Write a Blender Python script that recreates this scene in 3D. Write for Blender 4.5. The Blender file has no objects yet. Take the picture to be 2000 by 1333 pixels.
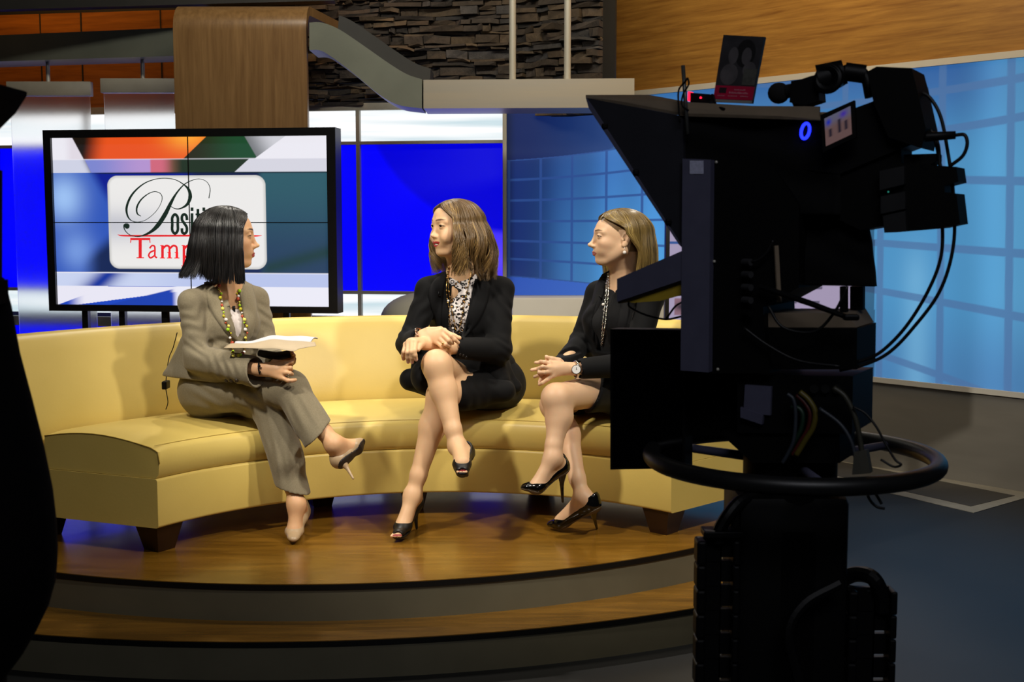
import bpy, bmesh, math, random
import numpy as np
from mathutils import Vector, Matrix
PI = math.pi
S = bpy.context.scene
C = S.collection
# ------------------------------------------------------------------ camera
CAMZ, FPX = 1.6, 2400.0
PITCH = math.atan(236/2400.0)
cd = bpy.data.cameras.new('camera'); cd.sensor_width = 36; cd.lens = FPX/2000*36
cd.clip_start = 0.05; cd.clip_end = 100
cd.dof.use_dof = True; cd.dof.focus_distance = 5.25; cd.dof.aperture_fstop = 9.0
cam = bpy.data.objects.new('camera', cd); C.objects.link(cam)
cam.location = (0, 0, CAMZ); cam.rotation_euler = (PI/2-PITCH, 0, 0)
S.camera = cam
# ------------------------------------------------------------------ view, world
S.view_settings.view_transform = 'Standard'; S.view_settings.look = 'None'
S.view_settings.gamma = 1; S.view_settings.exposure = 0.0
S.view_settings.use_curve_mapping = False
w = bpy.data.worlds.new('world'); S.world = w; w.use_nodes = True
w.node_tree.nodes['Background'].inputs[0].default_value = (0.35, 0.42, 0.55, 1)
w.node_tree.nodes['Background'].inputs[1].default_value = 0.012
# ------------------------------------------------------------------ lights (the studio grid above the frame, plus an added wash and fill)
def look(o, tgt):
    d = Vector(tgt)-o.location
    o.rotation_euler = d.to_track_quat('-Z', 'Y').to_euler()
def spot(name, loc, tgt, power, ang, col, blend=.4, rad=.1):
    l = bpy.data.lights.new(name, 'SPOT'); l.energy = power; l.spot_size = math.radians(ang)
    l.spot_blend = blend; l.color = col; l.shadow_soft_size = rad
    o = bpy.data.objects.new(name, l); C.objects.link(o); o.location = loc; look(o, tgt); return o
def area(name, loc, tgt, power, sx, sy, col):
    l = bpy.data.lights.new(name, 'AREA'); l.shape = 'RECTANGLE'; l.size = sx; l.size_y = sy
    l.energy = power; l.color = col
    o = bpy.data.objects.new(name, l); C.objects.link(o); o.location = loc; look(o, tgt); return o
WARM = (1, .86, .66); NEUT = (1, .93, .82)
spot('key_spot', (-2.1, 2.9, 4.0), (-.1, 5.5, 1.2), 500, 44, NEUT, .5, .12)
spot('key_spot', (1.9, 3.0, 4.1), (.1, 5.5, 1.1), 430, 44, NEUT, .5, .12)
spot('key_spot', (0.5, 2.9, 4.2), (-1.2, 5.3, 1.1), 230, 36, NEUT, .6, .12)
spot('hair_spot', (-1.2, 7.4, 4.2), (-.7, 5.3, 1.3), 160, 50, NEUT, .5, .08)
spot('hair_spot', (1.7, 7.6, 4.2), (.4, 5.4, 1.3), 130, 50, NEUT, .5, .08)
spot('wood_spot', (1.6, 7.4, 4.6), (1.7, 8.85, 3.0), 60, 95, (1, .66, .28), .8, .2)
spot('wood_spot', (3.0, 5.9, 4.6), (2.7, 7.7, 2.9), 50, 95, (1, .66, .30), .8, .2)
spot('wood_spot', (-3.5, 8.55, 3.9), (-3.4, 9.15, 2.9), 34, 110, (1, .5, .12), .8, .1)
spot('wood_spot', (-2.5, 8.5, 3.9), (-2.4, 9.0, 2.8), 16, 110, (1, .55, .2), .8, .1)
spot('stone_spot', (-1.1, 8.25, 4.2), (-1.05, 8.75, 3.0), 42, 75, (1, .56, .26), .8, .05)
area('added_set_wash', (-.3, 5.6, 4.75), (-.3, 7.9, 2.7), 85, 3.0, .3, (1, .93, .8))  # added wash that brightens the dark fascia and steel beam
area('wood_wash', (1.9, 6.0, 4.75), (2.2, 8.2, 3.0), 42, 2.2, .3, (1, .70, .33))
area('added_fill', (.6, -1.2, 4.4), (.6, 2.6, 1.2), 38, 2.5, 1.2, (.92, .93, 1))  # added fill behind and above the camera, lifts the dark foreground rig
# ------------------------------------------------------------------ helpers
def P(px, py, Y):
    a = (px-1000)/FPX; b = (666.5-py)/FPX
    c, s = math.cos(PITCH), math.sin(PITCH)
    r = Vector((a, c+b*s, -s+b*c)); return Vector((0, 0, CAMZ))+r*(Y/r.y)
def G(px, py, z):
    a = (px-1000)/FPX; b = (666.5-py)/FPX
    c, s = math.cos(PITCH), math.sin(PITCH)
    r = Vector((a, c+b*s, -s+b*c)); return Vector((0, 0, CAMZ))+r*((z-CAMZ)/r.z)
def lin(h):
    h = h.lstrip('#'); v = [int(h[i:i+2], 16)/255 for i in (0, 2, 4)]
    return tuple((x/12.92 if x <= .04045 else ((x+.055)/1.055)**2.4) for x in v)+(1,)
MC = {}
def mat(name, col=(.5, .5, .5, 1), rough=.5, metal=0, noise=None, bump=None, emit=None, coat=0, sss=0, spec=.5, vcol=False, stretch=(1, 1, 1), sheen=0):
    """noise=(scale, colour2, amount), bump=(scale, strength, distance)"""
    if name in MC: return MC[name]
    if isinstance(col, str): col = lin(col)
    m = bpy.data.materials.new(name); m.use_nodes = True; nt = m.node_tree; b = nt.nodes['Principled BSDF']
    b.inputs['Base Color'].default_value = col; b.inputs['Roughness'].default_value = rough
    b.inputs['Metallic'].default_value = metal; b.inputs['Coat Weight'].default_value = coat
    b.inputs['Specular IOR Level'].default_value = spec; b.inputs['Coat Roughness'].default_value = .08
    if sheen: b.inputs['Sheen Weight'].default_value = sheen
    if sss:
        b.inputs['Subsurface Weight'].default_value = sss; b.inputs['Subsurface Radius'].default_value = (.012, .004, .002)
        b.inputs['Subsurface Scale'].default_value = 1
    tc = nt.nodes.new('ShaderNodeTexCoord'); mp = nt.nodes.new('ShaderNodeMapping'); mp.inputs['Scale'].default_value = stretch
    nt.links.new(tc.outputs['Object'], mp.inputs[0])
    src = None
    if vcol:
        a = nt.nodes.new('ShaderNodeAttribute'); a.attribute_name = 'Col'; src = a.outputs[0]
        nt.links.new(src, b.inputs['Base Color'])
    if noise:
        n = nt.nodes.new('ShaderNodeTexNoise'); n.inputs['Scale'].default_value = noise[0]; n.inputs['Detail'].default_value = 5
        nt.links.new(mp.outputs[0], n.inputs['Vector'])
        cr = nt.nodes.new('ShaderNodeValToRGB'); cr.color_ramp.elements[0].position = .35; cr.color_ramp.elements[1].position = .65
        nt.links.new(n.outputs[0], cr.inputs[0])
        mx = nt.nodes.new('ShaderNodeMix'); mx.data_type = 'RGBA'; mx.blend_type = 'MIX'
        c2 = lin(noise[1]) if isinstance(noise[1], str) else noise[1]
        mul = nt.nodes.new('ShaderNodeMath'); mul.operation = 'MULTIPLY'; mul.inputs[1].default_value = noise[2]
        nt.links.new(cr.outputs[0], mul.inputs[0]); nt.links.new(mul.outputs[0], mx.inputs['Factor'])
        if src: nt.links.new(src, mx.inputs['A'])
        else: mx.inputs['A'].default_value = col
        mx.inputs['B'].default_value = c2
        nt.links.new(mx.outputs['Result'], b.inputs['Base Color'])
    if bump:
        n = nt.nodes.new('ShaderNodeTexNoise'); n.inputs['Scale'].default_value = bump[0]; n.inputs['Detail'].default_value = 4
        nt.links.new(mp.outputs[0], n.inputs['Vector'])
        bp = nt.nodes.new('ShaderNodeBump'); bp.inputs['Strength'].default_value = bump[1]; bp.inputs['Distance'].default_value = bump[2]
        nt.links.new(n.outputs[0], bp.inputs['Height']); nt.links.new(bp.outputs[0], b.inputs['Normal'])
    if emit is not None:
        ec = lin(emit[0]) if isinstance(emit[0], str) else emit[0]
        b.inputs['Emission Color'].default_value = ec; b.inputs['Emission Strength'].default_value = emit[1]
        if vcol: nt.links.new(src, b.inputs['Emission Color'])
    MC[name] = m; return m
def wood(name, c1, c2, scale=(1, 12, 12), rough=.35, coat=0, gain=1.0):
    if name in MC: return MC[name]
    m = bpy.data.materials.new(name); m.use_nodes = True; nt = m.node_tree; b = nt.nodes['Principled BSDF']
    tc = nt.nodes.new('ShaderNodeTexCoord'); mp = nt.nodes.new('ShaderNodeMapping'); mp.inputs['Scale'].default_value = scale
    nt.links.new(tc.outputs['Object'], mp.inputs[0])
    n = nt.nodes.new('ShaderNodeTexNoise'); n.inputs['Scale'].default_value = 2.2; n.inputs['Detail'].default_value = 8; n.inputs['Roughness'].default_value = .65
    n.inputs['Distortion'].default_value = .4
    nt.links.new(mp.outputs[0], n.inputs['Vector'])
    cr = nt.nodes.new('ShaderNodeValToRGB'); e = cr.color_ramp.elements
    e[0].position = .3; e[0].color = lin(c2); e[1].position = .68; e[1].color = lin(c1)
    nt.links.new(n.outputs[0], cr.inputs[0]); nt.links.new(cr.outputs[0], b.inputs['Base Color'])
    b.inputs['Roughness'].default_value = rough; b.inputs['Coat Weight'].default_value = coat; b.inputs['Coat Roughness'].default_value = .12
    MC[name] = m; return m
def onplane(px, py, O, N):
    a = (px-1000)/FPX; b = (666.5-py)/FPX; c, s = math.cos(PITCH), math.sin(PITCH)
    r = Vector((a, c+b*s, -s+b*c)); o = Vector((0, 0, CAMZ)); return o+r*((Vector(O)-o).dot(N)/r.dot(N))
def newobj(name, verts, faces, m=None, parent=None, smooth=False, world=True):
    me = bpy.data.meshes.new(name); me.from_pydata([tuple(v) for v in verts], [], faces); me.update()
    if smooth: me.polygons.foreach_set('use_smooth', [True]*len(me.polygons))
    o = bpy.data.objects.new(name, me); C.objects.link(o)
    if m: me.materials.append(m)
    if parent is not None:
        o.parent = parent
        if world: o.matrix_parent_inverse = parent.matrix_world_inv if hasattr(parent, 'matrix_world_inv') else Matrix.Translation(-parent.location)
    return o
def thing(name, label, cat, loc=(0, 0, 0), group=None):
    o = bpy.data.objects.new(name, None); C.objects.link(o); o.location = loc; o.empty_display_size = .1
    o['label'] = label; o['category'] = cat
    if group: o['group'] = group
    return o
def tag(o, label, cat, group=None):
    o['label'] = label; o['category'] = cat
    if group: o['group'] = group
    return o
def struct(o): o['kind'] = 'structure'; return o
class MB:
    """collects simple solids in world space into one mesh"""
    def __init__(s): s.v = []; s.f = []; s.mi = []; s.cur = 0
    def add(s, v, f):
        k = len(s.v); s.v += [tuple(x) for x in v]; s.f += [tuple(i+k for i in q) for q in f]; s.mi += [s.cur]*len(f); return s
    def box(s, c, d, rot=None, bev=0.0):
        x, y, z = d[0]/2, d[1]/2, d[2]/2; c = Vector(c)
        b = min(bev, x*.9, y*.9, z*.9)
        if b <= 0:
            v = [Vector((i*x, j*y, k*z)) for i in (-1, 1) for j in (-1, 1) for k in (-1, 1)]
            f = [(0, 1, 3, 2), (4, 6, 7, 5), (0, 4, 5, 1), (2, 3, 7, 6), (0, 2, 6, 4), (1, 5, 7, 3)]
        else:
            bm = bmesh.new(); bmesh.ops.create_cube(bm, size=2)
            for q in bm.verts: q.co = Vector((q.co.x*x, q.co.y*y, q.co.z*z))
            bmesh.ops.bevel(bm, geom=bm.edges[:], offset=b, segments=2, affect='EDGES', profile=.5)
            bm.verts.index_update(); v = [q.co.copy() for q in bm.verts]; f = [tuple(q.index for q in g.verts) for g in bm.faces]; bm.free()
        if rot is not None: v = [rot @ q for q in v]
        return s.add([c+q for q in v], f)
    def hexa(s, p):
        """8 points: bottom 4 ring, top 4 ring"""
        return s.add(p, [(3, 2, 1, 0), (4, 5, 6, 7), (0, 1, 5, 4), (1, 2, 6, 5), (2, 3, 7, 6), (3, 0, 4, 7)])
    def prism(s, poly, off):
        n = len(poly); off = Vector(off); a = [Vector(p) for p in poly]; b = [p+off for p in a]
        return s.add(a+b, [tuple(range(n))[::-1], tuple(range(n, 2*n))]+[(i, (i+1) % n, n+(i+1) % n, n+i) for i in range(n)])
    def tube(s, pts, r, n=10, caps=True):
        pts = [Vector(p) for p in pts]; m = len(pts)
        rs = r if hasattr(r, '__len__') else [r]*m
        t0 = (pts[1]-pts[0]).normalized()
        up = Vector((0, 0, 1)) if abs(t0.z) < .9 else Vector((1, 0, 0))
        u = t0.cross(up).normalized(); V = []
        for i, p in enumerate(pts):
            t = (pts[min(i+1, m-1)]-pts[max(i-1, 0)]).normalized()
            u = (u-t*u.dot(t)).normalized(); w_ = t.cross(u)
            for k in range(n):
                a = 2*PI*k/n; V.append(p+(u*math.cos(a)+w_*math.sin(a))*rs[i])
        F = [(i*n+k, i*n+(k+1) % n, (i+1)*n+(k+1) % n, (i+1)*n+k) for i in range(m-1) for k in range(n)]
        if caps: F += [tuple(range(n))[::-1], tuple((m-1)*n+k for k in range(n))]
        return s.add(V, F)
    def cyl(s, a, b, r, r2=None, n=20): return s.tube([a, b], [r, r if r2 is None else r2], n)
    def ball(s, c, r, n=12, m=8, sc=(1, 1, 1)):
        V = []; c = Vector(c)
        for i in range(m+1):
            t = PI*i/m
            for k in range(n):
                a = 2*PI*k/n
                V.append(c+Vector((math.sin(t)*math.cos(a)*r*sc[0], math.sin(t)*math.sin(a)*r*sc[1], math.cos(t)*r*sc[2])))
        F = [(i*n+k, (i+1)*n+k, (i+1)*n+(k+1) % n, i*n+(k+1) % n) for i in range(m) for k in range(n)]
        return s.add(V, F)
    def torus(s, c, R, r, axis=(0, 0, 1), n=48, m=12):
        z = Vector(axis).normalized(); x = z.orthogonal().normalized(); y = z.cross(x); c = Vector(c); V = []
        for i in range(n):
            a = 2*PI*i/n; d = x*math.cos(a)+y*math.sin(a)
            for k in range(m):
                b = 2*PI*k/m; V.append(c+d*(R+r*math.cos(b))+z*r*math.sin(b))
        F = [(i*m+k, ((i+1) % n)*m+k, ((i+1) % n)*m+(k+1) % m, i*m+(k+1) % m) for i in range(n) for k in range(m)]
        return s.add(V, F)
    def build(s, name, m, parent=None, smooth=False, auto=None):
        o = newobj(name, s.v, s.f, None, parent, smooth)
        ms = m if isinstance(m, (list, tuple)) else [m]
        for q in ms: o.data.materials.append(q)
        if len(ms) > 1: o.data.polygons.foreach_set('material_index', s.mi)
        if auto:
            sharp_edges(o.data, auto)
        return o
def sharp_edges(me, ang=35):
    bm = bmesh.new(); bm.from_mesh(me); bmesh.ops.remove_doubles(bm, verts=bm.verts[:], dist=1e-6); bmesh.ops.recalc_face_normals(bm, faces=bm.faces[:])
    for f in bm.faces: f.smooth = True
    for e in bm.edges:
        if len(e.link_faces) == 2 and e.calc_face_angle(0) > math.radians(ang): e.smooth = False
    bm.to_mesh(me); bm.free()
def spline(pts, n=8):
    """Catmull-Rom through points"""
    p = [Vector(q) for q in pts]; p = [p[0]*2-p[1]]+p+[p[-1]*2-p[-2]]; out = []
    for i in range(1, len(p)-2):
        for k in range(n):
            t = k/n; a, b, c, d = p[i-1], p[i], p[i+1], p[i+2]
            out.append(.5*((2*b)+(-a+c)*t+(2*a-5*b+4*c-d)*t*t+(-a+3*b-3*c+d)*t**3))
    out.append(p[-2]); return out
# ================================================================== SETTING
M_floor = mat('studio_floor_paint', '#1c1e20', .5, noise=(3, '#16181a', .6), bump=(60, .05, .002))
f = MB(); f.box((0, 5, -.05), (16, 16, .1)); struct(f.build('floor', M_floor))
M_dark = mat('dark_wall_paint', '#1b1b1c', .8, noise=(5, '#141415', .6))
# wall line of the back set: left end is a little further than the right end
def WB(px, off=0.0):       # X,Y on the back wall for a picture column
    xa, ya, xb, yb = -3.85, 9.25, -.054, 8.60
    k = (px-1000)/FPX; dx, dy = xb-xa, yb-ya
    t = (k*ya-xa)/(dx-k*dy); return xa+dx*t, ya+dy*t+off
WN = Vector((9.25-8.60, 3.85-.054, 0)).normalized()   # along-normal (points away from camera)
WT = Vector((3.85-.054, -(9.25-8.60), 0)).normalized()
def wallpanel(mb, px0, px1, z0, z1, off, th):
    a = Vector((*WB(px0), 0))-WN*off; b = Vector((*WB(px1), 0))-WN*off; n = WN*th
    p = [a+Vector((0, 0, z0)), b+Vector((0, 0, z0)), b+n+Vector((0, 0, z0)), a+n+Vector((0, 0, z0))]
    return mb.hexa(p+[q+Vector((0, 0, z1-z0)) for q in p])
o = wallpanel(MB(), -420, 1190, 0, 4.6, -.30, .12).build('wall_back', M_dark); struct(o)
# left / right / front / ceiling shell of the studio (mostly outside the frame)
struct(MB().box((-6.2, 5, 2.4), (.1, 16, 5)).build('wall_left', M_dark))
struct(MB().box((0, 5, 4.95), (16, 16, .1)).build('ceiling', M_dark))
# ---------------- lit translucent wall: light boxes between mullions
M_white = mat('white_light_panel', '#dfe9ee', .4, emit=('#e4f4ff', .92), noise=(2, '#c8dbe2', .5), stretch=(.6, .6, 9))
def lightmat(name, cols, strength):
    m = bpy.data.materials.new(name); m.use_nodes = True; nt = m.node_tree; b = nt.nodes['Principled BSDF']
    tc = nt.nodes.new('ShaderNodeTexCoord'); mp = nt.nodes.new('ShaderNodeMapping'); mp.inputs['Scale'].default_value = (.35, .35, 7)
    nt.links.new(tc.outputs['Object'], mp.inputs[0])
    n = nt.nodes.new('ShaderNodeTexNoise'); n.inputs['Scale'].default_value = 1.6; n.inputs['Detail'].default_value = 3
    nt.links.new(mp.outputs[0], n.inputs['Vector'])
    cr = nt.nodes.new('ShaderNodeValToRGB'); e = cr.color_ramp.elements
    e[0].position = .35; e[0].color = lin(cols[0]); e[1].position = .6; e[1].color = lin(cols[1])
    nt.links.new(n.outputs[0], cr.inputs[0]); nt.links.new(cr.outputs[0], b.inputs['Emission Color'])
    b.inputs['Base Color'].default_value = (.02, .02, .02, 1); b.inputs['Emission Strength'].default_value = strength
    b.inputs['Roughness'].default_value = .35
    return m
M_white = lightmat('white_light_panel', ('#c9dde4', '#ffffff'), 1.05)
# blue projection with a slightly darker disc and a violet bloom on it, as on the real panel
def bluemat():
    m = bpy.data.materials.new('blue_light_panel'); m.use_nodes = True; nt = m.node_tree; b = nt.nodes['Principled BSDF']
    b.inputs['Base Color'].default_value = (.01, .01, .02, 1); b.inputs['Roughness'].default_value = .35
    tc = nt.nodes.new('ShaderNodeTexCoord')
    def dist(p, r, soft):
        v = nt.nodes.new('ShaderNodeVectorMath'); v.operation = 'DISTANCE'; v.inputs[1].default_value = p
        nt.links.new(tc.outputs['Object'], v.inputs[0])
        mr = nt.nodes.new('ShaderNodeMapRange'); mr.interpolation_type = 'SMOOTHSTEP'
        mr.inputs[1].default_value = r-soft; mr.inputs[2].default_value = r+soft; mr.inputs[3].default_value = 1; mr.inputs[4].default_value = 0
        nt.links.new(v.outputs['Value'], mr.inputs[0]); return mr.outputs[0]
    a = Vector((*WB(984), 0)); a.x += .10; a.z = P(1010, 130, a.y).z
    d1 = dist(a, 318*8.6/FPX, .03)
    c = Vector((*WB(980), 0)); c.z = P(980, 510, c.y).z
    d2 = dist(c, .12, .42)
    mx = nt.nodes.new('ShaderNodeMix'); mx.data_type = 'RGBA'; nt.links.new(d2, mx.inputs['Factor'])
    mx.inputs['A'].default_value = (0, 0, .98, 1); mx.inputs['B'].default_value = (.16, .09, 1, 1)
    m2 = nt.nodes.new('ShaderNodeMix'); m2.data_type = 'RGBA'; nt.links.new(d1, m2.inputs['Factor'])
    nt.links.new(mx.outputs['Result'], m2.inputs['A']); m2.inputs['B'].default_value = (0.0, 0.0, .70, 1)
    nt.links.new(m2.outputs['Result'], b.inputs['Emission Color']); b.inputs['Emission Strength'].default_value = 1.0
    return m
M_blue = bluemat()
M_mull = mat('grey_mullion_metal', '#a5a59d', .5, 0, noise=(30, '#94958f', .4))
def zat(px, py): x, y = WB(px); return P(px, py, y).z
zw1, zb1, zb0, zw0 = zat(985, 212), zat(985, 277), zat(985, 574), zat(985, 612)-.035
cols = [-260, -20, 182, 380, 705, 985]
lw = thing('light_wall', 'backlit wall of white and deep blue glowing panels behind the big screen', 'light wall', (*WB(600), 0))
for i in range(len(cols)-1):
    a, b = cols[i], cols[i+1]
    wallpanel(MB(), a, b, zb1, zw1, .0, .05).build('white_panel', M_white, lw)
    wallpanel(MB(), a, b, zb0, zb1, .0, .05).build('blue_panel', M_blue, lw)
    wallpanel(MB(), a, b, zw0, zb0, .0, .05).build('white_panel', M_white, lw)
    wallpanel(MB(), a, b, .25, zw0-.1, .0, .05).build('blue_panel', M_blue, lw)  # unseen lower glow, added so blue reflects on the deck under the sofa
fr = MB()
for c in cols[:-1]: wallpanel(fr, c-3.5, c+3.5, 0, zw1, .04, .05)
for z in (zb1, zb0, zw0-.05): wallpanel(fr, cols[0], 985, z-.011, z+.011, .038, .05)
wallpanel(fr, cols[0], 985, zw0-.1, zw0-.03, .036, .05)
wallpanel(fr, cols[0], 985, zw1, zw1+.05, .04, .06)
wallpanel(fr, cols[0], 985, 0, .25, .04, .06)
fr.build('mullion_frame', M_mull, lw)
p = MB(); x, y = WB(986); p.box((x, y-.1, 1.2), (.028, .14, 2.45), bev=.004)
M_alu = mat('brushed_aluminium', '#c9c6b8', .4, .35, noise=(25, '#b5b2a4', .5), bump=(80, .05, .001), stretch=(1, 1, .1))
p.build('corner_post', M_alu, lw)
# ---------------- stone veneer above
random.seed(5)
M_stone = None
def stonemat():
    m = bpy.data.materials.new('stacked_ledge_stone'); m.use_nodes = True; nt = m.node_tree; b = nt.nodes['Principled BSDF']
    a = nt.nodes.new('ShaderNodeAttribute'); a.attribute_name = 'Col'
    tc = nt.nodes.new('ShaderNodeTexCoord'); n = nt.nodes.new('ShaderNodeTexNoise'); n.inputs['Scale'].default_value = 14; n.inputs['Detail'].default_value = 8; n.inputs['Roughness'].default_value = .7
    nt.links.new(tc.outputs['Object'], n.inputs['Vector'])
    mx = nt.nodes.new('ShaderNodeMix'); mx.data_type = 'RGBA'; mx.blend_type = 'MULTIPLY'; mx.inputs['Factor'].default_value = .8
    cr = nt.nodes.new('ShaderNodeValToRGB'); cr.color_ramp.elements[0].position = .3; cr.color_ramp.elements[0].color = (.3, .3, .3, 1); cr.color_ramp.elements[1].position = .65
    nt.links.new(n.outputs[0], cr.inputs[0]); nt.links.new(a.outputs[0], mx.inputs['A']); nt.links.new(cr.outputs[0], mx.inputs['B'])
    nt.links.new(mx.outputs['Result'], b.inputs['Base Color']); b.inputs['Roughness'].default_value = .8
    bp = nt.nodes.new('ShaderNodeBump'); bp.inputs['Strength'].default_value = .7; bp.inputs['Distance'].default_value = .02
    nt.links.new(n.outputs[0], bp.inputs['Height']); nt.links.new(bp.outputs[0], b.inputs['Normal']); return m
def stones(name, A, B, z0, z1, parent, seed):
    rnd = random.Random(seed); A, B = Vector(A), Vector(B); T = (B-A); L = T.length; T.normalize()
    N = Vector((T.y, -T.x, 0)); mb = MB(); colr = []
    z = z0
    while z < z1:
        hgt = rnd.choice([.022, .03, .036, .045, .06]); x = -rnd.random()*.2
        while x < L:
            wd = rnd.uniform(.06, .34)*(.6 if rnd.random() < .4 else 1); x0, x1 = max(0, x), min(L, x+wd); x += wd
            if x1-x0 < .02: continue
            sub = [(z, hgt)] if rnd.random() < .75 or hgt < .05 else [(z, hgt*.45), (z+hgt*.45, hgt*.55)]
            for zz, hh in sub:
                d = rnd.uniform(.02, .085); t = rnd.uniform(-.009, .009)
                g = .003
                xs = [x0+g, x0+(x1-x0)*rnd.uniform(.3, .7), x1-g]
                pts = []
                for q in (zz+g, zz+hh-g):
                    for xx in xs:
                        pts.append(A+T*(xx+rnd.uniform(-.004, .004))+Vector((0, 0, q+t*(1 if xx > xs[1] else -1)))+N*(d+rnd.uniform(-.012, .012)))
                bk = [A+T*xx+Vector((0, 0, q)) for q in (zz+g, zz+hh-g) for xx in xs]
                nf = len(mb.f)
                mb.add(pts+bk, [(0, 1, 4, 3), (1, 2, 5, 4), (0, 6, 7, 1), (1, 7, 8, 2), (3, 4, 10, 9), (4, 5, 11, 10), (0, 3, 9, 6), (2, 8, 11, 5)])
                c = rnd.choice([(.16, .115, .075), (.13, .10, .075), (.20, .14, .085), (.10, .08, .065), (.24, .17, .10), (.13, .12, .115)])
                k = rnd.uniform(.25, .62); colr += [(c[0]*k, c[1]*k, c[2]*k, 1)]*(len(mb.f)-nf)
        z += hgt
    o = mb.build(name, M_stone, parent)
    at = o.data.color_attributes.new('Col', 'FLOAT_COLOR', 'CORNER'); buf = []
    for pl, c in zip(o.data.polygons, colr): buf += list(c)*pl.loop_total
    at.data.foreach_set('color', buf); return o
M_stone = stonemat()
x0, y0 = WB(560); x1, y1 = WB(1012); cr_ = P(1178, 100, 8.25)
o = stones('wall_stone_left', (x0, y0, 0), (x1, y1, 0), zw1+.03, 3.75, None, 3); struct(o)
o = stones('wall_stone_right', (x1, y1, 0), (cr_.x, cr_.y, 0), 2.3, 3.75, None, 8); struct(o)
o = MB().hexa([Vector(q) for q in [(x1, y1, 2.3), (cr_.x, cr_.y, 2.3), (cr_.x, cr_.y+.02, 2.3), (x1, y1+.2, 2.3), (x1, y1, 3.9), (cr_.x, cr_.y, 3.9), (cr_.x, cr_.y+.02, 3.9), (x1, y1+.2, 3.9)]]).build('wall_return', M_dark); struct(o)
# ---------------- upper wood cladding on the left
M_oak = wood('amber_oak_veneer', '#a8692a', '#7a4716', (1, 1, 14), .4)
o = wallpanel(MB(), -420, 600, zw1+.05, 3.1, .02, .06).build('wall_wood_left', M_oak); struct(o)
tr = MB()
for c in (100, 178, -60, 330): wallpanel(tr, c-1, c+1, zw1+.05, 3.1, .026, .02)
struct(tr.build('trim_1', M_dark))
# header soffit over the left side
hd = MB(); a = P(-120, 22, 8.2); b = P(345, 12, 8.2)
hd.hexa([Vector((a.x, 8.2, a.z)), Vector((b.x+1.05, 8.05, b.z+.01)), Vector((b.x+1.05, 8.12, b.z)), Vector((a.x, 8.27, a.z)),
         Vector((a.x, 8.2, 3.9)), Vector((b.x+1.05, 8.05, 3.9)), Vector((b.x+1.05, 8.12, 3.9)), Vector((a.x, 8.27, 3.9))])
M_head = mat('charcoal_laminate', '#2b2a27', .55, noise=(8, '#222220', .5))
struct(hd.build('trim_2', M_head))
# ---------------- grey fascia beam with its S curve and the metal end
M_fascia = mat('grey_green_metallic_laminate', '#7d8174', .42, .35, noise=(4, '#6a6e62', .5))
M_steel = mat('brushed_steel', '#b5ad9b', .34, .45, noise=(3, '#c4b597', .6), bump=(60, .08, .001), stretch=(.3, 1, 6))
bm_ = thing('fascia_beam', 'long grey metal fascia beam stepping down in an S curve under the stone', 'beam', P(700, 120, 7.6))
# left stretch, curving gently in plan
def strip(mb, top, bot, depth):
    n = len(top); V = []
    for t, b in zip(top, bot):
        d = Vector((0, depth, 0)); V += [b, t, t+d, b+d]
    F = []
    for i in range(n-1):
        for k in range(4): F.append((i*4+k, i*4+(k+1) % 4, (i+1)*4+(k+1) % 4, (i+1)*4+k))
    F += [(0, 1, 2, 3), tuple((n-1)*4+k for k in (3, 2, 1, 0))]
    return mb.add(V, F)
tp = spline([P(-160, 76, 8.75), P(85, 65, 8.5), P(345, 54, 8.3), P(380, 52, 8.28)], 6)
bt = spline([P(-160, 126, 8.75), P(85, 117, 8.5), P(345, 109, 8.3), P(380, 107, 8.28)], 6)
for t, b in zip(tp, bt): b.x, b.y = t.x, t.y
strip(MB(), tp, bt, .3).build('left_fascia', M_fascia, bm_, auto=30)
tp = spline([P(604, 44, 7.6), P(628, 44, 7.6), P(660, 56, 7.6), P(700, 82, 7.6), P(760, 124, 7.6), P(795, 145, 7.6), P(824, 155, 7.6)], 6)
bt = spline([P(604, 98, 7.6), P(622, 98, 7.6), P(640, 106, 7.6), P(684, 138, 7.6), P(740, 184, 7.6), P(778, 205, 7.6), P(824, 212, 7.6)], 6)
strip(MB(), tp, bt, .35).build('curved_fascia', M_fascia, bm_, auto=30)
tp2 = [t+Vector((.035, .30, .10)) for t in tp[8:]]; bt2 = [t+Vector((.02, .30, -.05)) for t in tp[8:]]
strip(MB(), tp2, bt2, .3).build('rear_fascia', M_head, bm_, auto=30)
a, b = P(827, 156, 7.6), P(1239, 153, 7.6); a2, b2 = P(827, 212, 7.6), P(1239, 210, 7.6)
mb = MB(); mb.hexa([a2, b2, b2+Vector((0, .4, 0)), a2+Vector((0, .4, 0)), a, b, b+Vector((0, .4, 0)), a+Vector((0, .4, 0))])
mb.build('steel_fascia', M_steel, bm_, auto=30)
for px in (1001, 1108):
    q = P(px, 156, 7.75); o = MB().cyl((q.x, q.y, q.z-.02), (q.x, q.y, 4.9), .021, n=20).build('hanger_pole', M_alu, None, auto=30)
    tag(o, 'left thin steel pole rising from the steel beam' if px < 1050 else 'right thin steel pole rising from the steel beam', 'pole', 'steel poles above the beam')
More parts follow.
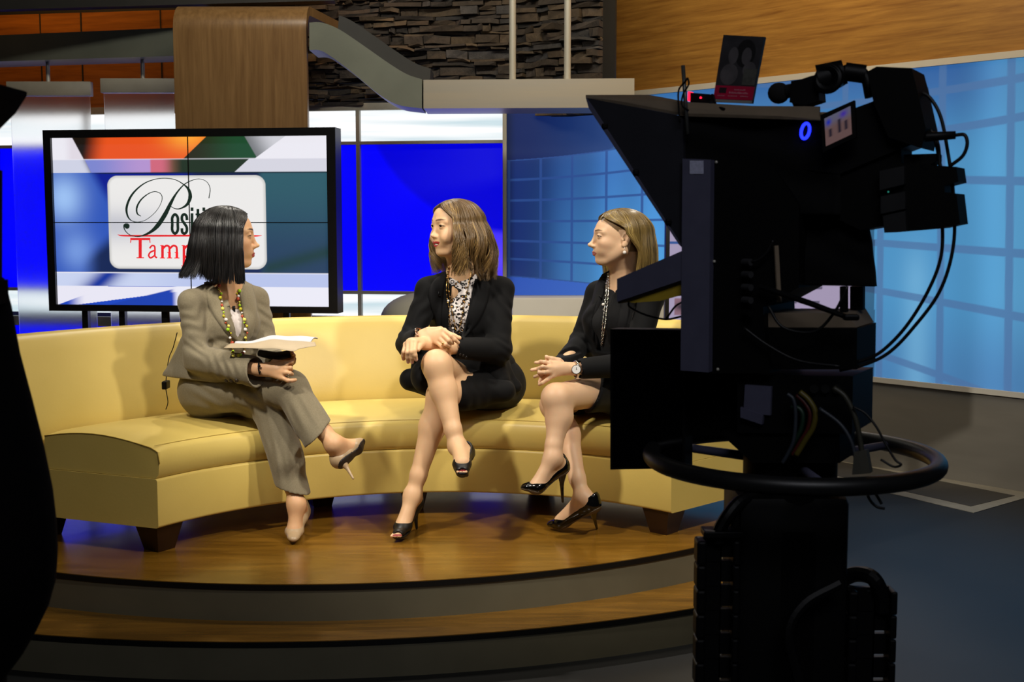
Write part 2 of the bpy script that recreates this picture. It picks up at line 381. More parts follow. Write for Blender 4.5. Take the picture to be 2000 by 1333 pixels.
# ---------------- hanging frosted glass panels at left
M_frost = bpy.data.materials.new('frosted_glass'); M_frost.use_nodes = True
b_ = M_frost.node_tree.nodes['Principled BSDF']; b_.inputs['Transmission Weight'].default_value = 1; b_.inputs['Roughness'].default_value = .45
b_.inputs['IOR'].default_value = 1.16; b_.inputs['Base Color'].default_value = (1, 1, 1, 1); b_.inputs['Specular IOR Level'].default_value = .3
for (x0, x1, yt, y1, y2, Y, nm, rod) in ((15, 179, 160, 188, 640, 8.62, 'leftmost hanging frosted glass panel with grey top rail', 94), (198, 343, 154, 182, 640, 8.5, 'second hanging frosted glass panel, half behind the big screen', 279)):
    a, b = P(x0, yt, Y), P(x1, yt+2, Y)
    g = thing('hanging_glass_panel', nm, 'glass panel', ((a.x+b.x)/2, Y, 0), 'frosted glass panels hanging at left')
    z1 = P(x0, y1, Y).z; zt = a.z
    MB().box(((a.x+b.x)/2, Y, (zt+z1)/2), (b.x-a.x, .06, zt-z1), bev=.003).build('top_rail', mat('pale_grey_rail', '#aaa494', .5, .1, noise=(8, '#989282', .5)), g, auto=30)
    zb = .30
    MB().box(((a.x+b.x)/2, Y, (z1+zb)/2), (b.x-a.x-.03, .012, z1-zb)).build('glass_pane', M_frost, g)
    r = P(rod, 150, Y); MB().cyl((r.x, Y, zt), (r.x, Y, 2.79), .014).build('rod', M_alu, g, auto=30)
# ---------------- folded wood arch
M_walnut = wood('brown_oak_veneer', '#8a6a42', '#6b4e2c', (14, 14, .8), .33)
ar = MB(); Y0 = 7.62; xl, xr = P(344, 300, Y0).x, P(602, 300, Y0).x
zt = P(470, 4, Y0).z; R = .17; prof = [(0, .3), (0, zt-R)]
for k in range(1, 9): t = PI/2*k/8; prof.append((R-R*math.cos(t), zt-R+R*math.sin(t)))
prof += [(.85, zt), (.85, zt-.055)]
for k in range(8, -1, -1): t = PI/2*k/8; prof.append((R-(R-.055)*math.cos(t), zt-R+(R-.055)*math.sin(t)))
prof += [(.055, .3)]
def skew(y): return .17*max(0, y-.16)
poly = [Vector((xl+skew(y)*1.0, Y0+y, z)) for y, z in prof]
n = len(poly); V = poly+[Vector((xr+skew(y)*1.0, Y0+y, z)) for y, z in prof]
F = [(i, (i+1) % n, n+(i+1) % n, n+i) for i in range(n)]
m2 = n//2
F += [(i, i+1, n-2-i, n-1-i) for i in range(0, m2-1)]+[(n+i+1, n+i, 2*n-1-i, 2*n-2-i) for i in range(0, m2-1)]
ar.add(V, F); o = ar.build('wood_arch', M_walnut, None, auto=30)
tag(o, 'tall brown wood panel folding over at the top, behind the big screen', 'wood panel')
# ---------------- blue cityscape graphic with window grid behind the right woman
def gridmat(name, kind):
    """backlit window-grid print. UV: u across, v up"""
    m = bpy.data.materials.new(name); m.use_nodes = True; nt = m.node_tree; b = nt.nodes['Principled BSDF']
    a = nt.nodes.new('ShaderNodeAttribute'); a.attribute_name = 'Col'; b.inputs['Specular IOR Level'].default_value = .2
    nt.links.new(a.outputs[0], b.inputs['Emission Color']); b.inputs['Base Color'].default_value = (.02, .03, .05, 1)
    b.inputs['Emission Strength'].default_value = 1.0; b.inputs['Roughness'].default_value = .3 if kind else .4
    return m
def print_panel(name, A, B, z0, z1, fn, m, parent, nx, nz, th=.03):
    """a printed backlit sheet whose picture is computed cell by cell"""
    A, B = Vector(A), Vector(B); u = np.linspace(0, 1, nx+1); v = np.linspace(0, 1, nz+1)
    U, V_ = np.meshgrid(u, v); X = A.x+(B.x-A.x)*U; Y = A.y+(B.y-A.y)*U; Z = z0+(z1-z0)*V_
    co = np.stack([X, Y, Z], -1).reshape(-1, 3)
    i = np.arange(nz)[:, None]*(nx+1)+np.arange(nx)[None]; F = np.stack([i, i+1, i+nx+2, i+nx+1], -1).reshape(-1, 4)
    T = (B-A).normalized(); N = Vector((-T.y, T.x, 0))*th; k = len(co)
    co = np.vstack([co, [[*(A+Vector((0, 0, z0))+N)], [*(B+Vector((0, 0, z0))+N)], [*(B+Vector((0, 0, z1))+N)], [*(A+Vector((0, 0, z1))+N)]]])
    c = [0, nx, nz*(nx+1)+nx, nz*(nx+1)]
    F = np.vstack([F, [[c[1], c[0], k, k+1], [c[2], c[1], k+1, k+2], [c[3], c[2], k+2, k+3], [c[0], c[3], k+3, k], [k+1, k, k+3, k+2]]])
    o = newobj(name, co.tolist(), F.tolist(), m, parent)
    col = fn(U, V_); col = np.clip(np.nan_to_num(col), 0, 1.5).reshape(-1, 3); col = np.hstack([col, np.ones((len(col), 1))]); col = np.vstack([col, np.tile([.02, .02, .03, 1], (4, 1))])
    at = o.data.color_attributes.new('Col', 'FLOAT_COLOR', 'POINT'); at.data.foreach_set('color', col.astype(np.float32).ravel()); return o
def L3(h): return np.array(lin(h)[:3])
def mix(a, b, t): t = np.asarray(t)[..., None]; return a*(1-t)+b*t
def sstep(x, a, b): t = np.clip((x-a)/(b-a), 0, 1); return t*t*(3-2*t)
YC = 8.45
cA, cB = P(990, 400, YC), P(1330, 400, YC)
cz1, cz0 = P(990, 205, YC).z, P(990, 577, YC).z
def city(U, V):
    px = 990+340*U; py = 577-372*V
    base = mix(L3('#152a66'), L3('#3f7cc4'), sstep(px, 1000, 1290))
    base = mix(base, L3('#4f9fd8'), .75*sstep(py, 300, 520)*sstep(px, 1010, 1290))
    up = mix(L3('#0e1d55'), L3('#274a86'), sstep(px, 990, 1330))
    # window cells : rows bow upward to the right, fan from the left edge
    s = (px-990)/340
    rows = []
    grid = np.zeros_like(px)
    x = px
    ytop = 312-18*s-30*s*s; ybot = 540+22*s+16*s*s
    t = (py-ytop)/(ybot-ytop)
    for k, pos in enumerate([.0, .17, .345, .52, .69, .845, 1.0]):
        dd = np.abs(t-pos)*(ybot-ytop); grid = np.maximum(grid, 1-sstep(dd, 1.6, 3.0))
    for pos in [994, 1056, 1117, 1184, 1254, 1325]:
        dd = np.abs(x-pos); grid = np.maximum(grid, 1-sstep(dd, 1.8, 3.2))
    cell = base*(1+.10*np.sin(x*.07)[..., None])
    col = mix(cell, L3('#2a4a8c'), grid*.85)
    out = (t < -.0)
    col = np.where(out[..., None], mix(up, L3('#39618f'), sstep(-.35*(x-1110)+340-py, -6, 6)*0+sstep(py, 340-.55*(x-1100)-2, 340-.55*(x-1100)+2)*.5*sstep(x, 1060, 1100)), col)
    low = t > 1.0
    col = np.where(low[..., None], mix(L3('#2a4fae'), L3('#3d6fc4'), s)*np.ones_like(col), col)
    band = sstep(px, 990, 1010); col = col*(.45+.55*band)[..., None]
    return col
M_city = gridmat('blue_window_print', 1)
cg = thing('cityscape_panel', 'blue backlit window-grid graphic standing behind the right woman', 'graphic panel', ((cA.x+cB.x)/2, YC, 0))
print_panel('printed_face', (cA.x, YC, 0), (cB.x, YC, 0), cz0, cz1, city, M_city, cg, 340, 372)
mb = MB(); mb.box(((cA.x+cB.x)/2, YC-.005, cz0-.015), (cB.x-cA.x, .05, .03)); mb.box(((cA.x+cB.x)/2, YC+.03, .28+(cz0-.28)/2), (cB.x-cA.x, .04, cz0-.3))
mb.build('lower_rail', M_mull, cg)
# pale ledge below it
M_pale = mat('pale_grey_laminate', '#c9c6bb', .5, noise=(4, '#bdbab0', .4))
a, b = P(1000, 582, 8.1), P(1300, 582, 8.1)
o = MB().box(((a.x+b.x)/2, 8.2, a.z-.25), (b.x-a.x, .25, .5), bev=.01).build('ledge', M_pale, None, auto=30)
tag(o, 'pale laminate ledge below the blue graphic, behind the sofa', 'ledge')
a = P(830, 640, 7.9); o = MB().cyl((a.x-.0, 7.9, .3), (a.x, 7.9, a.z+.02), .03).add([], [])
dm = MB(); V = []; n_ = 40
for i in range(9):
    t = PI/2*i/8
    for k in range(n_): V.append(Vector((a.x+.29*math.cos(t)*math.cos(2*PI*k/n_), 7.95+.29*math.cos(t)*math.sin(2*PI*k/n_), P(830, 622, 7.95).z+.17*math.sin(t))))
dm.add(V, [(i*n_+k, i*n_+(k+1) % n_, (i+1)*n_+(k+1) % n_, (i+1)*n_+k) for i in range(8) for k in range(n_)])
dm.cyl((a.x, 7.95, 0), (a.x, 7.95, P(830, 622, 7.95).z+.002), .29, n=40)
o = dm.build('round_column', mat('matte_grey_paint', '#8b897d', .9, noise=(6, '#7f7d72', .4), spec=.1), None, auto=40); tag(o, 'grey domed shape just above the sofa back, left of the middle woman', 'column')
# ---------------- right wall: plinth, sill, big backlit graphic, wood fascia
RA, RB = Vector((.80, 9.62, 0)), Vector((3.9, 6.145, 0))
def on_r(px):   # point of the right wall under a picture column
    k = (px-1000)/FPX; d = RB-RA; t = (k*RA.y-RA.x)/(d.x-k*d.y); return RA+d*t
RT = (RB-RA).normalized(); RN = Vector((RT.y, -RT.x, 0))   # faces the camera side
if RN.y > 0: RN = -RN
def rbox(mb, A, B, z0, z1, f0, f1):
    p = [A+RN*f1, B+RN*f1, B+RN*f0, A+RN*f0]
    return mb.hexa([q+Vector((0, 0, z0)) for q in p]+[q+Vector((0, 0, z1)) for q in p])
M_plinth = mat('warm_grey_laminate', '#77736a', .5, noise=(3, '#6c685f', .5), bump=(40, .05, .001), stretch=(1, 1, 5))
A_, B_ = RA, RB
struct(rbox(MB(), A_, B_, 0, .56, -.1, 0).build('wall_right', M_plinth))
struct(rbox(MB(), A_, B_, .56, .592, -.1, .02).build('trim_3', M_pale))
struct(rbox(MB(), A_, B_, 2.535, 2.575, -.1, .03).build('trim_4', M_pale))
M_oak2 = wood('golden_oak_veneer', '#ac803c', '#7e5524', (.9, .9, 16), .38)
sW = on_r(1176)
struct(rbox(MB(), RA-RT*.0, B_, 2.575, 4.2, -.1, .0).build('wall_right_upper', M_oak2))
def rgraph(U, V):
    Pt = RA.x+(RB.x-RA.x)*U; Yt = RA.y+(RB.y-RA.y)*U; Z = .592+(2.535-.592)*V
    c, s = math.cos(PITCH), math.sin(PITCH); zz = Z-CAMZ; dep = Yt*c-zz*s; upc = Yt*s+zz*c
    x = 1000+FPX*Pt/dep; y = 666.5-FPX*upc/dep
    base = mix(L3('#2f5f9c'), L3('#4a8fc0'), sstep(y, 130, 330))
    base = mix(base, L3('#5a9fca'), .6*sstep(x, 1850, 2000))
    base = mix(base, L3('#4578aa'), .9*sstep(y, 560, 760))
    base = base*(1+.12*np.cos((x-1940)*.05)*np.exp(-((x-1940)/90.)**2))[..., None]
    base = mix(base, L3('#7ab8dd'), .5*np.exp(-((x-1790)/28.)**2)*sstep(y, 430, 560))
    g = np.zeros_like(x)
    # rows: fan of curves
    pts = [(1480, 1720, 1860, 2000), ]
    rows = [(230, 195, 178, 150), (292, 268, 258, 225), (345, 345, 356, 372-20), (440, 470, 490, 494), (500, 560, 600, 618), (585, 690, 735, 800), (640, 800, 860, 950), (160, 140, 118, 60)]
    for r in rows:
        yy = np.interp(x, [1240, 1700, 1850, 2000], r) if False else np.polyval(np.polyfit([1300, 1700, 1850, 2000], r, 2), x)
        wv = np.interp(x, [1300, 2000], [4.5, 9.5]); g = np.maximum(g, (1-sstep(np.abs(y-yy), wv*.75, wv*1.05)))
    for c0 in [1345, 1395, 1450, 1510, 1575, 1648, 1720, 1838, 1972, 2120]:
        wv = np.interp(x, [1300, 2000], [4, 9]); g = np.maximum(g, (1-sstep(np.abs(x-c0+(y-430)*.012), wv*.75, wv*1.05)))
    col = mix(base, L3('#4a6d9c')*1.0, g*.75)
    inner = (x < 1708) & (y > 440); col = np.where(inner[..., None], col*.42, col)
    return col
M_rg = gridmat('large_blue_window_print', 0)
rg = thing('wall_graphic', 'large blue backlit window-grid graphic filling the angled right wall', 'graphic panel', tuple((RA+RB)/2))
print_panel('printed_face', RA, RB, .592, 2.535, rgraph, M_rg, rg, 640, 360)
# taped outline on the floor
M_tape = mat('pale_grey_tape', '#8a877c', .6, noise=(20, '#7c796f', .5)); M_mat = mat('dark_floor_mat', '#3b3833', .6, noise=(30, '#34312d', .5))
def fpoly(pts, z0, z1): return MB().prism([Vector((p[0], p[1], z0)) for p in pts], (0, 0, z1-z0))
o4 = [G(1640, 905, 0), G(1995, 972, 0), G(1902, 1003, 0), G(1640, 940, 0)]; 
q = [G(1500, 870, 0)+Vector((0, 0, 0)), G(2030, 966, 0), G(1902, 1003, 0), G(1500, 909, 0)]
ins = [G(1510, 878, 0), G(1982, 970, 0), G(1896, 991, 0), G(1510, 903, 0)]
mk = thing('floor_marking', 'dark floor rectangle with pale tape outline by the right wall', 'floor marking', (*q[2][:2], 0))
fpoly(q, .0005, .003).build('tape_border', M_tape, mk); fpoly(ins, .003, .005).build('dark_centre', M_mat, mk)

# ================================================================== STAGE PLATFORM
ZP, ZT = .28, .14
M_deck = wood('glossy_stage_wood', '#8f6520', '#664510', (1.2, 9, 9), .25, coat=.35)
M_riser = mat('grey_riser_laminate', '#77715c', .45, noise=(6, '#6b6652', .5))
M_nose = mat('black_nosing_rubber', '#0c0b0a', .5, noise=(20, '#080807', .5))
pf = thing('stage_platform', 'round two-step wooden stage platform carrying the yellow sofa', 'platform', (-.85, 6.0, 0))
def disc(name, cx, cy, R, z0, z1, m, a0=180, a1=360, n=160, back=7.4):
    V = [Vector((cx+R*math.cos(math.radians(a0+(a1-a0)*i/n)), cy+R*math.sin(math.radians(a0+(a1-a0)*i/n)), z0)) for i in range(n+1)]
    V = [v for v in V if v.y < back and v.x < 1.33]
    yr = cy-math.sqrt(R*R-(1.33-cx)**2)
    V = [Vector((V[0].x, back, z0))]+V+[Vector((1.33, yr, z0)), Vector((1.33, back, z0))]
    o = MB().prism(V, (0, 0, z1-z0)).build(name, m, pf, auto=30); return o
PL = (-.8233, 7.02, 2.655); ST = (-.9297, 7.83, 3.68)
disc('lower_riser', ST[0], ST[1], ST[2]-.004, 0, ZT-.022, M_riser, 170, 370, back=7.4)
disc('nosing', ST[0], ST[1], ST[2], ZT-.022, ZT-.003, M_nose, 170, 370, back=7.4)
disc('tread', ST[0], ST[1], ST[2]-.002, ZT-.003, ZT, M_deck, 170, 370, back=7.4)
disc('upper_riser', PL[0], PL[1], PL[2]-.004, ZT, ZP-.024, M_riser)
disc('nosing', PL[0], PL[1], PL[2], ZP-.024, ZP-.003, M_nose)
disc('deck', PL[0], PL[1], PL[2]-.002, ZP-.003, ZP, M_deck)

# ================================================================== SOFA
SX, SY = -.272, 4.095; SR = 1.293
A0, A1 = 150.0, 44.0
M_leather = mat('yellow_leather', '#dfc46c', .42, noise=(2.5, '#d5b960', .6), bump=(90, .12, .002), spec=.45)
M_seam = mat('yellow_piping', '#bfa24a', .5, noise=(20, '#a88736', .5))
M_leg = mat('dark_walnut_leg', '#2a1408', .35, noise=(8, '#1d0d05', .6), stretch=(1, 1, .2))
def aend(r): return A0+(r-SR)*4.5
def sweep(name, prof, m, parent, n=90, crown=None, inset=0.0, closed=True, auto=40, a_lo=None, a_hi=None):
    """prof: list of (r,z); swept from the left end to the right end"""
    k = len(prof); V = []; F = []
    for i in range(n+1):
        t = i/n
        for r, z in prof:
            hi = (aend(r) if a_hi is None else a_hi)-math.degrees(inset/r); lo = (A1 if a_lo is None else a_lo)+math.degrees(inset/r)
            # rounded ends : ease parameter
            a = math.radians(hi+(lo-hi)*t); zz = z+(crown(t, r, z) if crown else 0)
            V.append(Vector((SX+r*math.cos(a), SY+r*math.sin(a), zz)))
    for i in range(n):
        for j in range(k):
            F.append((i*k+j, i*k+(j+1) % k, (i+1)*k+(j+1) % k, (i+1)*k+j))
    F += [tuple(range(k))[::-1], tuple(n*k+j for j in range(k))]
    return MB().add(V, F).build(name, m, parent, auto=auto)
sofa = thing('curved_sofa', 'curved yellow leather sofa with dark wooden feet on the stage', 'sofa', (SX, SY+SR+.3, ZP))
def rrect(r0, r1, z0, z1, b, n=4):
    out = []
    for (cx, cz, a) in ((r0+b, z0+b, 180), (r1-b, z0+b, 270), (r1-b, z1-b, 0), (r0+b, z1-b, 90)):
        for i in range(n+1):
            t = math.radians(a+90*i/n); out.append((cx+b*math.cos(t), cz+b*math.sin(t)))
    return out
sweep('sofa_base', rrect(SR, 1.90, .39, .588, .012), M_leather, sofa)
# seat: crowned cushion
cr_prof = []
RS0, RS1 = SR-.004, 1.845
cr_prof += [(RS0+.012, .590), (RS0, .605), (RS0-.006, .65), (RS0, .695), (RS0+.012, .712), (RS0+.035, .722)]
for i in range(1, 9): r = RS0+.035+(RS1-RS0-.05)*i/9; cr_prof.append((r, .722+.036*math.sin(PI*i/9*.85)))
cr_prof += [(RS1, .735), (RS1+.012, .59)]
def endsoft(t, r, z):
    e = min(t, 1-t)*30
    return -(.012*(1-min(e, 1))**2 if z > .7 else 0)
sweep('seat_cushion', cr_prof, M_leather, sofa, n=140, crown=endsoft, inset=.004)
bk = [(1.862, .39), (1.862, .74)]
for i in range(1, 9): t = i/8; bk.append((1.862+.15*t**1.25, .74+.355*t))
bk += [(2.03, 1.118), (2.06, 1.127), (2.095, 1.12), (2.115, 1.10), (2.12, 1.05), (2.10, .39)]
sweep('backrest', bk, M_leather, sofa, n=120)
# seams / piping
def arcline(r, z, a0, a1, n=80, dz=0): return [Vector((SX+r*math.cos(math.radians(a0+(a1-a0)*i/n)), SY+r*math.sin(math.radians(a0+(a1-a0)*i/n)), z)) for i in range(n+1)]
sm = MB()
sm.tube(arcline(RS0+.022, .7185, A0-.4, A1+.4), .0011, 6)
e = [];
for r, z in cr_prof[2:-1]:
    a = math.radians(aend(r)-math.degrees(.004/r)); e.append(Vector((SX+r*math.cos(a), SY+r*math.sin(a), z-.011*(1 if z > .7 else 0))))
sm.tube(e, .0022, 6)
e = []
for r, z in bk[1:11]:
    a = math.radians(aend(r)+.15); e.append(Vector((SX+r*math.cos(a)-.0, SY+r*math.sin(a), z)))
sm.tube(e, .0035, 6)
sm.build('piping', M_seam, sofa, smooth=True)
def leg(x, y, ang):
    mb = MB(); V = []
    for z, w_ in ((ZP, .044), (ZP+.11, .07)):
        for k in range(4):
            t = math.radians(ang+45+90*k); V.append(Vector((x+w_*1.35*math.cos(t), y+w_*1.35*math.sin(t), z)))
    mb.hexa(V); mb.build('leg', M_leg, sofa)
for a, r in ((A0-3.4, SR+.085), (A1+4.2, SR+.085), (aend(1.95)-3, 1.95), (A1+3, 1.95), (112, SR+.36), (112, 2.0), (97, 1.5), (78, 2.0)):
    leg(SX+r*math.cos(math.radians(a)), SY+r*math.sin(math.radians(a)), a)
# ================================================================== BIG VIDEO SCREEN
M_bez = mat('black_screen_frame', '#151516', .35, noise=(30, '#101011', .5))
YL, YR = 7.36, 7.13
vA, vB = P(99.5, 609, YL), P(660, 610, YR)
VT = Vector((vB.x-vA.x, vB.y-vA.y, 0)).normalized(); VN = Vector((VT.y, -VT.x, 0))
if VN.y > 0: VN = -VN
def V_(px, py, off=0.0): return onplane(px, py, vA+VN*off, VN)
vs = thing('video_wall', 'big black-framed screen of four tiles with show logo, on thin legs behind the sofa', 'screen', ((vA.x+vB.x)/2, (vA.y+vB.y)/2, ZP))
zt_, zb_ = V_(370, 252).z, V_(370, 609.5).z; it, ib = V_(370, 267.5).z, V_(370, 597).z
xl_, xr_ = vA, V_(660, 500); il, ir = V_(108, 450), V_(642, 450)
def vpt(s, z, off=0): return Vector((vA.x, vA.y, z))+VT*s+VN*off
sl = 0; sr = (Vector((xr_.x, xr_.y, 0))-Vector((vA.x, vA.y, 0))).length
s0 = (Vector((il.x, il.y, 0))-Vector((vA.x, vA.y, 0))).length; s1 = (Vector((ir.x, ir.y, 0))-Vector((vA.x, vA.y, 0))).length
def vbox(mb, a, b, z0, z1, o0, o1):
    p = [vpt(a, z0, o1), vpt(b, z0, o1), vpt(b, z0, o0), vpt(a, z0, o0)]
    return mb.hexa(p+[q+Vector((0, 0, z1-z0)) for q in p])
mb = MB(); vbox(mb, 0, s0, zb_, zt_, -.10, .022); vbox(mb, s1, sr, zb_, zt_, -.10, .022); vbox(mb, s0, s1, zb_, ib, -.10, .022); vbox(mb, s0, s1, it, zt_, -.10, .022)
vbox(mb, s0, s1, ib, it, -.10, -.01); mb.build('screen_frame', M_bez, vs)
mb = MB(); vbox(mb, (s0+s1)/2-.003, (s0+s1)/2+.003, ib, it, -.001, .0025); zc_ = V_(370, 435).z; vbox(mb, s0, s1, zc_-.003, zc_+.003, -.001, .0025)
mb.build('tile_seams', M_bez, vs)
for px in (168, 240, 323, 560):
    q = V_(px, 600, -.05); k = MB(); k.box((q.x, q.y, (ZP+.002+zb_+.1)/2), (.035, .05, zb_+.1-ZP-.002)); k.box((q.x, q.y, ZP+.0115), (.08, .5, .02)); k.build('leg', M_bez, vs)
def scr(U, V):
    x = 108+(642-108)*U; y = 597-(597-267.5)*V
    def left(xa, ya, xb, yb): return 1-sstep(x, xa+(xb-xa)*(y-ya)/(yb-ya)-1, xa+(xb-xa)*(y-ya)/(yb-ya)+1)
    W = L3('#eceaf2'); z = np.zeros(x.shape+(3,))
    # top zone
    org = mix(L3('#e8531c'), L3('#ffa83a'), np.exp(-((x-375)**2/1800+(y-262)**2/900)))
    org = mix(L3('#1e160e'), org, sstep(x+.2*y, 225, 275))
    t = mix(W*np.ones_like(z), L3('#d8cdd8'), sstep(x, 128, 150)*.6)
    t = mix(t, org, 1-left(150, 271, 170, 310))
    t = mix(t, mix(L3('#2a2a16'), L3('#1f4a2c'), sstep(x, 380, 480)), (1-left(410, 268, 365, 310)))
    t = mix(t, mix(L3('#77797c'), L3('#cfcfd6'), sstep(x-y*.6, 320, 380)), (1-left(484, 266, 508, 309)))
    t = mix(t, W, 1-left(566, 265, 505, 309))
    # reflection band
    b = mix(L3('#cfd2e4')*np.ones_like(z), L3('#2c2f66'), np.exp(-((x-.45*(y-310)-178)/9.)**2))
    b = mix(b, mix(L3('#7d86cf'), L3('#b493cf'), sstep(x, 185, 290)), (1-left(172, 311, 184, 336)))
    b = mix(b, mix(L3('#d0687c'), L3('#7a5340'), sstep(x, 320, 350)), sstep(x, 299, 303))
    b = mix(b, L3('#22311f'), sstep(x, 335, 365)); b = mix(b, L3('#d6d5e0'), 1-left(492, 311, 464, 336))
    z = np.where((y < 309.5)[..., None], t, b); z = mix(z, W, np.exp(-((y-310)/.9)**2)*.7)
    # middle
    m = mix(L3('#2f55b8')*np.ones_like(z), L3('#9cc0f2'), np.exp(-((x-128)**2/1500+(y-385)**2/2200)))
    m = mix(m, L3('#7fa3e6'), np.exp(-((x-150)**2/1100+(y-490)**2/1500))*.8)
    m = mix(m, L3('#0a1a8c'), sstep(x-.55*(y-336), 172, 200)*sstep(430-y, 0, 60))
    m = mix(m, L3('#0f1a3a'), sstep(y+.8*x, 620, 660)*.9*sstep(x, 150, 200))
    m = mix(m, mix(L3('#2f5a66'), L3('#263e5c'), sstep(y, 340, 520)), sstep(x, 505, 520))
    m = mix(m, L3('#1d3a34'), .8*np.exp(-((y-(530-.28*(x-500)))/14.)**2)*sstep(x, 505, 530))
    z = np.where((y > 336)[..., None], m, z); z = mix(z, L3('#12202a'), np.exp(-((y-337)/1.3)**2)*sstep(x, 170, 215))
    # lower band
    l = mix(L3('#c9d3f0')*np.ones_like(z), L3('#16349a'), np.exp(-((x+1.1*(y-533)-215)/30.)**2))
    l = mix(l, L3('#b9c4ea'), sstep(x, 240, 400)); z = np.where((y > 533)[..., None], l, z)
    z = mix(z, W, np.exp(-((y-533)/1.0)**2))
    q = mix(L3('#e9e7f4')*np.ones_like(z), L3('#1c46c0'), 1-left(210, 560, 110, 597)-0.0)
    q = mix(q, L3('#e9e7f4'), (sstep(y-.0*x, 560, 561))*left(150, 597, 420, 560)*sstep(x, 125, 165))
    q = mix(q, L3('#1a3fae'), sstep(x+4*(y-597), 205, 215)*(1-sstep(x, 330, 345)))
    q = mix(q, L3('#ecebf6'), sstep(x, 335, 350))
    z = np.where((y > 560)[..., None], q, z)
    # logo card
    cx, cy, hx, hy, r = 369, 433.5, 154, 91.5, 20
    dx = np.maximum(np.abs(x-cx)-hx+r, 0); dy = np.maximum(np.abs(y-cy)-hy+r, 0); d = np.hypot(dx, dy)-r
    card = mix(L3('#eceae8')*np.ones_like(z), L3('#b9bac6'), .8*np.exp(-((y-440)/32.)**2)*sstep(420-x, 0, 200)); card = mix(card, L3('#c9c8c4'), sstep(d, -7, -1)*.8)
    return mix(card, z, sstep(d, -.6, .6))
M_scr = gridmat('video_screen_glow', 1)
g0, g1 = vpt(s0, 0, 0), vpt(s1, 0, 0)
print_panel('screen_picture', (g0.x, g0.y, 0), (g1.x, g1.y, 0), ib, it, scr, M_scr, vs, 536, 330, th=.008)
# lettering on the screen, drawn as flat strokes just in front of the picture
def flatmat(name, h):
    return mat(name, h, .5, emit=(h, .9))
def Z8(zx, zy): return 200+zx/5.553, 320+zy/5.553
def stroke(mb, pts, ws, off=.004, n=8, closed=False):
    """pts in picture px on the screen plane, ws half widths in px"""
    sp = spline([Vector((p[0], p[1], 0)) for p in pts], n) if n > 1 else [Vector((p[0], p[1], 0)) for p in pts]
    wv = np.interp(np.linspace(0, len(pts)-1, len(sp)), range(len(pts)), ws if hasattr(ws, '__len__') else [ws]*len(pts))
    V = []
    for i, p in enumerate(sp):
        t = (sp[min(i+1, len(sp)-1)]-sp[max(i-1, 0)]).normalized(); nn = Vector((-t.y, t.x, 0))*float(wv[i])
        for s_ in (-1, 1):
            q = p+nn*s_; V.append(V_(q.x, q.y, off))
    mb.add(V, [(2*i, 2*i+1, 2*i+3, 2*i+2) for i in range(len(sp)-1)])
ink = flatmat('dark_green_letter_ink', '#16261f'); red = flatmat('red_letter_ink', '#d8232a')
mb = MB(); k = 1/5.553
stroke(mb, [Z8(*p) for p in [(1155, 375), (1168, 270), (1130, 195), (1050, 166), (960, 185), (880, 232), (800, 325), (740, 430), (680, 550), (600, 670), (520, 742), (430, 782), (360, 790), (290, 768), (243, 718), (236, 670), (262, 655)]],
       [w_*k for w_ in (5, 4, 3, 3, 4, 6, 10, 18, 24, 24, 15, 7, 4, 4, 5, 9, 12)])
stroke(mb, [Z8(*p) for p in [(740, 462), (790, 488), (850, 485), (920, 440), (952, 360), (935, 280), (880, 225), (800, 178), (700, 158), (590, 165), (470, 205), (370, 280), (300, 370), (262, 480), (275, 570), (320, 620), (390, 632), (470, 610), (560, 540), (620, 460), (648, 380), (630, 325), (570, 303), (500, 325), (420, 390), (375, 470), (378, 540), (418, 570)]],
       [w_*k for w_ in (4, 4, 7, 15, 21, 15, 6, 4, 4, 4, 6, 9, 12, 13, 9, 4, 3, 3, 3, 3, 4, 4, 4, 5, 8, 10, 8, 3)], off=.0042)
bl = [Z8(268+27*math.cos(2*PI*i/16), 677+30*math.sin(2*PI*i/16)) for i in range(16)]
mb.add([V_(x, y, .0045) for x, y in bl], [tuple(range(16))])
mb.build('letter_p_flourish', ink, vs)
mb = MB(); W_ = 13*k
def st(pts, w_=15, n=6): stroke(mb, [Z8(*p) for p in pts], w_*k, .005, n)
x0_, x1_, yt, yb = 758, 817, 548, 758
def ring(xa, xb, ya, yb, **q): st([(xa, (ya+yb)/2), (xa, ya+35), ((xa+xb)/2, ya), (xb, ya+35), (xb, (ya+yb)/2), (xb, yb-35), ((xa+xb)/2, yb), (xa, yb-35), (xa, (ya+yb)/2)], **q)
ring(758, 817, 550, 758)
st([(918, 612), (912, 570), (890, 550), (866, 565), (864, 610), (890, 650), (914, 690), (914, 735), (890, 758), (866, 742), (862, 700)])
def bar(xa, ya, xb, yb, w_=15): st([(xa, ya), (xb, yb)], w_, 1)
bar(972, 538, 972, 770); bar(972, 475, 972, 512)
st([(1036, 490), (1036, 730), (1048, 762), (1064, 762)], n=1); bar(1010, 550, 1062, 550, 10)
bar(1100, 538, 1100, 770); bar(1100, 475, 1100, 512)
st([(1135, 540), (1165, 770), (1195, 540)], 12, 1)
st([(1228, 655), (1280, 655), (1278, 580), (1250, 550), (1226, 590), (1226, 720), (1250, 758), (1280, 720)])
bar(1320, 475, 1320, 770); st([(1355, 540), (1385, 765)], 12, 1); st([(1415, 540), (1380, 800), (1350, 835)], 12, 1)
mb.build('condensed_lettering', ink, vs)
mb = MB(); stroke(mb, [Z8(*p) for p in [(165, 770), (240, 781), (600, 782), (1300, 780), (1640, 784), (1730, 778)]], [w_*k for w_ in (2, 9, 10, 10, 9, 2)], .0035)
mb.build('red_underline', red, vs)
mb = MB()
bar(410, 815, 410, 1020, 17); bar(302, 818, 520, 818, 12); bar(310, 815, 305, 858, 5); bar(512, 815, 517, 858, 5); bar(370, 1021, 452, 1021, 5)
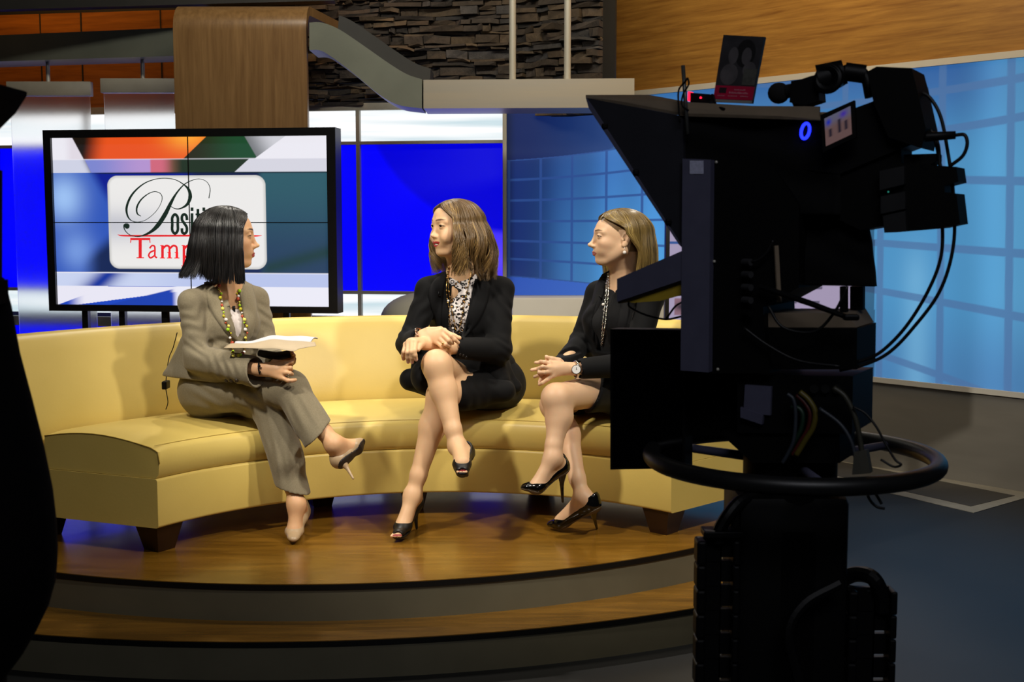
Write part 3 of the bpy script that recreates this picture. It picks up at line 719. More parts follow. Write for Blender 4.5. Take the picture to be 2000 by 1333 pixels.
def la(o): st([(o+10, 918), (o+35, 890), (o+62, 895), (o+68, 930), (o+68, 1000), (o+90, 1022)], 9); st([(o+68, 940), (o+20, 960), (o, 995), (o+22, 1022), (o+66, 995)], 9)
la(502)
def lstem(x, y0, y1, w_=14): bar(x, y0, x, y1, w_); bar(x-28, y1-2, x+28, y1-2, 5); bar(x-24, y0+4, x, y0+2, 5)
lstem(652, 885, 1025); st([(652, 925), (690, 890), (722, 900), (728, 940), (728, 1020)], 11); lstem(728, 960, 1025); st([(728, 925), (766, 890), (800, 900), (808, 940), (808, 1020)], 11); lstem(808, 960, 1025)
lstem(884, 885, 1110); st([(890, 920), (925, 890), (965, 910), (975, 955), (960, 1005), (925, 1024), (890, 1000)], 12)
la(1000)
lstem(1170, 812, 1025); st([(1160, 816), (1240, 822), (1255, 862), (1232, 905), (1172, 910)], 11); st([(1172, 910), (1250, 922), (1272, 965), (1245, 1015), (1160, 1020)], 11); la(1310)
st([(1435, 890), (1482, 1010)], 11, 1); st([(1530, 890), (1480, 1020), (1450, 1100), (1425, 1095)], 7, 3)
mb.build('red_serif_lettering', red, vs)
# ================================================================== monitor behind the sofa on the right
YM = 6.55; a, b = P(1298, 640, YM), P(1688, 640, YM)
zt2 = P(1298, 345, YM).z; zb2 = a.z
tv = thing('standing_monitor', 'black framed monitor showing web pages, behind the right end of the sofa', 'monitor', ((a.x+b.x)/2, YM, 0))
mb = MB(); mb.box(((a.x+b.x)/2, YM+.03, (zt2+zb2)/2), (b.x-a.x, .06, zt2-zb2), bev=.006); mb.build('monitor_frame', M_bez, tv, auto=30)
def web(U, V):
    z = L3('#d9d3e0')*np.ones(U.shape+(3,)); z = mix(z, L3('#e7a9bd'), sstep(V, .62, .72)*(1-sstep(V, .86, .9))); z = mix(z, L3('#3b6fb5'), ((V > .56)*(V < .58)).astype(float))
    for k in range(9):
        v0 = .5-.05*k; ln = (np.abs(V-v0) < .006)*(U > .1)*(U < .5+.4*np.sin(k*2.1)**2)*((U*60).astype(int) % 4 > 0); z = mix(z, L3('#54535f'), ln*.8)
    pic = (U > .03)*(U < .09)*(V > .06)*(V < .18); z = mix(z, mix(L3('#b98f8f'), L3('#40262a'), np.exp(-((U-.06)**2+(V-.12)**2)/.001)), pic)
    return z*np.array([.50, .44, .56])
print_panel('monitor_picture', (a.x+.022, YM-.002, 0), (b.x-.022, YM-.002, 0), zb2+.022, zt2-.022, web, gridmat('monitor_glow', 1), tv, 160, 110, th=.005)
mb = MB(); mb.box((1.5, YM+.05, (zb2+.2)/2), (.07, .05, zb2+.2)); mb.box((1.5, YM+.05, .015), (.28, .5, .03), bev=.01); mb.build('monitor_stand', M_bez, tv)
# ================================================================== FOREGROUND STUDIO CAMERA
M_blk = mat('matte_black_metal', '#060606', .6, noise=(40, '#040404', .5), spec=.15)
M_blk2 = mat('satin_black_plastic', '#0a0a0b', .5, noise=(40, '#070708', .5), spec=.2)
M_slate = mat('slate_painted_metal', '#55556a', .55, noise=(25, '#4c4c60', .5), spec=.2)
M_cloth = mat('black_hood_cloth', '#09090a', .9, noise=(20, '#050506', .5), bump=(14, .5, .01), spec=.2)
M_taupe = mat('taupe_hood_board', '#8a7a66', .7, noise=(20, '#7c6e5c', .5), spec=.3)
RD = Vector((-.87, .49, 0)).normalized(); RS = Vector((.49, .87, 0)).normalized()
RO = P(1450, 430, 2.5)
def N_(px, py, off=0.0): return onplane(px, py, RO+RS*off, RS)       # point of the rig's near side
def slab(mb, pts, off, th): return mb.prism([N_(x, y, off) for x, y in pts], RS*th)
def zc(px, py, Y): return P(px, py, Y)
# ---- pedestal
pc = P(1543, 905, 2.62)
ped = thing('camera_pedestal', 'tall black camera pedestal column with steering ring in the right foreground', 'camera pedestal', (pc.x, pc.y, 0))
mb = MB(); rw = .103
mb.tube([(pc.x, pc.y, .06), (pc.x, pc.y, .95)], [.115, .115], 8); mb.tube([(pc.x+.0, pc.y, .9), (pc.x, pc.y, 1.12)], [.10, .10], 24)
mb.box((pc.x-.01, pc.y, .55), (.235, .2, .95), bev=.02)
mb.build('column', M_blk, ped, auto=30)
MB().tube([(pc.x, pc.y, 0), (pc.x, pc.y, .05), (pc.x, pc.y, .16), (pc.x, pc.y, .2)], [.34, .36, .3, .14], 6).build('base_skirt', M_blk, ped, auto=30)
rc = P(1546, 893, 2.62); RR = .302
mb = MB(); mb.torus((rc.x, rc.y, rc.z), RR, .0185, n=96, m=16); mb.build('steering_ring', mat('ring_rubber', '#191919', .42, noise=(60, '#121212', .5)), ped, smooth=True)
for k in range(3):
    t = math.radians(30+120*k); e = Vector((math.cos(t), math.sin(t), 0)); c = Vector(rc)
    MB().tube([c+e*.04-Vector((0, 0, .01)), c+e*(RR-.005)], [.011, .009], 10).build('spoke', M_slate, ped, smooth=True)
MB().cyl((rc.x, rc.y, rc.z-.09), (rc.x, rc.y, rc.z+.1), .085, n=24).build('hub', M_blk2, ped, auto=30)
# cable chains: link by link
def chain(name, top, zend, wd, lean=0.0, dz=.052):
    mb = MB(); z = top.z; i = 0
    while z > zend and i < 40:
        x = top.x+lean*i
        mb.box((x-wd/2-.006, top.y, z-dz/2), (.020, .05, dz*.97), bev=.005); mb.box((x+wd/2+.004, top.y, z-dz/2), (.014, .05, dz*.97), bev=.004)
        mb.box((x-wd*.17, top.y+.012, z-dz*.5), (wd*.62, .012, dz*1.02)); mb.box((x+wd*.3, top.y+.012, z-dz*.38), (wd*.42, .012, dz*.86))
        z -= dz; i += 1
    return mb.build(name, M_blk2, ped)
q = P(1403, 1052, 2.5); chain('cable_chain', q, .12, .062)
q = P(1452, 985, 2.55); chain('cable_chain', q, .12, .03)
q = P(1703, 1150, 2.55); chain('cable_chain', q, .12, .075)
mb = MB(); mb.tube(spline([P(1403, 1060, 2.5), P(1408, 1030, 2.5), P(1440, 985, 2.52), P(1475, 968, 2.55)], 6), .014, 10); mb.box(P(1410, 1040, 2.5), (.082, .05, .014), bev=.003)
mb.build('chain_bracket', M_blk2, ped)
mb = MB(); mb.tube(spline([P(1640, 1135, 2.6), P(1672, 1122, 2.58), P(1705, 1130, 2.55), P(1722, 1165, 2.55), P(1724, 1195, 2.55)], 6), .017, 10); mb.tube([P(1655, 1148, 2.57), P(1700, 1155, 2.56)], .006, 8)
mb.build('chain_bracket', M_blk2, ped)
mb = MB(); mb.tube(spline([P(1560, 1333, 2.44), P(1540, 1240, 2.45), P(1570, 1180, 2.46), P(1640, 1140, 2.47)], 6), .012, 8); mb.build('hose', M_blk2, ped)
mb = MB(); mb.box(P(1636, 1035, 2.6), (.035, .04, .04), bev=.006); mb.cyl(P(1636, 1045, 2.6), P(1634, 1075, 2.6), .012); mb.build('latch', M_blk2, ped, auto=30)
# ---- confidence monitor low at left of the rig
cm = thing('studio_monitor', 'flat black monitor hanging on the left side of the camera rig', 'monitor', tuple(N_(1262, 918, -.03)))
mb = MB(); mb.prism([N_(1192, 643, .11), N_(1192, 918, .11), N_(1338, 915, .11), N_(1338, 645, .11)], RS*.045); mb.build('monitor_body', M_blk2, cm)
mb = MB(); mb.prism([N_(1197, 650, .109), N_(1197, 911, .109), N_(1333, 908, .109), N_(1333, 652, .109)], -RS*.002); mb.build('monitor_glass', mat('dark_glass', '#050506', .12, noise=(5, '#040405', .5)), cm)
mb = MB(); slab(mb, [(1330, 700), (1470, 700), (1470, 850), (1330, 850)], .16, .05); mb.build('mount_arm', M_blk, cm)
# ---- teleprompter
tp_ = thing('teleprompter', 'large black teleprompter with slanted hood mounted before the camera', 'teleprompter', tuple(N_(1450, 700, .1)))
mb = MB(); slab(mb, [(1144, 191), (1318, 224), (1334, 232), (1336, 486), (1329, 480)], 0, .012); mb.build('hood_side_panel', mat('dark_hood_board', '#26262d', .6, noise=(20, '#202026', .5), spec=.3), tp_)
mb = MB(); slab(mb, [(1144, 191), (1160, 214), (1334, 486), (1326, 478), (1150, 212)], -.006, .02)
mb.build('hood_edge', M_slate, tp_)
mb = MB(); tpts = [N_(1144, 191, 0), N_(1334, 227, 0), N_(1620, 236, 0), N_(1620, 212, .18)+Vector((0, 0, .0)), N_(1473, 209, .18), N_(1144, 191, 0)+RS*.34+Vector((0, 0, .03))]
tpts[3] = tpts[2]+RS*.34+Vector((0, 0, .035)); tpts[4] = tpts[1]+RS*.34+Vector((0, 0, .03))
mb.prism([tpts[0], tpts[1], tpts[2], tpts[3], tpts[4], tpts[5]], (0, 0, .006)); mb.build('hood_top_board', M_taupe, tp_)
mb = MB(); slab(mb, [(1146, 188), (1473, 207), (1600, 208), (1600, 232), (1335, 224)], .012, .008); mb.build('hood_top_flange', M_taupe, tp_)
for p in ((1181, 247), (1242, 337), (1305, 434)):
    mb = MB(); mb.box(N_(p[0], p[1], -.004), (.013, .013, .012), bev=.003); mb.build('hood_clip', M_blk, tp_)
def wavy(mb, pts, off, th, amp=.006, n=36):
    """cloth sheet: grid inside a quad with soft folds"""
    a, b, c, d = [N_(x, y, off) for x, y in pts]; V = []; m = n
    for j in range(m+1):
        for i in range(n+1):
            u, v = i/n, j/m; p = (a*(1-u)+b*u)*(1-v)+(d*(1-u)+c*u)*v
            V.append(p+RS*(-amp*(math.sin(u*9+v*5)+.6*math.sin(v*14-u*6))))
    k = len(V); V += [p+RS*th for p in V]
    F = [(j*(n+1)+i, j*(n+1)+i+1, (j+1)*(n+1)+i+1, (j+1)*(n+1)+i) for j in range(m) for i in range(n)]
    F += [tuple(k+q for q in f[::-1]) for f in F]
    for i in range(n): F += [(i+1, i, k+i, k+i+1), (m*(n+1)+i, m*(n+1)+i+1, k+m*(n+1)+i+1, k+m*(n+1)+i)]
    for j in range(m): F += [(j*(n+1), (j+1)*(n+1), k+(j+1)*(n+1), k+j*(n+1)), ((j+1)*(n+1)+n, j*(n+1)+n, k+j*(n+1)+n, k+(j+1)*(n+1)+n)]
    return mb.add(V, F)
mb = MB(); wavy(mb, [(1320, 226), (1640, 232), (1640, 420), (1326, 420)], .02, .20); mb.build('hood_cloth', M_cloth, tp_, smooth=True)
mb = MB(); wavy(mb, [(1560, 330), (1692, 430), (1710, 560), (1470, 556)], .06, .02, .004); mb.build('hood_cloth_skirt', M_cloth, tp_, smooth=True)
mb = MB(); slab(mb, [(1388, 312), (1500, 312), (1560, 400), (1560, 562), (1490, 600), (1492, 640), (1505, 730), (1388, 730)], .01, .22); mb.build('mirror_box', M_blk, tp_)
mb = MB(); slab(mb, [(1333, 310), (1388, 312), (1384, 728), (1329, 724)], -.012, .09); mb.build('upright_post', M_slate, tp_)
mb = MB(); slab(mb, [(1347, 314), (1374, 314), (1374, 340), (1347, 340)], -.0135, .001); mb.build('sticker', mat('white_sticker', '#b9bcd6', .6, noise=(200, '#9a9cb4', .6)), tp_)
for p in ((1399, 317), (1395, 511), (1402, 722)): MB().ball(N_(p[0], p[1], .008), .0035).build('screw', M_alu, tp_, smooth=True)
mb = MB(); slab(mb, [(1205, 545), (1333, 490), (1333, 547), (1205, 590)], -.01, .008); mb.build('tray_front', M_slate, tp_)
mb = MB(); mb.prism([N_(1207, 588, 0), N_(1333, 546, 0), N_(1333, 546, 0)+RS*.3-Vector((0, 0, .03)), N_(1207, 588, 0)+RS*.3-Vector((0, 0, .0))], (0, 0, -.006)); mb.build('tray_floor', M_taupe, tp_)
slab(MB(), [(1222, 588), (1333, 546), (1333, 576), (1290, 588), (1235, 592)], .004, .006).build('sofa_reflection_strip', mat('amber_sofa_reflection', '#b89c30', .6, noise=(20, '#a88c28', .5), spec=.2), tp_)  # sofa's yellow reflection in the prompter glass, painted as a flat amber strip
mb = MB(); mb.tube(spline([N_(1228, 590, .02), N_(1230, 600, .02), N_(1260, 615, .02), N_(1300, 624, .02), N_(1333, 618, .02)], 6), .0022, 6); mb.tube(spline([N_(1300, 625, .02), N_(1318, 600, .02), N_(1333, 590, .02)], 6), .0022, 6); mb.build('tray_cable', M_blk2, tp_)
# equipment boxes on the rig
def boxthing(name, label, cat, pts, off, th, m=M_blk, extra=None):
    t = thing(name, label, cat, tuple(N_(pts[0][0], pts[0][1], off)))
    slab(MB(), pts, off, th).build('casing', m, t)
    return t
t = boxthing('converter_box', 'wide black box on the rig just below the small lilac gap', 'equipment box', [(1490, 640), (1674, 642), (1673, 722), (1490, 722)], .03, .16)
slab(MB(), [(1494, 612), (1655, 612), (1672, 640), (1490, 640)], .04, .15).build('box_lid', M_taupe, t)
t = boxthing('power_supply', 'lower black box on the rig with cables plugged into its back', 'equipment box', [(1440, 732), (1666, 735), (1664, 848), (1440, 846)], .04, .17, M_blk2)
mb = MB(); slab(mb, [(1455, 752), (1506, 756), (1504, 812), (1452, 806)], .03, .01); slab(mb, [(1446, 796), (1490, 812), (1488, 830), (1446, 816)], .025, .012); mb.build('bracket_plate', M_slate, t)
for i in range(3):
    MB().cyl(N_(1590+22*i, 760, .03), N_(1590+22*i, 760, .045), .009, n=14).build('socket', M_blk, t)
for i, y in enumerate((512, 536, 561, 586, 612)):
    c = N_(1452, y, .0); MB().cyl(c, c+RD*-.02-RS*.012, .007, n=12).build('connector', mat('dull_connector_metal', '#3e3e40', .5, .3, noise=(30, '#303032', .5)) if i < 4 else M_blk2, tp_)
mb = MB(); mb.tube([N_(1516, 480, .0), N_(1522, 590, .0)], .005, 8); mb.build('thin_rod', M_taupe, tp_)
# panning arm and struts
mb = MB(); mb.tube([N_(1484, 560, -.01), N_(1580, 592, -.03), N_(1660, 622, -.04)], [.006, .006, .005], 10); mb.box(N_(1662, 620, -.04), (.03, .02, .012), bev=.004); mb.build('tilt_lever', M_blk2, tp_)
mb = MB(); slab(mb, [(1405, 846), (1640, 848), (1640, 905), (1470, 905)], .05, .12); mb.build('head_plate', M_blk, ped)
mb = MB(); slab(mb, [(1640, 560), (1652, 560), (1652, 640), (1640, 640)], .06, .02); slab(mb, [(1660, 560), (1685, 560), (1685, 606), (1660, 606)], .12, .02); mb.build('rear_strut', M_blk, tp_)
# ---- camcorder
CD = (RD+Vector((0, 0, -.16))).normalized()
cc = thing('camcorder', 'black video camera with glowing flip-out screen on top of the rig', 'video camera', tuple(N_(1680, 330, .02)))
mb = MB(); slab(mb, [(1552, 262), (1580, 245), (1640, 222), (1700, 200), (1790, 160), (1808, 250), (1800, 275), (1735, 300), (1640, 340), (1560, 330), (1548, 300)], .02, .11); mb.build('camera_body', M_blk2, cc)
mb = MB(); mb.cyl(N_(1575, 300, .075), N_(1470, 330, .075), .045, n=24); mb.build('lens_barrel', M_blk, cc, auto=30)
mb = MB(); slab(mb, [(1694, 140), (1712, 130), (1780, 133), (1790, 170), (1808, 250), (1800, 290), (1735, 268), (1706, 200)], -.005, .12); mb.build('battery_pack', M_blk, cc)
mb = MB(); slab(mb, [(1602, 225), (1668, 196), (1672, 268), (1607, 298)], -.03, .012); mb.build('flip_screen_case', M_blk2, cc)
def lcdcol(U, V):
    z = mix(L3('#8a6a66')*np.ones(U.shape+(3,)), L3('#7e7c96'), sstep(V, .5, .9)); z = mix(z, L3('#2438e0'), np.exp(-((U-.15)**2/.01+(V-.8)**2/.012))); z = mix(z, L3('#5a3ad0'), np.exp(-((U-.72)**2/.02+(V-.85)**2/.012)))
    for c_, h in ((.2, .55), (.55, .75), (.8, .6)): z = mix(z, L3('#2a2030'), (np.exp(-((U-c_)**2/.004))*(V < h)*(V > .25)))
    return z*.4
qa, qb, qc_, qd = N_(1613, 286, -.032), N_(1664, 262, -.032), N_(1661, 207, -.032), N_(1610, 232, -.032)
nn = 40; V = []; cl = []
for j in range(nn+1):
    for i in range(nn+1):
        u, v = i/nn, j/nn; V.append((qa*(1-u)+qb*u)*(1-v)+(qd*(1-u)+qc_*u)*v); cl.append(list(lcdcol(np.array([[u]]), np.array([[v]]))[0, 0])+[1])
o = newobj('flip_screen', V, [(j*(nn+1)+i, j*(nn+1)+i+1, (j+1)*(nn+1)+i+1, (j+1)*(nn+1)+i) for j in range(nn) for i in range(nn)], gridmat('flip_screen_glow', 1), cc)
at = o.data.color_attributes.new('Col', 'FLOAT_COLOR', 'POINT'); at.data.foreach_set('color', np.array(cl, np.float32).ravel())
# blue lit button ring
mb = MB(); pts = [N_(1573+8*math.cos(t)+2.5*math.sin(t), 256-15*math.sin(t), .012) for t in np.linspace(0, 2*PI, 25)]; mb.tube(pts, .0032, 8, caps=False)
mb.build('blue_light_ring', mat('blue_led', '#0a10ff', .4, emit=((.01, .02, 1, 1), 3.5), noise=(50, '#0a10e0', .3)), cc, smooth=True)
# handle, microphone, viewfinder
mb = MB(); mb.tube(spline([N_(1700, 190, .06), N_(1690, 150, .06), N_(1665, 135, .06), N_(1620, 150, .06), N_(1560, 170, .06), N_(1560, 205, .06), N_(1585, 240, .06)], 6), [.011]*37, 12); mb.build('carry_handle', M_blk2, cc, smooth=True)
mb = MB(); mb.cyl(N_(1600, 156, .04), N_(1650, 140, .05), .030, .024, n=24); mb.torus(N_(1618, 154, .02), .022, .008, (-.5, -.8, .1), 24, 8); mb.cyl(N_(1618, 154, .022), N_(1640, 150, .06), .027, .02, n=24); mb.cyl(N_(1650, 140, .05), N_(1690, 145, .06), .018, n=16); mb.build('viewfinder', M_blk2, cc, smooth=False, auto=30)
mb = MB(); mb.ball(N_(1521, 182, .05), .0215, sc=(1.05, 1, 1)); mb.cyl(N_(1521, 182, .05), N_(1590, 168, .05), .014, n=16); mb.build('microphone', mat('foam_windshield', '#0c0c0c', .95, noise=(200, '#060606', .5), bump=(300, .5, .002)), cc, smooth=True)
mb = MB(); slab(mb, [(1545, 158), (1596, 150), (1600, 196), (1570, 206), (1542, 200)], .03, .05); mb.build('microphone_holder', M_blk2, cc)
mb = MB(); mb.tube([N_(1740, 275, .02), N_(1800, 268, .02), N_(1866, 264, .02)], [.011, .0095, .0075], 12); mb.build('audio_plug', M_blk2, cc, smooth=True)
# rear stacked packs
t = thing('wireless_receiver', 'stack of black battery and receiver blocks hanging behind the video camera', 'battery pack', tuple(N_(1800, 400, .05)))
mb = MB(); slab(mb, [(1722, 330), (1750, 318), (1868, 326), (1872, 355), (1845, 362), (1845, 376), (1868, 378), (1875, 438), (1838, 446), (1730, 455), (1720, 400)], .02, .09); mb.build('pack_block', M_blk, t)
mb = MB(); slab(mb, [(1765, 302), (1828, 300), (1828, 314), (1812, 326), (1765, 326)], .03, .06); mb.build('pack_clip', M_blk2, t)
mb = MB(); slab(mb, [(1718, 334), (1766, 324), (1766, 360), (1718, 372)], .005, .02); slab(mb, [(1720, 384), (1768, 374), (1768, 408), (1720, 418)], .005, .02); slab(mb, [(1724, 422), (1768, 412), (1770, 452), (1727, 455)], .005, .02); mb.build('pack_front_blocks', mat('worn_black_plastic', '#1c1c1e', .5, noise=(30, '#141415', .5)), t)
mb = MB(); slab(mb, [(1640, 300), (1760, 290), (1760, 350), (1735, 440), (1680, 450), (1640, 430)], .03, .1); mb.build('rear_plate', M_blk, t)
MB().ball(N_(1735, 375, .0), .0018).build('status_light', mat('green_led', '#1a5a50', .4, emit=('#2a8a78', .6), noise=(50, '#1a5a50', .3)), t)
# ---- things on top of the prompter
bk_ = thing('booklet', 'upright photo booklet with a red band standing on the prompter hood', 'booklet', tuple(N_(1430, 202, .06)))
B4 = [(1392, 199), (1468, 202), (1493, 72), (1413, 68)]
def bp(u, v, o=0): 
    a, b, c, d = [N_(x, y, .06+o) for x, y in B4]; return (a*(1-u)+b*u)*(1-v)+(d*(1-u)+c*u)*v
def bquad(mb, u0, u1, v0, v1, o, th=.001): return mb.prism([bp(u0, v0, o), bp(u1, v0, o), bp(u1, v1, o), bp(u0, v1, o)], RS*th)
bquad(MB(), 0, 1, 0, 1, 0, .012).build('cover', mat('dark_grey_photo', '#3a383b', .5, noise=(30, '#222123', .6), spec=.3), bk_)
bquad(MB(), 0, 1, .045, .25, -.0008).build('red_band', mat('crimson_print', '#b81540', .5, noise=(30, '#93102f', .5), spec=.3), bk_)
bquad(MB(), 0, 1, 0, .04, -.0008).build('white_base_strip', mat('pale_print', '#8e8b86', .5, noise=(30, '#7c7976', .5), spec=.3), bk_)
bquad(MB(), .66, 1-.02, .27, .52, -.0012).build('price_label', mat('grey_label_print', '#55554f', .5, noise=(120, '#3c3c38', .6), spec=.3), bk_)
def oval(mb, cu, cv, ru, rv, o): mb.add([bp(cu+ru*math.cos(t), cv+rv*math.sin(t), o) for t in np.linspace(0, 2*PI, 24, endpoint=False)], [tuple(range(24))])
mb = MB(); oval(mb, .62, .74, .24, .21, -.0004); mb.build('printed_dark_hair', mat('near_black_print', '#1c1b1c', .5, noise=(30, '#121112', .5), spec=.3), bk_)
mb = MB(); oval(mb, .33, .70, .12, .13, -.0008); oval(mb, .66, .70, .12, .13, -.0009); oval(mb, .3, .42, .22, .16, -.0006); oval(mb, .78, .5, .16, .12, -.0007); mb.build('printed_faces', mat('grey_face_print', '#5c585a', .5, noise=(30, '#3a383a', .6), spec=.3), bk_)
mb = MB(); mw = mat('pale_red_print_text', '#c87c8c', .5, noise=(30, '#b86a7c', .5), spec=.3)
# the print on the band is too blurred to read: rows of small irregular strokes
def blurred(u0, u1, v0, h, seed):
    rnd = random.Random(seed); u = u0
    while u < u1:
        w_ = rnd.uniform(.014, .030); hh = h*rnd.uniform(.6, 1)
        mb.add([bp(u, v0, -.0016), bp(u+w_, v0, -.0016), bp(u+w_, v0+hh, -.0016), bp(u, v0+hh, -.0016)], [(0, 1, 2, 3)]); u += w_+.010
blurred(.50, .76, .185, .022, 1); blurred(.38, .86, .135, .030, 2); blurred(.10, .28, .092, .016, 3); blurred(.36, .60, .092, .016, 4); blurred(.68, .88, .092, .016, 5)
mb.build('printed_words', mw, bk_)
bquad(MB(), .12, .3, .14, .22, -.0014).build('printed_badge', mat('near_black_print2', '#2b1a20', .5, noise=(30, '#22141a', .5)), bk_)
tl = thing('tally_light', 'small black box with glowing red end lamp beside the booklet', 'lamp', tuple(N_(1365, 200, .03)))
mb = MB(); slab(mb, [(1348, 181), (1386, 184), (1386, 202), (1348, 200)], .03, .03); mb.build('lamp_housing', M_blk2, tl)
M_red = mat('red_led', '#ff0030', .4, emit=((1, .01, .04, 1), 2.5), noise=(50, '#e00028', .3))
mb = MB(); slab(mb, [(1343.5, 179), (1347.5, 179), (1347, 197), (1343, 197)], .028, .02); mb.build('red_lamp', M_red, tl)
MB().ball(N_(1368.5, 191, .028), .0024).build('red_dot', M_red, tl)
mb = MB(); mb.tube(spline([N_(1386, 195, .03), N_(1392, 186, .03), N_(1398, 205, .02), N_(1415, 214, .01), N_(1400, 208, .02)], 6), .003, 8); mb.build('clip_cable', M_blk2, tl)
an = thing('antenna_rod', 'thin steel antenna rod with looped cable at the front of the hood', 'antenna', tuple(N_(1342, 262, -.01)))
mb = MB(); mb.tube([N_(1334, 128, -.012), N_(1343, 262, -.012)], .0042, 10); mb.build('rod', mat('grey_rod_metal', '#6a6a66', .4, .6, noise=(40, '#5c5c58', .5)), an, smooth=True)
mb = MB(); mb.tube(spline([N_(1343, 152, -.015), N_(1338, 160, -.016), N_(1326, 175, -.016), N_(1325, 200, -.016), N_(1328, 240, -.016)], 6), .002, 6); mb.tube(spline([N_(1343, 152, -.015), N_(1345, 165, -.016), N_(1334, 185, -.016), N_(1332, 205, -.016), N_(1345, 216, -.016)], 6), .002, 6); mb.build('looped_cable', M_blk2, an, smooth=True)
# ---- cables
def cable(label, pts, r, m, off=.05, group='cables on the camera rig'):
    mb = MB(); mb.tube(spline([N_(p[0], p[1], p[2] if len(p) > 2 else off) for p in pts], 8), r, 8); o = mb.build('cable', m, None, smooth=True); tag(o, label, 'cable', group)
M_cab = mat('black_cable_rubber', '#0c0c0e', .5, noise=(60, '#080809', .5))
cable('outer black cable looping from the battery top down the right side of the rig', [(1788, 182), (1812, 187), (1836, 225), (1850, 290), (1862, 380), (1862, 480), (1835, 570), (1780, 645), (1735, 690), (1690, 712), (1640, 724)], .0034, M_cab)
cable('inner black cable arc running beside the outer one down to the box', [(1806, 240), (1830, 275), (1836, 330), (1840, 420), (1838, 500), (1812, 570), (1768, 640), (1720, 688), (1680, 706), (1640, 712)], .0034, M_cab)
cable('short black cable looping back under the audio plug', [(1866, 264), (1884, 264), (1889, 282), (1880, 305), (1855, 325)], .0034, M_cab, .02)
cable('short pair cable beside the battery leading down to the packs', [(1800, 240), (1822, 262), (1832, 300), (1838, 328)], .003, M_cab, .05)
cable('yellow cable curving down from the lower black box', [(1562, 766), (1580, 782), (1592, 805), (1588, 835), (1572, 862), (1555, 890)], .0058, mat('yellow_cable', '#5c5114', .5, noise=(60, '#504610', .5)), .0)
cable('red cable inside the yellow one', [(1556, 772), (1572, 788), (1582, 808), (1578, 838), (1562, 866), (1548, 890)], .005, mat('red_cable', '#4c120e', .5, noise=(60, '#40100a', .5)), .004)
cable('green cable inside the red one', [(1545, 795), (1560, 798), (1568, 812), (1564, 840), (1550, 866), (1540, 888)], .005, mat('green_cable', '#12301f', .5, noise=(60, '#0e281a', .5)), .006)
cable('pale grey cable leftmost of the coloured bundle', [(1538, 770), (1550, 782), (1554, 815), (1550, 860), (1538, 888), (1528, 905)], .004, mat('grey_cable', '#30363f', .5, noise=(60, '#282e36', .5)), -.002)
cable('olive cable dropping to a grey plug above the ring', [(1628, 758), (1650, 775), (1668, 810), (1678, 850), (1684, 890)], .0055, mat('olive_cable', '#34332a', .5, noise=(60, '#3e3c2c', .5)), -.01)
cable('thin dark cable arcing out right of the rig over the steering ring', [(1666, 795), (1690, 808), (1712, 835), (1728, 865), (1748, 898), (1760, 908), (1745, 912), (1720, 898)], .0024, M_cab, -.02)
cable('grey cable crossing inside the steering ring', [(1600, 798), (1640, 828), (1662, 862), (1672, 900)], .004, mat('grey_cable', '#4a5260', .5), -.01)
cable('short black cable end dangling below the steering ring', [(1690, 950), (1698, 975), (1712, 990), (1728, 994)], .003, M_cab, .0)
cable('black cable tail beside it, bending under the ring', [(1700, 950), (1712, 968), (1722, 985)], .003, M_cab, .0)
cable('dark cable hanging across the lilac gap', [(1500, 598), (1530, 640), (1590, 648), (1630, 610), (1655, 560)], .003, M_cab, -.02)
cable('dark cable from the lowest connector to the converter box', [(1452, 640), (1500, 675), (1560, 705), (1640, 716)], .003, M_cab, -.01)
cable('cable from the top connector curving up to the hood', [(1456, 512), (1480, 508), (1498, 492), (1510, 470)], .003, M_cab, -.01)
mb = MB(); slab(mb, [(1668, 884), (1692, 880), (1700, 925), (1664, 928)], -.02, .02); o = mb.build('cable_plug', mat('grey_plug_plastic', '#4c4a40', .6, noise=(30, '#403e36', .5)), None); tag(o, 'grey-olive plug standing upright inside the steering ring', 'plug')
# ================================================================== LEFT FOREGROUND SILHOUETTE
M_shape = mat('soft_black_cloth', '#060506', .95, noise=(8, '#040304', .5), bump=(6, .3, .01), spec=.1)
YS = 1.9
prof = [(18, 600), (34, 690), (60, 790), (82, 880), (98, 960), (106, 1030), (108, 1080), (104, 1140), (90, 1190), (66, 1240), (40, 1285), (10, 1325)]
cx = P(-190, 900, YS); V = []; n_ = 40; rows = []
for x, y in [(4, 545)]+prof:
    q = P(x, y, YS); rows.append((q.x-cx.x, q.z))
rows = [(rows[0][0]*.3, rows[0][1]+.05)]+rows+[(rows[-1][0]*.7, 0.35), (.06, .3), (.06, 0)]
for r, z in rows:
    for k in range(n_): V.append(Vector((cx.x+r*math.cos(2*PI*k/n_), YS+.55*r*math.sin(2*PI*k/n_), z)))
F = [(i*n_+k, i*n_+(k+1) % n_, (i+1)*n_+(k+1) % n_, (i+1)*n_+k) for i in range(len(rows)-1) for k in range(n_)]+[tuple(range(n_))[::-1]]+[tuple((len(rows)-1)*n_+k for k in range(n_))]
lc = thing('covered_camera', 'black cloth-covered camera bulging in from the left edge of the foreground', 'covered camera', (cx.x, YS, 0))
MB().add(V, F).build('cloth_cover', M_shape, lc, smooth=True)
mb = MB(); mb.prism([P(x, y, YS) for x, y in [(-140, 185), (20, 184), (45, 177), (53, 180), (52, 188), (30, 222), (0, 252), (-140, 360)]], (0, -.10, 0)); mb.build('lens_hood', M_shape, lc)
mb = MB(); mb.prism([P(x, y, YS) for x, y in [(-60, 546), (16, 546), (17, 592), (-60, 594)]], (0, -.08, 0)); mb.build('grip', M_shape, lc)
mb = MB(); mb.tube([P(-60, 330, YS+.1), P(-60, 600, YS+.1)], .05, 12); mb.build('yoke', M_shape, lc)
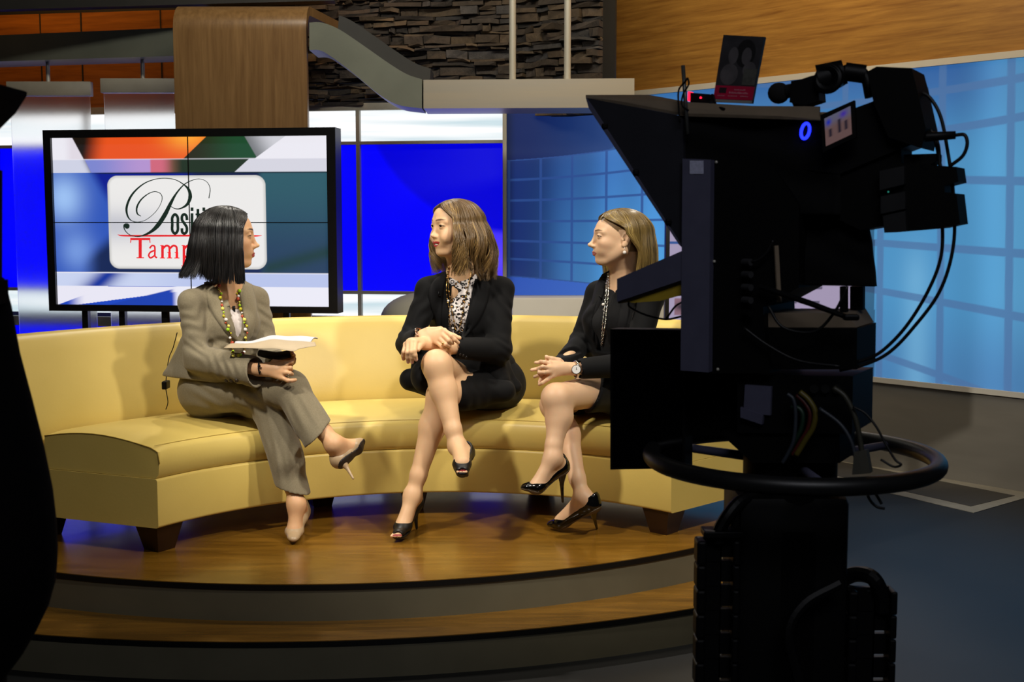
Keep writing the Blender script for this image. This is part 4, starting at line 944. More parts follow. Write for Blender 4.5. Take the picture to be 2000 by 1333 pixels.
# ================================================================== SCULPTING FIELD (smooth unions, meshed as one skin)
def axis_pts(lo, hi, h, fine=()):
    out = [lo]
    while out[-1] < hi:
        x = out[-1]; s = h
        for a, b, hf in fine:
            if a-h < x < b: s = min(s, hf)
        out.append(x+s)
    return np.array(out, np.float32)
class Field:
    def __init__(s, lo, hi, h, fine=((), (), ())):
        s.ax = [axis_pts(lo[i], hi[i], h, fine[i]) for i in range(3)]; s.h = h
        s.a = np.full([len(q) for q in s.ax], 1.0, np.float32)
    def win(s, lo, hi):
        sl = []
        for i in range(3):
            i0 = max(0, int(np.searchsorted(s.ax[i], lo[i]))-1); i1 = min(len(s.ax[i]), int(np.searchsorted(s.ax[i], hi[i]))+1)
            if i1 <= i0: return None
            sl.append(slice(i0, i1))
        return tuple(sl), s.ax[0][sl[0]][:, None, None], s.ax[1][sl[1]][None, :, None], s.ax[2][sl[2]][None, None, :]
    def put(s, sl, d, k, op):
        a = s.a[sl]
        if op == 'add':
            if k <= 0: s.a[sl] = np.minimum(a, d); return
            h = np.clip(.5+.5*(d-a)/k, 0, 1); s.a[sl] = d+(a-d)*h-k*h*(1-h)
        else:                                   # carve
            d = -d
            if k <= 0: s.a[sl] = np.maximum(a, d); return
            h = np.clip(.5-.5*(d-a)/k, 0, 1); s.a[sl] = d+(a-d)*h+k*h*(1-h)
    def cone(s, a, b, ra, rb, k=.01, flat=None, op='add'):
        a, b = np.array(a, np.float32), np.array(b, np.float32); R = max(ra, rb)*1.05+k+3*s.h
        if flat and flat[1] > 1: R += max(ra, rb)*(flat[1]-1)
        w_ = s.win(np.minimum(a, b)-R, np.maximum(a, b)+R)
        if w_ is None: return s
        sl, X, Y, Z = w_; ab = b-a; L2 = float(ab@ab)+1e-12
        px, py, pz = X-a[0], Y-a[1], Z-a[2]
        t = np.clip((px*ab[0]+py*ab[1]+pz*ab[2])/L2, 0, 1)
        dx, dy, dz = px-t*ab[0], py-t*ab[1], pz-t*ab[2]
        if flat:
            n, f = np.array(flat[0], np.float32), flat[1]; n = n/np.linalg.norm(n)
            q = dx*n[0]+dy*n[1]+dz*n[2]; e = (1/f-1)*q
            dd = np.sqrt((dx+e*n[0])**2+(dy+e*n[1])**2+(dz+e*n[2])**2); d = (dd-(ra+(rb-ra)*t))*min(1, f)**.5
        else: d = np.sqrt(dx*dx+dy*dy+dz*dz)-(ra+(rb-ra)*t)
        s.put(sl, d.astype(np.float32), k, op); return s
    def path(s, pts, rs, k=.01, flat=None):
        for i in range(len(pts)-1): s.cone(pts[i], pts[i+1], rs[i], rs[i+1], k, flat)
        return s
    def ell(s, c, r, R=None, k=.01, op='add'):
        c = np.array(c, np.float32); r = np.array(r, np.float32); m = float(r.max())+k+3*s.h
        w_ = s.win(c-m, c+m)
        if w_ is None: return s
        sl, X, Y, Z = w_; x, y, z = X-c[0], Y-c[1], Z-c[2]
        if R is not None:
            R = np.array(R, np.float32)          # columns are the ellipsoid axes in world
            x, y, z = (x*R[0, i]+y*R[1, i]+z*R[2, i] for i in range(3))
        k0 = np.sqrt((x/r[0])**2+(y/r[1])**2+(z/r[2])**2); k1 = np.sqrt((x/r[0]**2)**2+(y/r[1]**2)**2+(z/r[2]**2)**2)+1e-9
        s.put(sl, (k0*(k0-1)/k1).astype(np.float32), k, op); return s
    def half(s, p, n, k=.0):
        """keep the side opposite to n"""
        p, n = np.array(p, np.float32), np.array(n, np.float32); n = n/np.linalg.norm(n)
        X, Y, Z = s.ax[0][:, None, None], s.ax[1][None, :, None], s.ax[2][None, None, :]
        d = (X-p[0])*n[0]+(Y-p[1])*n[1]+(Z-p[2])*n[2]; s.a = np.maximum(s.a, d.astype(np.float32)); return s
    def carvebox(s, lo_n):
        """lo_n: list of (point, normal); removes the space inside all half spaces n.(x-p)<0"""
        X, Y, Z = s.ax[0][:, None, None], s.ax[1][None, :, None], s.ax[2][None, None, :]; d = None
        for p, n in lo_n:
            n = np.array(n, np.float32); n = n/np.linalg.norm(n); e = (X-p[0])*n[0]+(Y-p[1])*n[1]+(Z-p[2])*n[2]
            d = e if d is None else np.maximum(d, e)
        s.a = np.maximum(s.a, -d.astype(np.float32)); return s
    def ripple(s, c, rad, axis, wl, amp, ph=0, warp=0.0):
        """soft cloth folds near c, running across axis"""
        c = np.array(c, np.float32); w_ = s.win(c-rad, c+rad)
        if w_ is None: return s
        sl, X, Y, Z = w_; x, y, z = X-c[0], Y-c[1], Z-c[2]; ax = np.array(axis, np.float32); ax = ax/np.linalg.norm(ax)
        q = x*ax[0]+y*ax[1]+z*ax[2]; f = np.clip(1-(x*x+y*y+z*z)/rad**2, 0, 1)**1.5
        s.a[sl] += (amp*f*np.sin(2*PI*q/wl+ph+warp*np.sin(x*37+z*23+y*31))).astype(np.float32); return s
    def mesh(s):
        a = s.a; nx, ny, nz = a.shape; g = a < 0
        c = np.zeros((nx-1, ny-1, nz-1), np.uint8)
        for i in (0, 1):
            for j in (0, 1):
                for k in (0, 1): c += g[i:nx-1+i, j:ny-1+j, k:nz-1+k]
        act = (c > 0) & (c < 8); idx = np.argwhere(act); n = len(idx)
        vid = np.full(act.shape, -1, np.int32); vid[act] = np.arange(n)
        I, J, K = idx.T; corners = [(i, j, k) for i in (0, 1) for j in (0, 1) for k in (0, 1)]
        val = {cn: a[I+cn[0], J+cn[1], K+cn[2]] for cn in corners}
        acc = np.zeros((n, 3)); cnt = np.zeros(n)
        for p in corners:
            for ax in range(3):
                if p[ax]: continue
                q = list(p); q[ax] = 1; q = tuple(q); u, v = val[p], val[q]; m = (u < 0) != (v < 0)
                t = np.where(m, u/np.where(m, u-v, 1), 0)
                for d in range(3): acc[:, d] += np.where(m, p[d]+(t if d == ax else 0), 0)
                cnt += m
        acc /= cnt[:, None]; V = np.zeros((n, 3))
        for d, ii in enumerate((I, J, K)):
            A = s.ax[d]; V[:, d] = A[ii]+(A[ii+1]-A[ii])*acc[:, d]
        F = []
        for ax in range(3):
            o1, o2 = [(1, 2), (2, 0), (0, 1)][ax]
            A0_ = [slice(None)]*3; A1_ = [slice(None)]*3; A0_[ax] = slice(0, -1); A1_[ax] = slice(1, None)
            e = g[tuple(A0_)] != g[tuple(A1_)]; E_ = np.argwhere(e)
            ok = (E_[:, o1] > 0) & (E_[:, o2] > 0) & (E_[:, o1] < a.shape[o1]-1) & (E_[:, o2] < a.shape[o2]-1); E_ = E_[ok]
            q = []
            for d1, d2 in ((0, 0), (1, 0), (1, 1), (0, 1)):
                t = E_.copy(); t[:, o1] -= d1; t[:, o2] -= d2; q.append(vid[t[:, 0], t[:, 1], t[:, 2]])
            q = np.stack(q, 1); inside = g[E_[:, 0], E_[:, 1], E_[:, 2]]; q[~inside] = q[~inside][:, ::-1]; F.append(q)
        return V, np.vstack(F)
def relax(V, F, n=2, lam=.5):
    for _ in range(n):
        acc = np.zeros_like(V); c = np.zeros(len(V))
        for i in range(4):
            for j in ((i+1) % 4, (i+3) % 4): np.add.at(acc, F[:, i], V[F[:, j]]); np.add.at(c, F[:, i], 1)
        V = V+lam*(acc/np.maximum(c, 1)[:, None]-V)
    return V
def skinobj(name, field, m, parent, paint=None, it=2, mats=None, keep=None):
    V, F = field.mesh(); V = relax(V, F, it) if it else V
    me = bpy.data.meshes.new(name); me.vertices.add(len(V)); me.vertices.foreach_set('co', V.astype(np.float32).ravel())
    me.loops.add(F.size); me.loops.foreach_set('vertex_index', F.astype(np.int32).ravel())
    me.polygons.add(len(F)); me.polygons.foreach_set('loop_start', np.arange(0, F.size, 4, dtype=np.int32)); 
    me.update(calc_edges=True); me.validate(); me.polygons.foreach_set('use_smooth', [True]*len(me.polygons))
    o = bpy.data.objects.new(name, me); C.objects.link(o); me.materials.append(m)
    if parent is not None: o.parent = parent; o.matrix_parent_inverse = Matrix.Translation(-parent.location)
    if paint is not None:
        col = np.ones((len(V), 4), np.float32); col[:, :3] = paint(V)
        at = me.color_attributes.new('Col', 'FLOAT_COLOR', 'POINT'); at.data.foreach_set('color', col.ravel())
    return o
from mathutils.bvhtree import BVHTree
def caster(objs):
    trees = []
    for o in objs:
        me = o.data; T = [BVHTree.FromPolygons([v.co for v in me.vertices], [tuple(p.vertices) for p in me.polygons])]
        trees += T
    c, s = math.cos(PITCH), math.sin(PITCH)
    def hit(px, py, lift=0.0):
        a = (px-1000)/FPX; b = (666.5-py)/FPX; r = Vector((a, c+b*s, -s+b*c)).normalized(); best = None
        for t in trees:
            h = t.ray_cast(Vector((0, 0, CAMZ)), r)
            if h[0] is not None and (best is None or h[3] < best[1]): best = (h[0], h[3], h[1])
        if best is None: return None
        n = best[2]
        if n.dot(r) > 0: n = -n
        return best[0]+n*lift
    return hit
# ================================================================== PEOPLE: shared builders
def nrm(v): v = np.array(v, float); return v/np.linalg.norm(v)
class Head:
    """local axes: f forward, l left, u up ; unit face scaled by s"""
    def __init__(s, nose, fdir, up=(0, 0, 1), sc=(1.12, 1.1, 1.12), nz=0.0):
        f = nrm(fdir); l = nrm(np.cross(up, f)); u = np.cross(f, l); s.R = np.stack([f, l, u], 1); s.s = np.array(sc, float)
        s.o = np.array(nose, float)-s.R @ (np.array([.1165+nz, 0, -.029])*s.s)
        s.g = float(np.mean(s.s)); s.nz = nz
    def w(s, f, l, u): return s.o+s.R @ (np.array([f, l, u])*s.s)
    def loc(s, V): return ((V-s.o) @ s.R)/s.s
def head_field(F, H, mouth='closed', neck=None, ear=True):
    g = H.g
    def E(c, r, k=.02, op='add', rot=None):
        R = H.R if rot is None else H.R @ rot
        F.ell(H.w(*c), np.array(r)*H.s, R, k, op)
    def Cn(a, b, ra, rb, k=.01, op='add', flat=None): F.cone(H.w(*a), H.w(*b), ra*g, rb*g, k, (H.R @ np.array(flat[0]), flat[1]) if flat else None, op)
    E((-.012, 0, .026), (.094, .073, .077), .01)            # skull
    E((.027, 0, .036), (.058, .060, .053), .02)             # forehead
    E((.024, 0, -.022), (.062, .060, .080), .03)            # face mass
    for s_ in (-1, 1):
        Cn((-.002, s_*.050, -.045), (.050, s_*.020, -.090), .021, .017, .03)    # jaw line
        E((.052, s_*.036, -.022), (.030, .024, .024), .02)  # cheekbone
        E((.058, s_*.026, -.050), (.026, .020, .022), .02)
        Cn((.080, s_*.012, .026), (.066, s_*.045, .024), .010, .009, .014)      # brow ridge
    E((.066, 0, -.092), (.021, .022, .018), .02)            # chin
    E((.070, 0, -.056), (.024, .026, .024), .02)            # muzzle
    for s_ in (-1, 1): E((.092, s_*.031, .008), (.014, .017, .0115), .012, 'carve')     # sockets
    Cn((.082, 0, .018), (.0985+H.nz*.8, 0, -.020), .0076, .0070, .013)                   # nose bridge
    Cn((.098+H.nz*.8, 0, -.022), (.1095+H.nz, 0, -.0275), .0074, .0064, .007)                # tip
    for s_ in (-1, 1): E((.0930+H.nz*.5, s_*.0105, -.0325), (.0100, .0062, .0062), .010)
    Cn((.103+H.nz, 0, -.0300), (.086, 0, -.0410), .0056, .0050, .010)
    # eyelids around the ball
    for s_ in (-1, 1):
        E((.0728, s_*.031, .0075), (.0150, .0162, .0135), .005)
        E((.092, s_*.032, .0065), (.013, .0132, .0040), .001, 'carve')
    # lips
    if mouth == 'smile':
        Cn((.0915, 0, -.0560), (.077, .026, -.0530), .0042, .0024, .005); Cn((.0915, 0, -.0560), (.077, -.026, -.0530), .0042, .0024, .005)
        Cn((.0895, 0, -.0695), (.077, .024, -.0550), .0048, .0024, .005); Cn((.0895, 0, -.0695), (.077, -.024, -.0550), .0048, .0024, .005)
        E((.092, 0, -.0618), (.012, .020, .0036), .001, 'carve')
        for s_ in (-1, 1): E((.066, s_*.040, -.036), (.022, .017, .020), .015)
    else:
        Cn((.0940, 0, -.0578), (.078, .023, -.0615), .0045, .0022, .004); Cn((.0940, 0, -.0578), (.078, -.023, -.0615), .0045, .0022, .004)
        Cn((.0920, 0, -.0665), (.078, .021, -.0625), .0054, .0024, .004); Cn((.0920, 0, -.0665), (.078, -.021, -.0625), .0054, .0024, .004)
        Cn((.1005, 0, -.0622), (.0820, .021, -.0622), .0010, .0006, .0015, 'carve'); Cn((.1005, 0, -.0622), (.0820, -.021, -.0622), .0010, .0006, .0015, 'carve')
    if ear:
        for s_ in (-1, 1):
            rot = np.array([[math.cos(-.25), 0, math.sin(-.25)], [0, 1, 0], [-math.sin(-.25), 0, math.cos(-.25)]])
            E((-.010, s_*.072, -.004), (.0165, .0085, .030), .004, rot=rot)
            E((-.004, s_*.078, .002), (.0085, .006, .0175), .003, 'carve', rot=rot)
            E((.002, s_*.0735, -.006), (.0055, .006, .007), .003)
            E((-.001, s_*.075, -.028), (.008, .005, .009), .004)
    if neck is not None:
        nb, r0, r1 = neck
        F.cone(H.w(-.030, 0, -.045), nb, r0, r1, .03)
        F.cone(H.w(.012, 0, -.085), np.array(nb)+H.R[:, 0]*.02, r0*.62, r1*.7, .03)
def face_paint(H, skin, lip, brow, scalp, hairline=.085, smile=False, part=None):
    sk, lp, br, sc_ = [np.array(lin(x)[:3]) for x in (skin, lip, brow, scalp)]
    def fn(V):
        c = np.tile(sk, (len(V), 1)); q = H.loc(V); f, l, u = q.T; al = np.abs(l)
        near = (np.abs(f) < .14) & (al < .11) & (u > -.13) & (u < .15)
        rosy = np.exp(-(((f-.062)/.022)**2+((al-.040)/.02)**2+((u+.028)/.02)**2))*near
        c = c*(1-.22*rosy[:, None])+np.array(lin('#c9604e')[:3])*.22*rosy[:, None]
        # lips
        def soft(x, w_): return np.clip(.5+x/w_, 0, 1)          # signed distance inside -> coverage
        def put(k, colr):
            k = (k*near)[:, None]; c[:] = c*(1-k)+colr*k
        e = np.clip(al/.0275, 0, 1.2)
        if smile:
            cu = -.0545+.0015*e; up_ = cu+.0038*(1-e**2)-.0012*np.exp(-(al/.004)**2); lo_ = cu-.0178*np.clip(1-e**2, 0, 1)**.8
            put(soft(np.minimum(up_-u, u-lo_), .0016)*(f > .060)*(e < 1), lp)
        else:
            up_ = -.0622+.0085*(1-np.clip(al/.0275, 0, 1.2)**1.5)-.0012*np.exp(-(al/.004)**2); lo_ = -.0622-.0105*np.clip(1-(al/.023)**2, 0, 1)
            put(soft(np.minimum(up_-u, u-lo_), .0018)*(f > .060)*(al < .024), lp)
        bc = .0285+.0035*np.sin(np.clip((al-.012)/.034, 0, 1)*2.4); wd = .0032*np.clip((.054-al)/.02, .1, 1)*np.clip((al-.008)/.008, .2, 1)
        put(soft(wd-np.abs(u-bc), .0020)*.95*(f > .04)*(al > .010)*(al < .052), br)
        e = np.clip(np.abs(al-.033)/.0140, 0, 1.3); lid = .0066+.0036*np.sqrt(np.clip(1-e**2, 0, 1))
        put(soft(.0019-np.abs(u-lid), .0016)*(f > .050)*np.clip((1.12-e)/.15, 0, 1), np.array(lin('#20140f')[:3]))
        put(.4*soft(.0009-np.abs(u-(.0060-.0038*np.sqrt(np.clip(1-e**2, 0, 1)))), .0014)*(f > .055)*(e < 1), np.array(lin('#4a2a1c')[:3]))
        put(.35*soft(.0012-np.abs(u-lid-.0052), .002)*(f > .050)*(e < .95), sk*.45)
        ear = (al > .060) & (np.abs(f+.008) < .024) & (u < .034)
        m = near & ~ear & (((u > .036+1.0*(f-.030)) & (u > .028)) | ((f < -.020) & (u > -.055)))
        c[m] = sc_; return c
    return fn
M_skin = {}
def skinmat(name):
    return mat(name, '#d9a98a', .48, vcol=True, sss=.12, bump=(220, .12, .0008), noise=(9, '#c98f70', .12), spec=.4)
def eyes(H, parent, look_dir, iris='#4a3524'):
    me_w = mat('eye_white', '#e9e4dc', .15, noise=(30, '#e0d9d0', .3)); me_i = mat('iris_'+iris[1:], iris, .15, noise=(90, '#1e140c', .5)); me_p = mat('pupil_black', '#060505', .1, noise=(30, '#030303', .3))
    for s_ in (-1, 1):
        c = Vector(H.w(.0715, s_*.031, .0075)); r = .0132*H.g; d = Vector(look_dir).normalized(); x = d.orthogonal().normalized(); y = d.cross(x)
        V = []; F = []; mi = []; n = 24; m = 16
        for i in range(m+1):
            t = PI*i/m if i > 3 else [0, .22, .58, .70][i]
            for k in range(n): a = 2*PI*k/n; V.append(c+(d*math.cos(t)+(x*math.cos(a)+y*math.sin(a))*math.sin(t))*r)
        for i in range(m):
            for k in range(n): F.append((i*n+k, (i+1)*n+k, (i+1)*n+(k+1) % n, i*n+(k+1) % n)); mi.append(2 if i == 0 else (1 if i == 1 else 0))
        o = newobj('eye', V, F, None, parent, True)
        for q in (me_w, me_i, me_p): o.data.materials.append(q)
        o.data.polygons.foreach_set('material_index', mi)
def strands(name, H, m, parent, N, seed, part, length, colors, vol=1.0, face_edge=80, flare=None, curl=(0, 0, 0), width=.0030, front_len=None, tuck=None, clump=.6, endvar=.012, top=.0, back_bias=0.0, wob=.002, nseg=20, lift=0.0):
    """hair built lock by lock. part=(l offset, f0, f1); length(phi deg)->u at the tips; flare(phi, s)->outward metres"""
    rnd = random.Random(seed); V = []; F = []; colv = []; cx, cy = np.array([-.010, 0]), 0
    A_, B_, Hh = .100*vol, .082*vol, .084+top
    centre = np.array([-.010, 0, .024])
    for i in range(N):
        lay = rnd.random(); thick = (.0+.012*lay*vol)
        side = 1 if rnd.random() < .5 else -1
        phi0 = rnd.uniform(2, 180) if rnd.random() > .12 else rnd.uniform(150, 180)
        lock = int(phi0/9); lr = random.Random(seed*77+lock*2+(side > 0))
        ph = lr.random()*6.28; hue = lr.random()*.5+rnd.random()*.5
        # root on the part line : front strands root at the front
        fr = part[1]+(part[2]-part[1])*min(1, max(0, (phi0/180)**.8+rnd.uniform(-.06, .06))); root = np.array([fr, part[0]+side*.001, 0])
        x = (root[0]-centre[0])/A_; y = root[1]/B_; zz = math.sqrt(max(.05, 1-x*x-y*y)); root[2] = centre[2]+zz*Hh
        L = length(phi0*side)+rnd.uniform(-endvar, endvar); lockhi = lr.random() < .35
        fe = face_edge(side) if callable(face_edge) else face_edge
        phiT = max(phi0, fe+rnd.uniform(-2, 12)*(1 if phi0 < fe+10 else 0)) if phi0 < fe+14 else phi0
        pts = []; n1 = nseg//2
        for k in range(n1+1):                           # over the skull
            t = k/n1; ph_ = phi0+(phiT-phi0)*sstep(np.array(t), .25, .95); th_ = t*math.radians(92)
            a = math.radians(ph_)*side
            dirv = np.array([math.cos(a)*math.sin(th_), math.sin(a)*math.sin(th_), math.cos(th_)])
            p = centre+dirv*np.array([A_+thick, B_+thick, Hh+thick*.7+lift*(1-t)*math.sin(PI*min(1, t*1.6)+.0)])
            w0 = (1-t)**2.2; p = root*w0+p*(1-w0) if k else root.copy()
            # keep outside the skull
            q = (p-centre)/np.array([A_+thick*.6, B_+thick*.6, Hh+thick*.6]); nq = np.linalg.norm(q)
            if nq < 1: p = centre+(p-centre)/nq
            pts.append(p)
        p0 = pts[-1]; drop = p0[2]-L; n2 = nseg-n1; a = math.radians(phiT)*side; out = np.array([math.cos(a), math.sin(a), 0]); tang = np.array([-math.sin(a), math.cos(a), 0])*side
        lockc = lock*9+4.5+(phiT-phi0)
        for k in range(1, n2+1):
            s_ = k/n2; pt_ = phiT+(lockc-phiT)*clump*s_**.7; pt_ = pt_+(max(pt_, tuck[1])-pt_)*float(sstep(np.array(s_), 0, tuck[2])) if tuck is not None and side == tuck[0] else pt_; a = math.radians(pt_)*side; out = np.array([math.cos(a), math.sin(a), 0]); tang = np.array([-math.sin(a), math.cos(a), 0])*side
            fl = flare(phiT*side, s_) if flare else 0
            cv = curl[0]*s_**1.3*math.sin(curl[1]*s_*2*PI+ph); cv2 = curl[2]*s_**1.3*math.cos(curl[1]*s_*2*PI+ph)
            rad0 = np.linalg.norm((p0-centre)[:2]); p = np.array([centre[0], centre[1], p0[2]-drop*s_])+out*(rad0+fl+cv)+tang*cv2; p = p*min(1, s_*3)+(p0+np.array([0, 0, -drop*s_])+out*(fl+cv)+tang*cv2)*(1-min(1, s_*3))
            pts.append(p)
        pts = np.array(pts)
        pts[1:] += np.array([[wob*math.sin(k*.9+ph*3+i), wob*math.cos(k*.7+i*1.3), 0] for k in range(1, len(pts))])*np.linspace(.2, 1, len(pts)-1)[:, None]
        W = np.array([H.w(*p) for p in pts]); m_ = len(W); base = len(V); w_ = width*(.7+.6*rnd.random())
        T = np.gradient(W, axis=0); T /= np.linalg.norm(T, axis=1)[:, None]+1e-9; cw = H.w(*centre)
        for k in range(m_):
            o_ = W[k]-cw; o_ -= T[k]*(o_@T[k]); o_ /= np.linalg.norm(o_)+1e-9; sd = np.cross(T[k], o_)
            r_ = w_*(1-.82*max(0, (k/(m_-1)-.7)/.3)**1.5)*(.6 if k == 0 else 1)
            V += [W[k]+sd*r_, W[k]+o_*r_*.55, W[k]-sd*r_, W[k]-o_*r_*.55]
        for k in range(m_-1):
            for j in range(4): F.append((base+k*4+j, base+k*4+(j+1) % 4, base+(k+1)*4+(j+1) % 4, base+(k+1)*4+j))
        c0, c1, c2 = colors; base_c = mix(np.array(c0), np.array(c1), np.array(hue*.9)); base_c = mix(base_c, np.array(c2), np.array(.30*lockhi*rnd.random())); hi = hue > .74
        for k in range(m_):
            t = k/(m_-1); cc_ = mix(base_c, np.array(c2), np.array((.75 if hi else .12)*sstep(np.array(t), .1, .5))); colv += [list(cc_)+[1]]*4
    V = np.array(V); me = bpy.data.meshes.new(name); me.vertices.add(len(V)); me.vertices.foreach_set('co', V.astype(np.float32).ravel())
    F = np.array(F, np.int32); me.loops.add(F.size); me.loops.foreach_set('vertex_index', F.ravel()); me.polygons.add(len(F)); me.polygons.foreach_set('loop_start', np.arange(0, F.size, 4, dtype=np.int32)); me.update(calc_edges=True)
    me.polygons.foreach_set('use_smooth', [True]*len(F)); o = bpy.data.objects.new(name, me); C.objects.link(o); me.materials.append(m)
    o.parent = parent; o.matrix_parent_inverse = Matrix.Translation(-parent.location)
    at = me.color_attributes.new('Col', 'FLOAT_COLOR', 'POINT'); at.data.foreach_set('color', np.array(colv, np.float32).ravel()); return o
def hairmat(name, spec=.5, rough=.36):
    return mat(name, '#4a3018', rough, vcol=True, spec=spec, bump=(300, .1, .001))
def v(p): return np.array(p[:3], float) if not isinstance(p, Vector) else np.array(p)
def pp(px, py, Y): return np.array(P(px, py, Y))
def limb(F, pts, rs, k=.02, flat=None): F.path(pts, rs, k, flat)
def finger(F, pts, r0=.0092, r1=.0072, k=.004):
    n = len(pts); F.path(pts, list(np.linspace(r0, r1, n)), k)
def hand(F, wrist, knuckles, fingers, thumb, back, rw=.026, fr=.0088):
    """knuckles: index..little positions; fingers: list of point lists after the knuckle; back: normal of the back of the hand"""
    ks = [v(q) for q in knuckles]; w_ = v(wrist)
    for q in ks: F.cone(w_+(q-w_)*.12, q, .0165, .0105, .012, (back, .85))
    F.cone(w_+(ks[0]-w_)*.35, w_+(ks[-1]-w_)*.35, .015, .014, .012); F.cone(ks[0], ks[-1], .0098, .0092, .01)
    for q, f_ in zip(ks, fingers): finger(F, [q]+[v(x) for x in f_], fr*1.08, fr*.82)
    if thumb: finger(F, [v(x) for x in thumb], fr*1.35, fr*.92, .008)
def foot(F, ankle, heel, ball, toe, up, toes=False):
    an, he, ba, to, up = v(ankle), v(heel), v(ball), v(toe), nrm(up); side = nrm(np.cross(to-ba, up))
    F.cone(an, he+up*.030, .034, .030, .02); F.cone(an, ba+up*.028, .031, .026, .03); F.cone(he+up*.028, ba+up*.026, .027, .025, .02, (side, 1.15))
    F.cone(ba+up*.019, to+up*.013-(to-ba)*.32, .029, .016, .02, (up, .5))
def shoe(name, ankle, heel, ball, toe, up, heeltip, m, parent, sole_m, platform=0.0, open_toe=False, label=None, hr=(.016, .0055), pointy=1.0, mesh_h=.0030):
    an, he, ba, to, up = v(ankle), v(heel), v(ball), v(toe), nrm(up); fw = nrm(to-he); side = nrm(np.cross(to-ba, up)); allp = np.stack([an, he, ba, to, v(heeltip)])
    sd_ = nrm(np.cross(to-he, up)); n1 = nrm(np.cross(sd_, ba-he)); n1 = n1 if n1@up > 0 else -n1; n2 = nrm(np.cross(sd_, to-ba)); n2 = n2 if n2@up > 0 else -n2
    def outer(F, g):
        F.cone(he+up*.030, he+up*.020+fw*.03, .0335+g, .030+g, .01); F.cone(he+up*.052-fw*.004, he+up*.02, .029+g, .033+g, .01); F.cone(he+n1*.024, ba+up*.024, .030+g, .029+g, .02, (side, 1.12))
        F.cone(ba+up*.020, to+up*.014-(to-ba)*.25, .0350+g, .0225*pointy+g, .02, (up, .62)); F.cone(to+up*.014-(to-ba)*.3, to+up*.009-fw*.007, .023*pointy+g, .011+g, .012, (up, .62))
    F = Field(allp.min(0)-.07, allp.max(0)+.07, mesh_h); outer(F, 0)
    F.cone(he+up*.085+fw*.012, ba+up*.055-fw*.004, .030, .021, .004, (side, 1.25), 'carve'); F.cone(an, he+up*.05+fw*.006, .031, .023, .003, None, 'carve'); F.cone(ba+up*.055-fw*.01, ba+up*.046+fw*.004, .022, .015, .004, (side, 1.35), 'carve')
    F.cone(he+up*.035+fw*.012, ba+up*.030-fw*.01, .0235, .019, .002, (side, 1.15), 'carve')
    if open_toe: F.ell(to+up*.016-fw*.002, (.017, .016, .010), None, .003, 'carve')
    o = skinobj(name, F, m, parent, it=1)
    if label: o['label'] = label
    F = Field(allp.min(0)-.06, allp.max(0)+.06, .003); outer(F, .0016)
    if platform:
        for q in (.3, .7, 1.0): F.cone(ba+up*(.012-platform*q), to-(to-ba)*.3+up*(.010-platform*q), .033, .025, .004, (up, .5))
    X, Y, Z = F.ax[0][:, None, None], F.ax[1][None, :, None], F.ax[2][None, None, :]
    d1 = (X-he[0])*n1[0]+(Y-he[1])*n1[1]+(Z-he[2])*n1[2]; d2 = (X-ba[0])*n2[0]+(Y-ba[1])*n2[1]+(Z-ba[2])*n2[2]
    F.a = np.maximum(F.a, (np.minimum(d1, d2)+(.0012 if not platform else -.004)).astype(np.float32))
    q_ = skinobj('sole', F, sole_m, o, it=1); q_.matrix_parent_inverse = Matrix.Identity(4)
    ht = v(heeltip); F = Field(np.minimum(he, ht)-.05, np.maximum(he, ht)+.05, .0028)
    top_ = he+up*.002+fw*.004; md = top_*.6+ht*.4+fw*.003
    F.cone(top_, md, .022, hr[0]*.62, .006); F.cone(md, ht-(ht-top_)/np.linalg.norm(ht-top_)*hr[1], hr[0]*.62, hr[1], .004)
    h_ = skinobj('heel', F, m, o, it=1); h_.matrix_parent_inverse = Matrix.Identity(4)
    return o
def fixsub(o, parent):
    """children of a part: keep them where they were sculpted"""
    for ch in o.children: ch.matrix_parent_inverse = Matrix.Identity(4)
def cloth_strip(name, ea, eb, nu, nv, hit, lift, th, m, parent, fallbackY=5.3, bulge=0.0):
    """cloth piece lying on a body: two edge polylines in picture px draped on the surface below"""
    A = [Vector((p[0], p[1], 0)) for p in ea]; B = [Vector((p[0], p[1], 0)) for p in eb]
    sa = spline(A, nv); sb = spline(B, nv); n = min(len(sa), len(sb)); G_ = []; lastY = fallbackY
    for i in range(n):
        row = []
        for j in range(nu+1):
            t = j/nu; q = sa[i]*(1-t)+sb[i]*t; h = hit(q.x, q.y, lift+bulge*math.sin(PI*t))
            if h is None or abs(h.y-lastY) > .12 and i > 0 and h.y > lastY: h = P(q.x, q.y, lastY)
            row.append(h); lastY = h.y if j == nu//2 else lastY
        G_.append(row)
    # smooth depth
    for _ in range(2):
        for i in range(1, n-1):
            for j in range(nu+1): G_[i][j] = (G_[i][j]*2+G_[i-1][j]+G_[i+1][j])/4
    V = [p for r in G_ for p in r]; k = len(V); cn = Vector((0, th, 0)); V += [p+cn for p in V]; w_ = nu+1
    F = [(i*w_+j, i*w_+j+1, (i+1)*w_+j+1, (i+1)*w_+j) for i in range(n-1) for j in range(nu)]
    F += [tuple(k+q for q in f[::-1]) for f in F]
    for i in range(n-1): F += [(i*w_, (i+1)*w_, k+(i+1)*w_, k+i*w_), ((i+1)*w_+nu, i*w_+nu, k+i*w_+nu, k+(i+1)*w_+nu)]
    for j in range(nu): F += [(j+1, j, k+j, k+j+1), ((n-1)*w_+j, (n-1)*w_+j+1, k+(n-1)*w_+j+1, k+(n-1)*w_+j)]
    return newobj(name, V, F, m, parent, True)
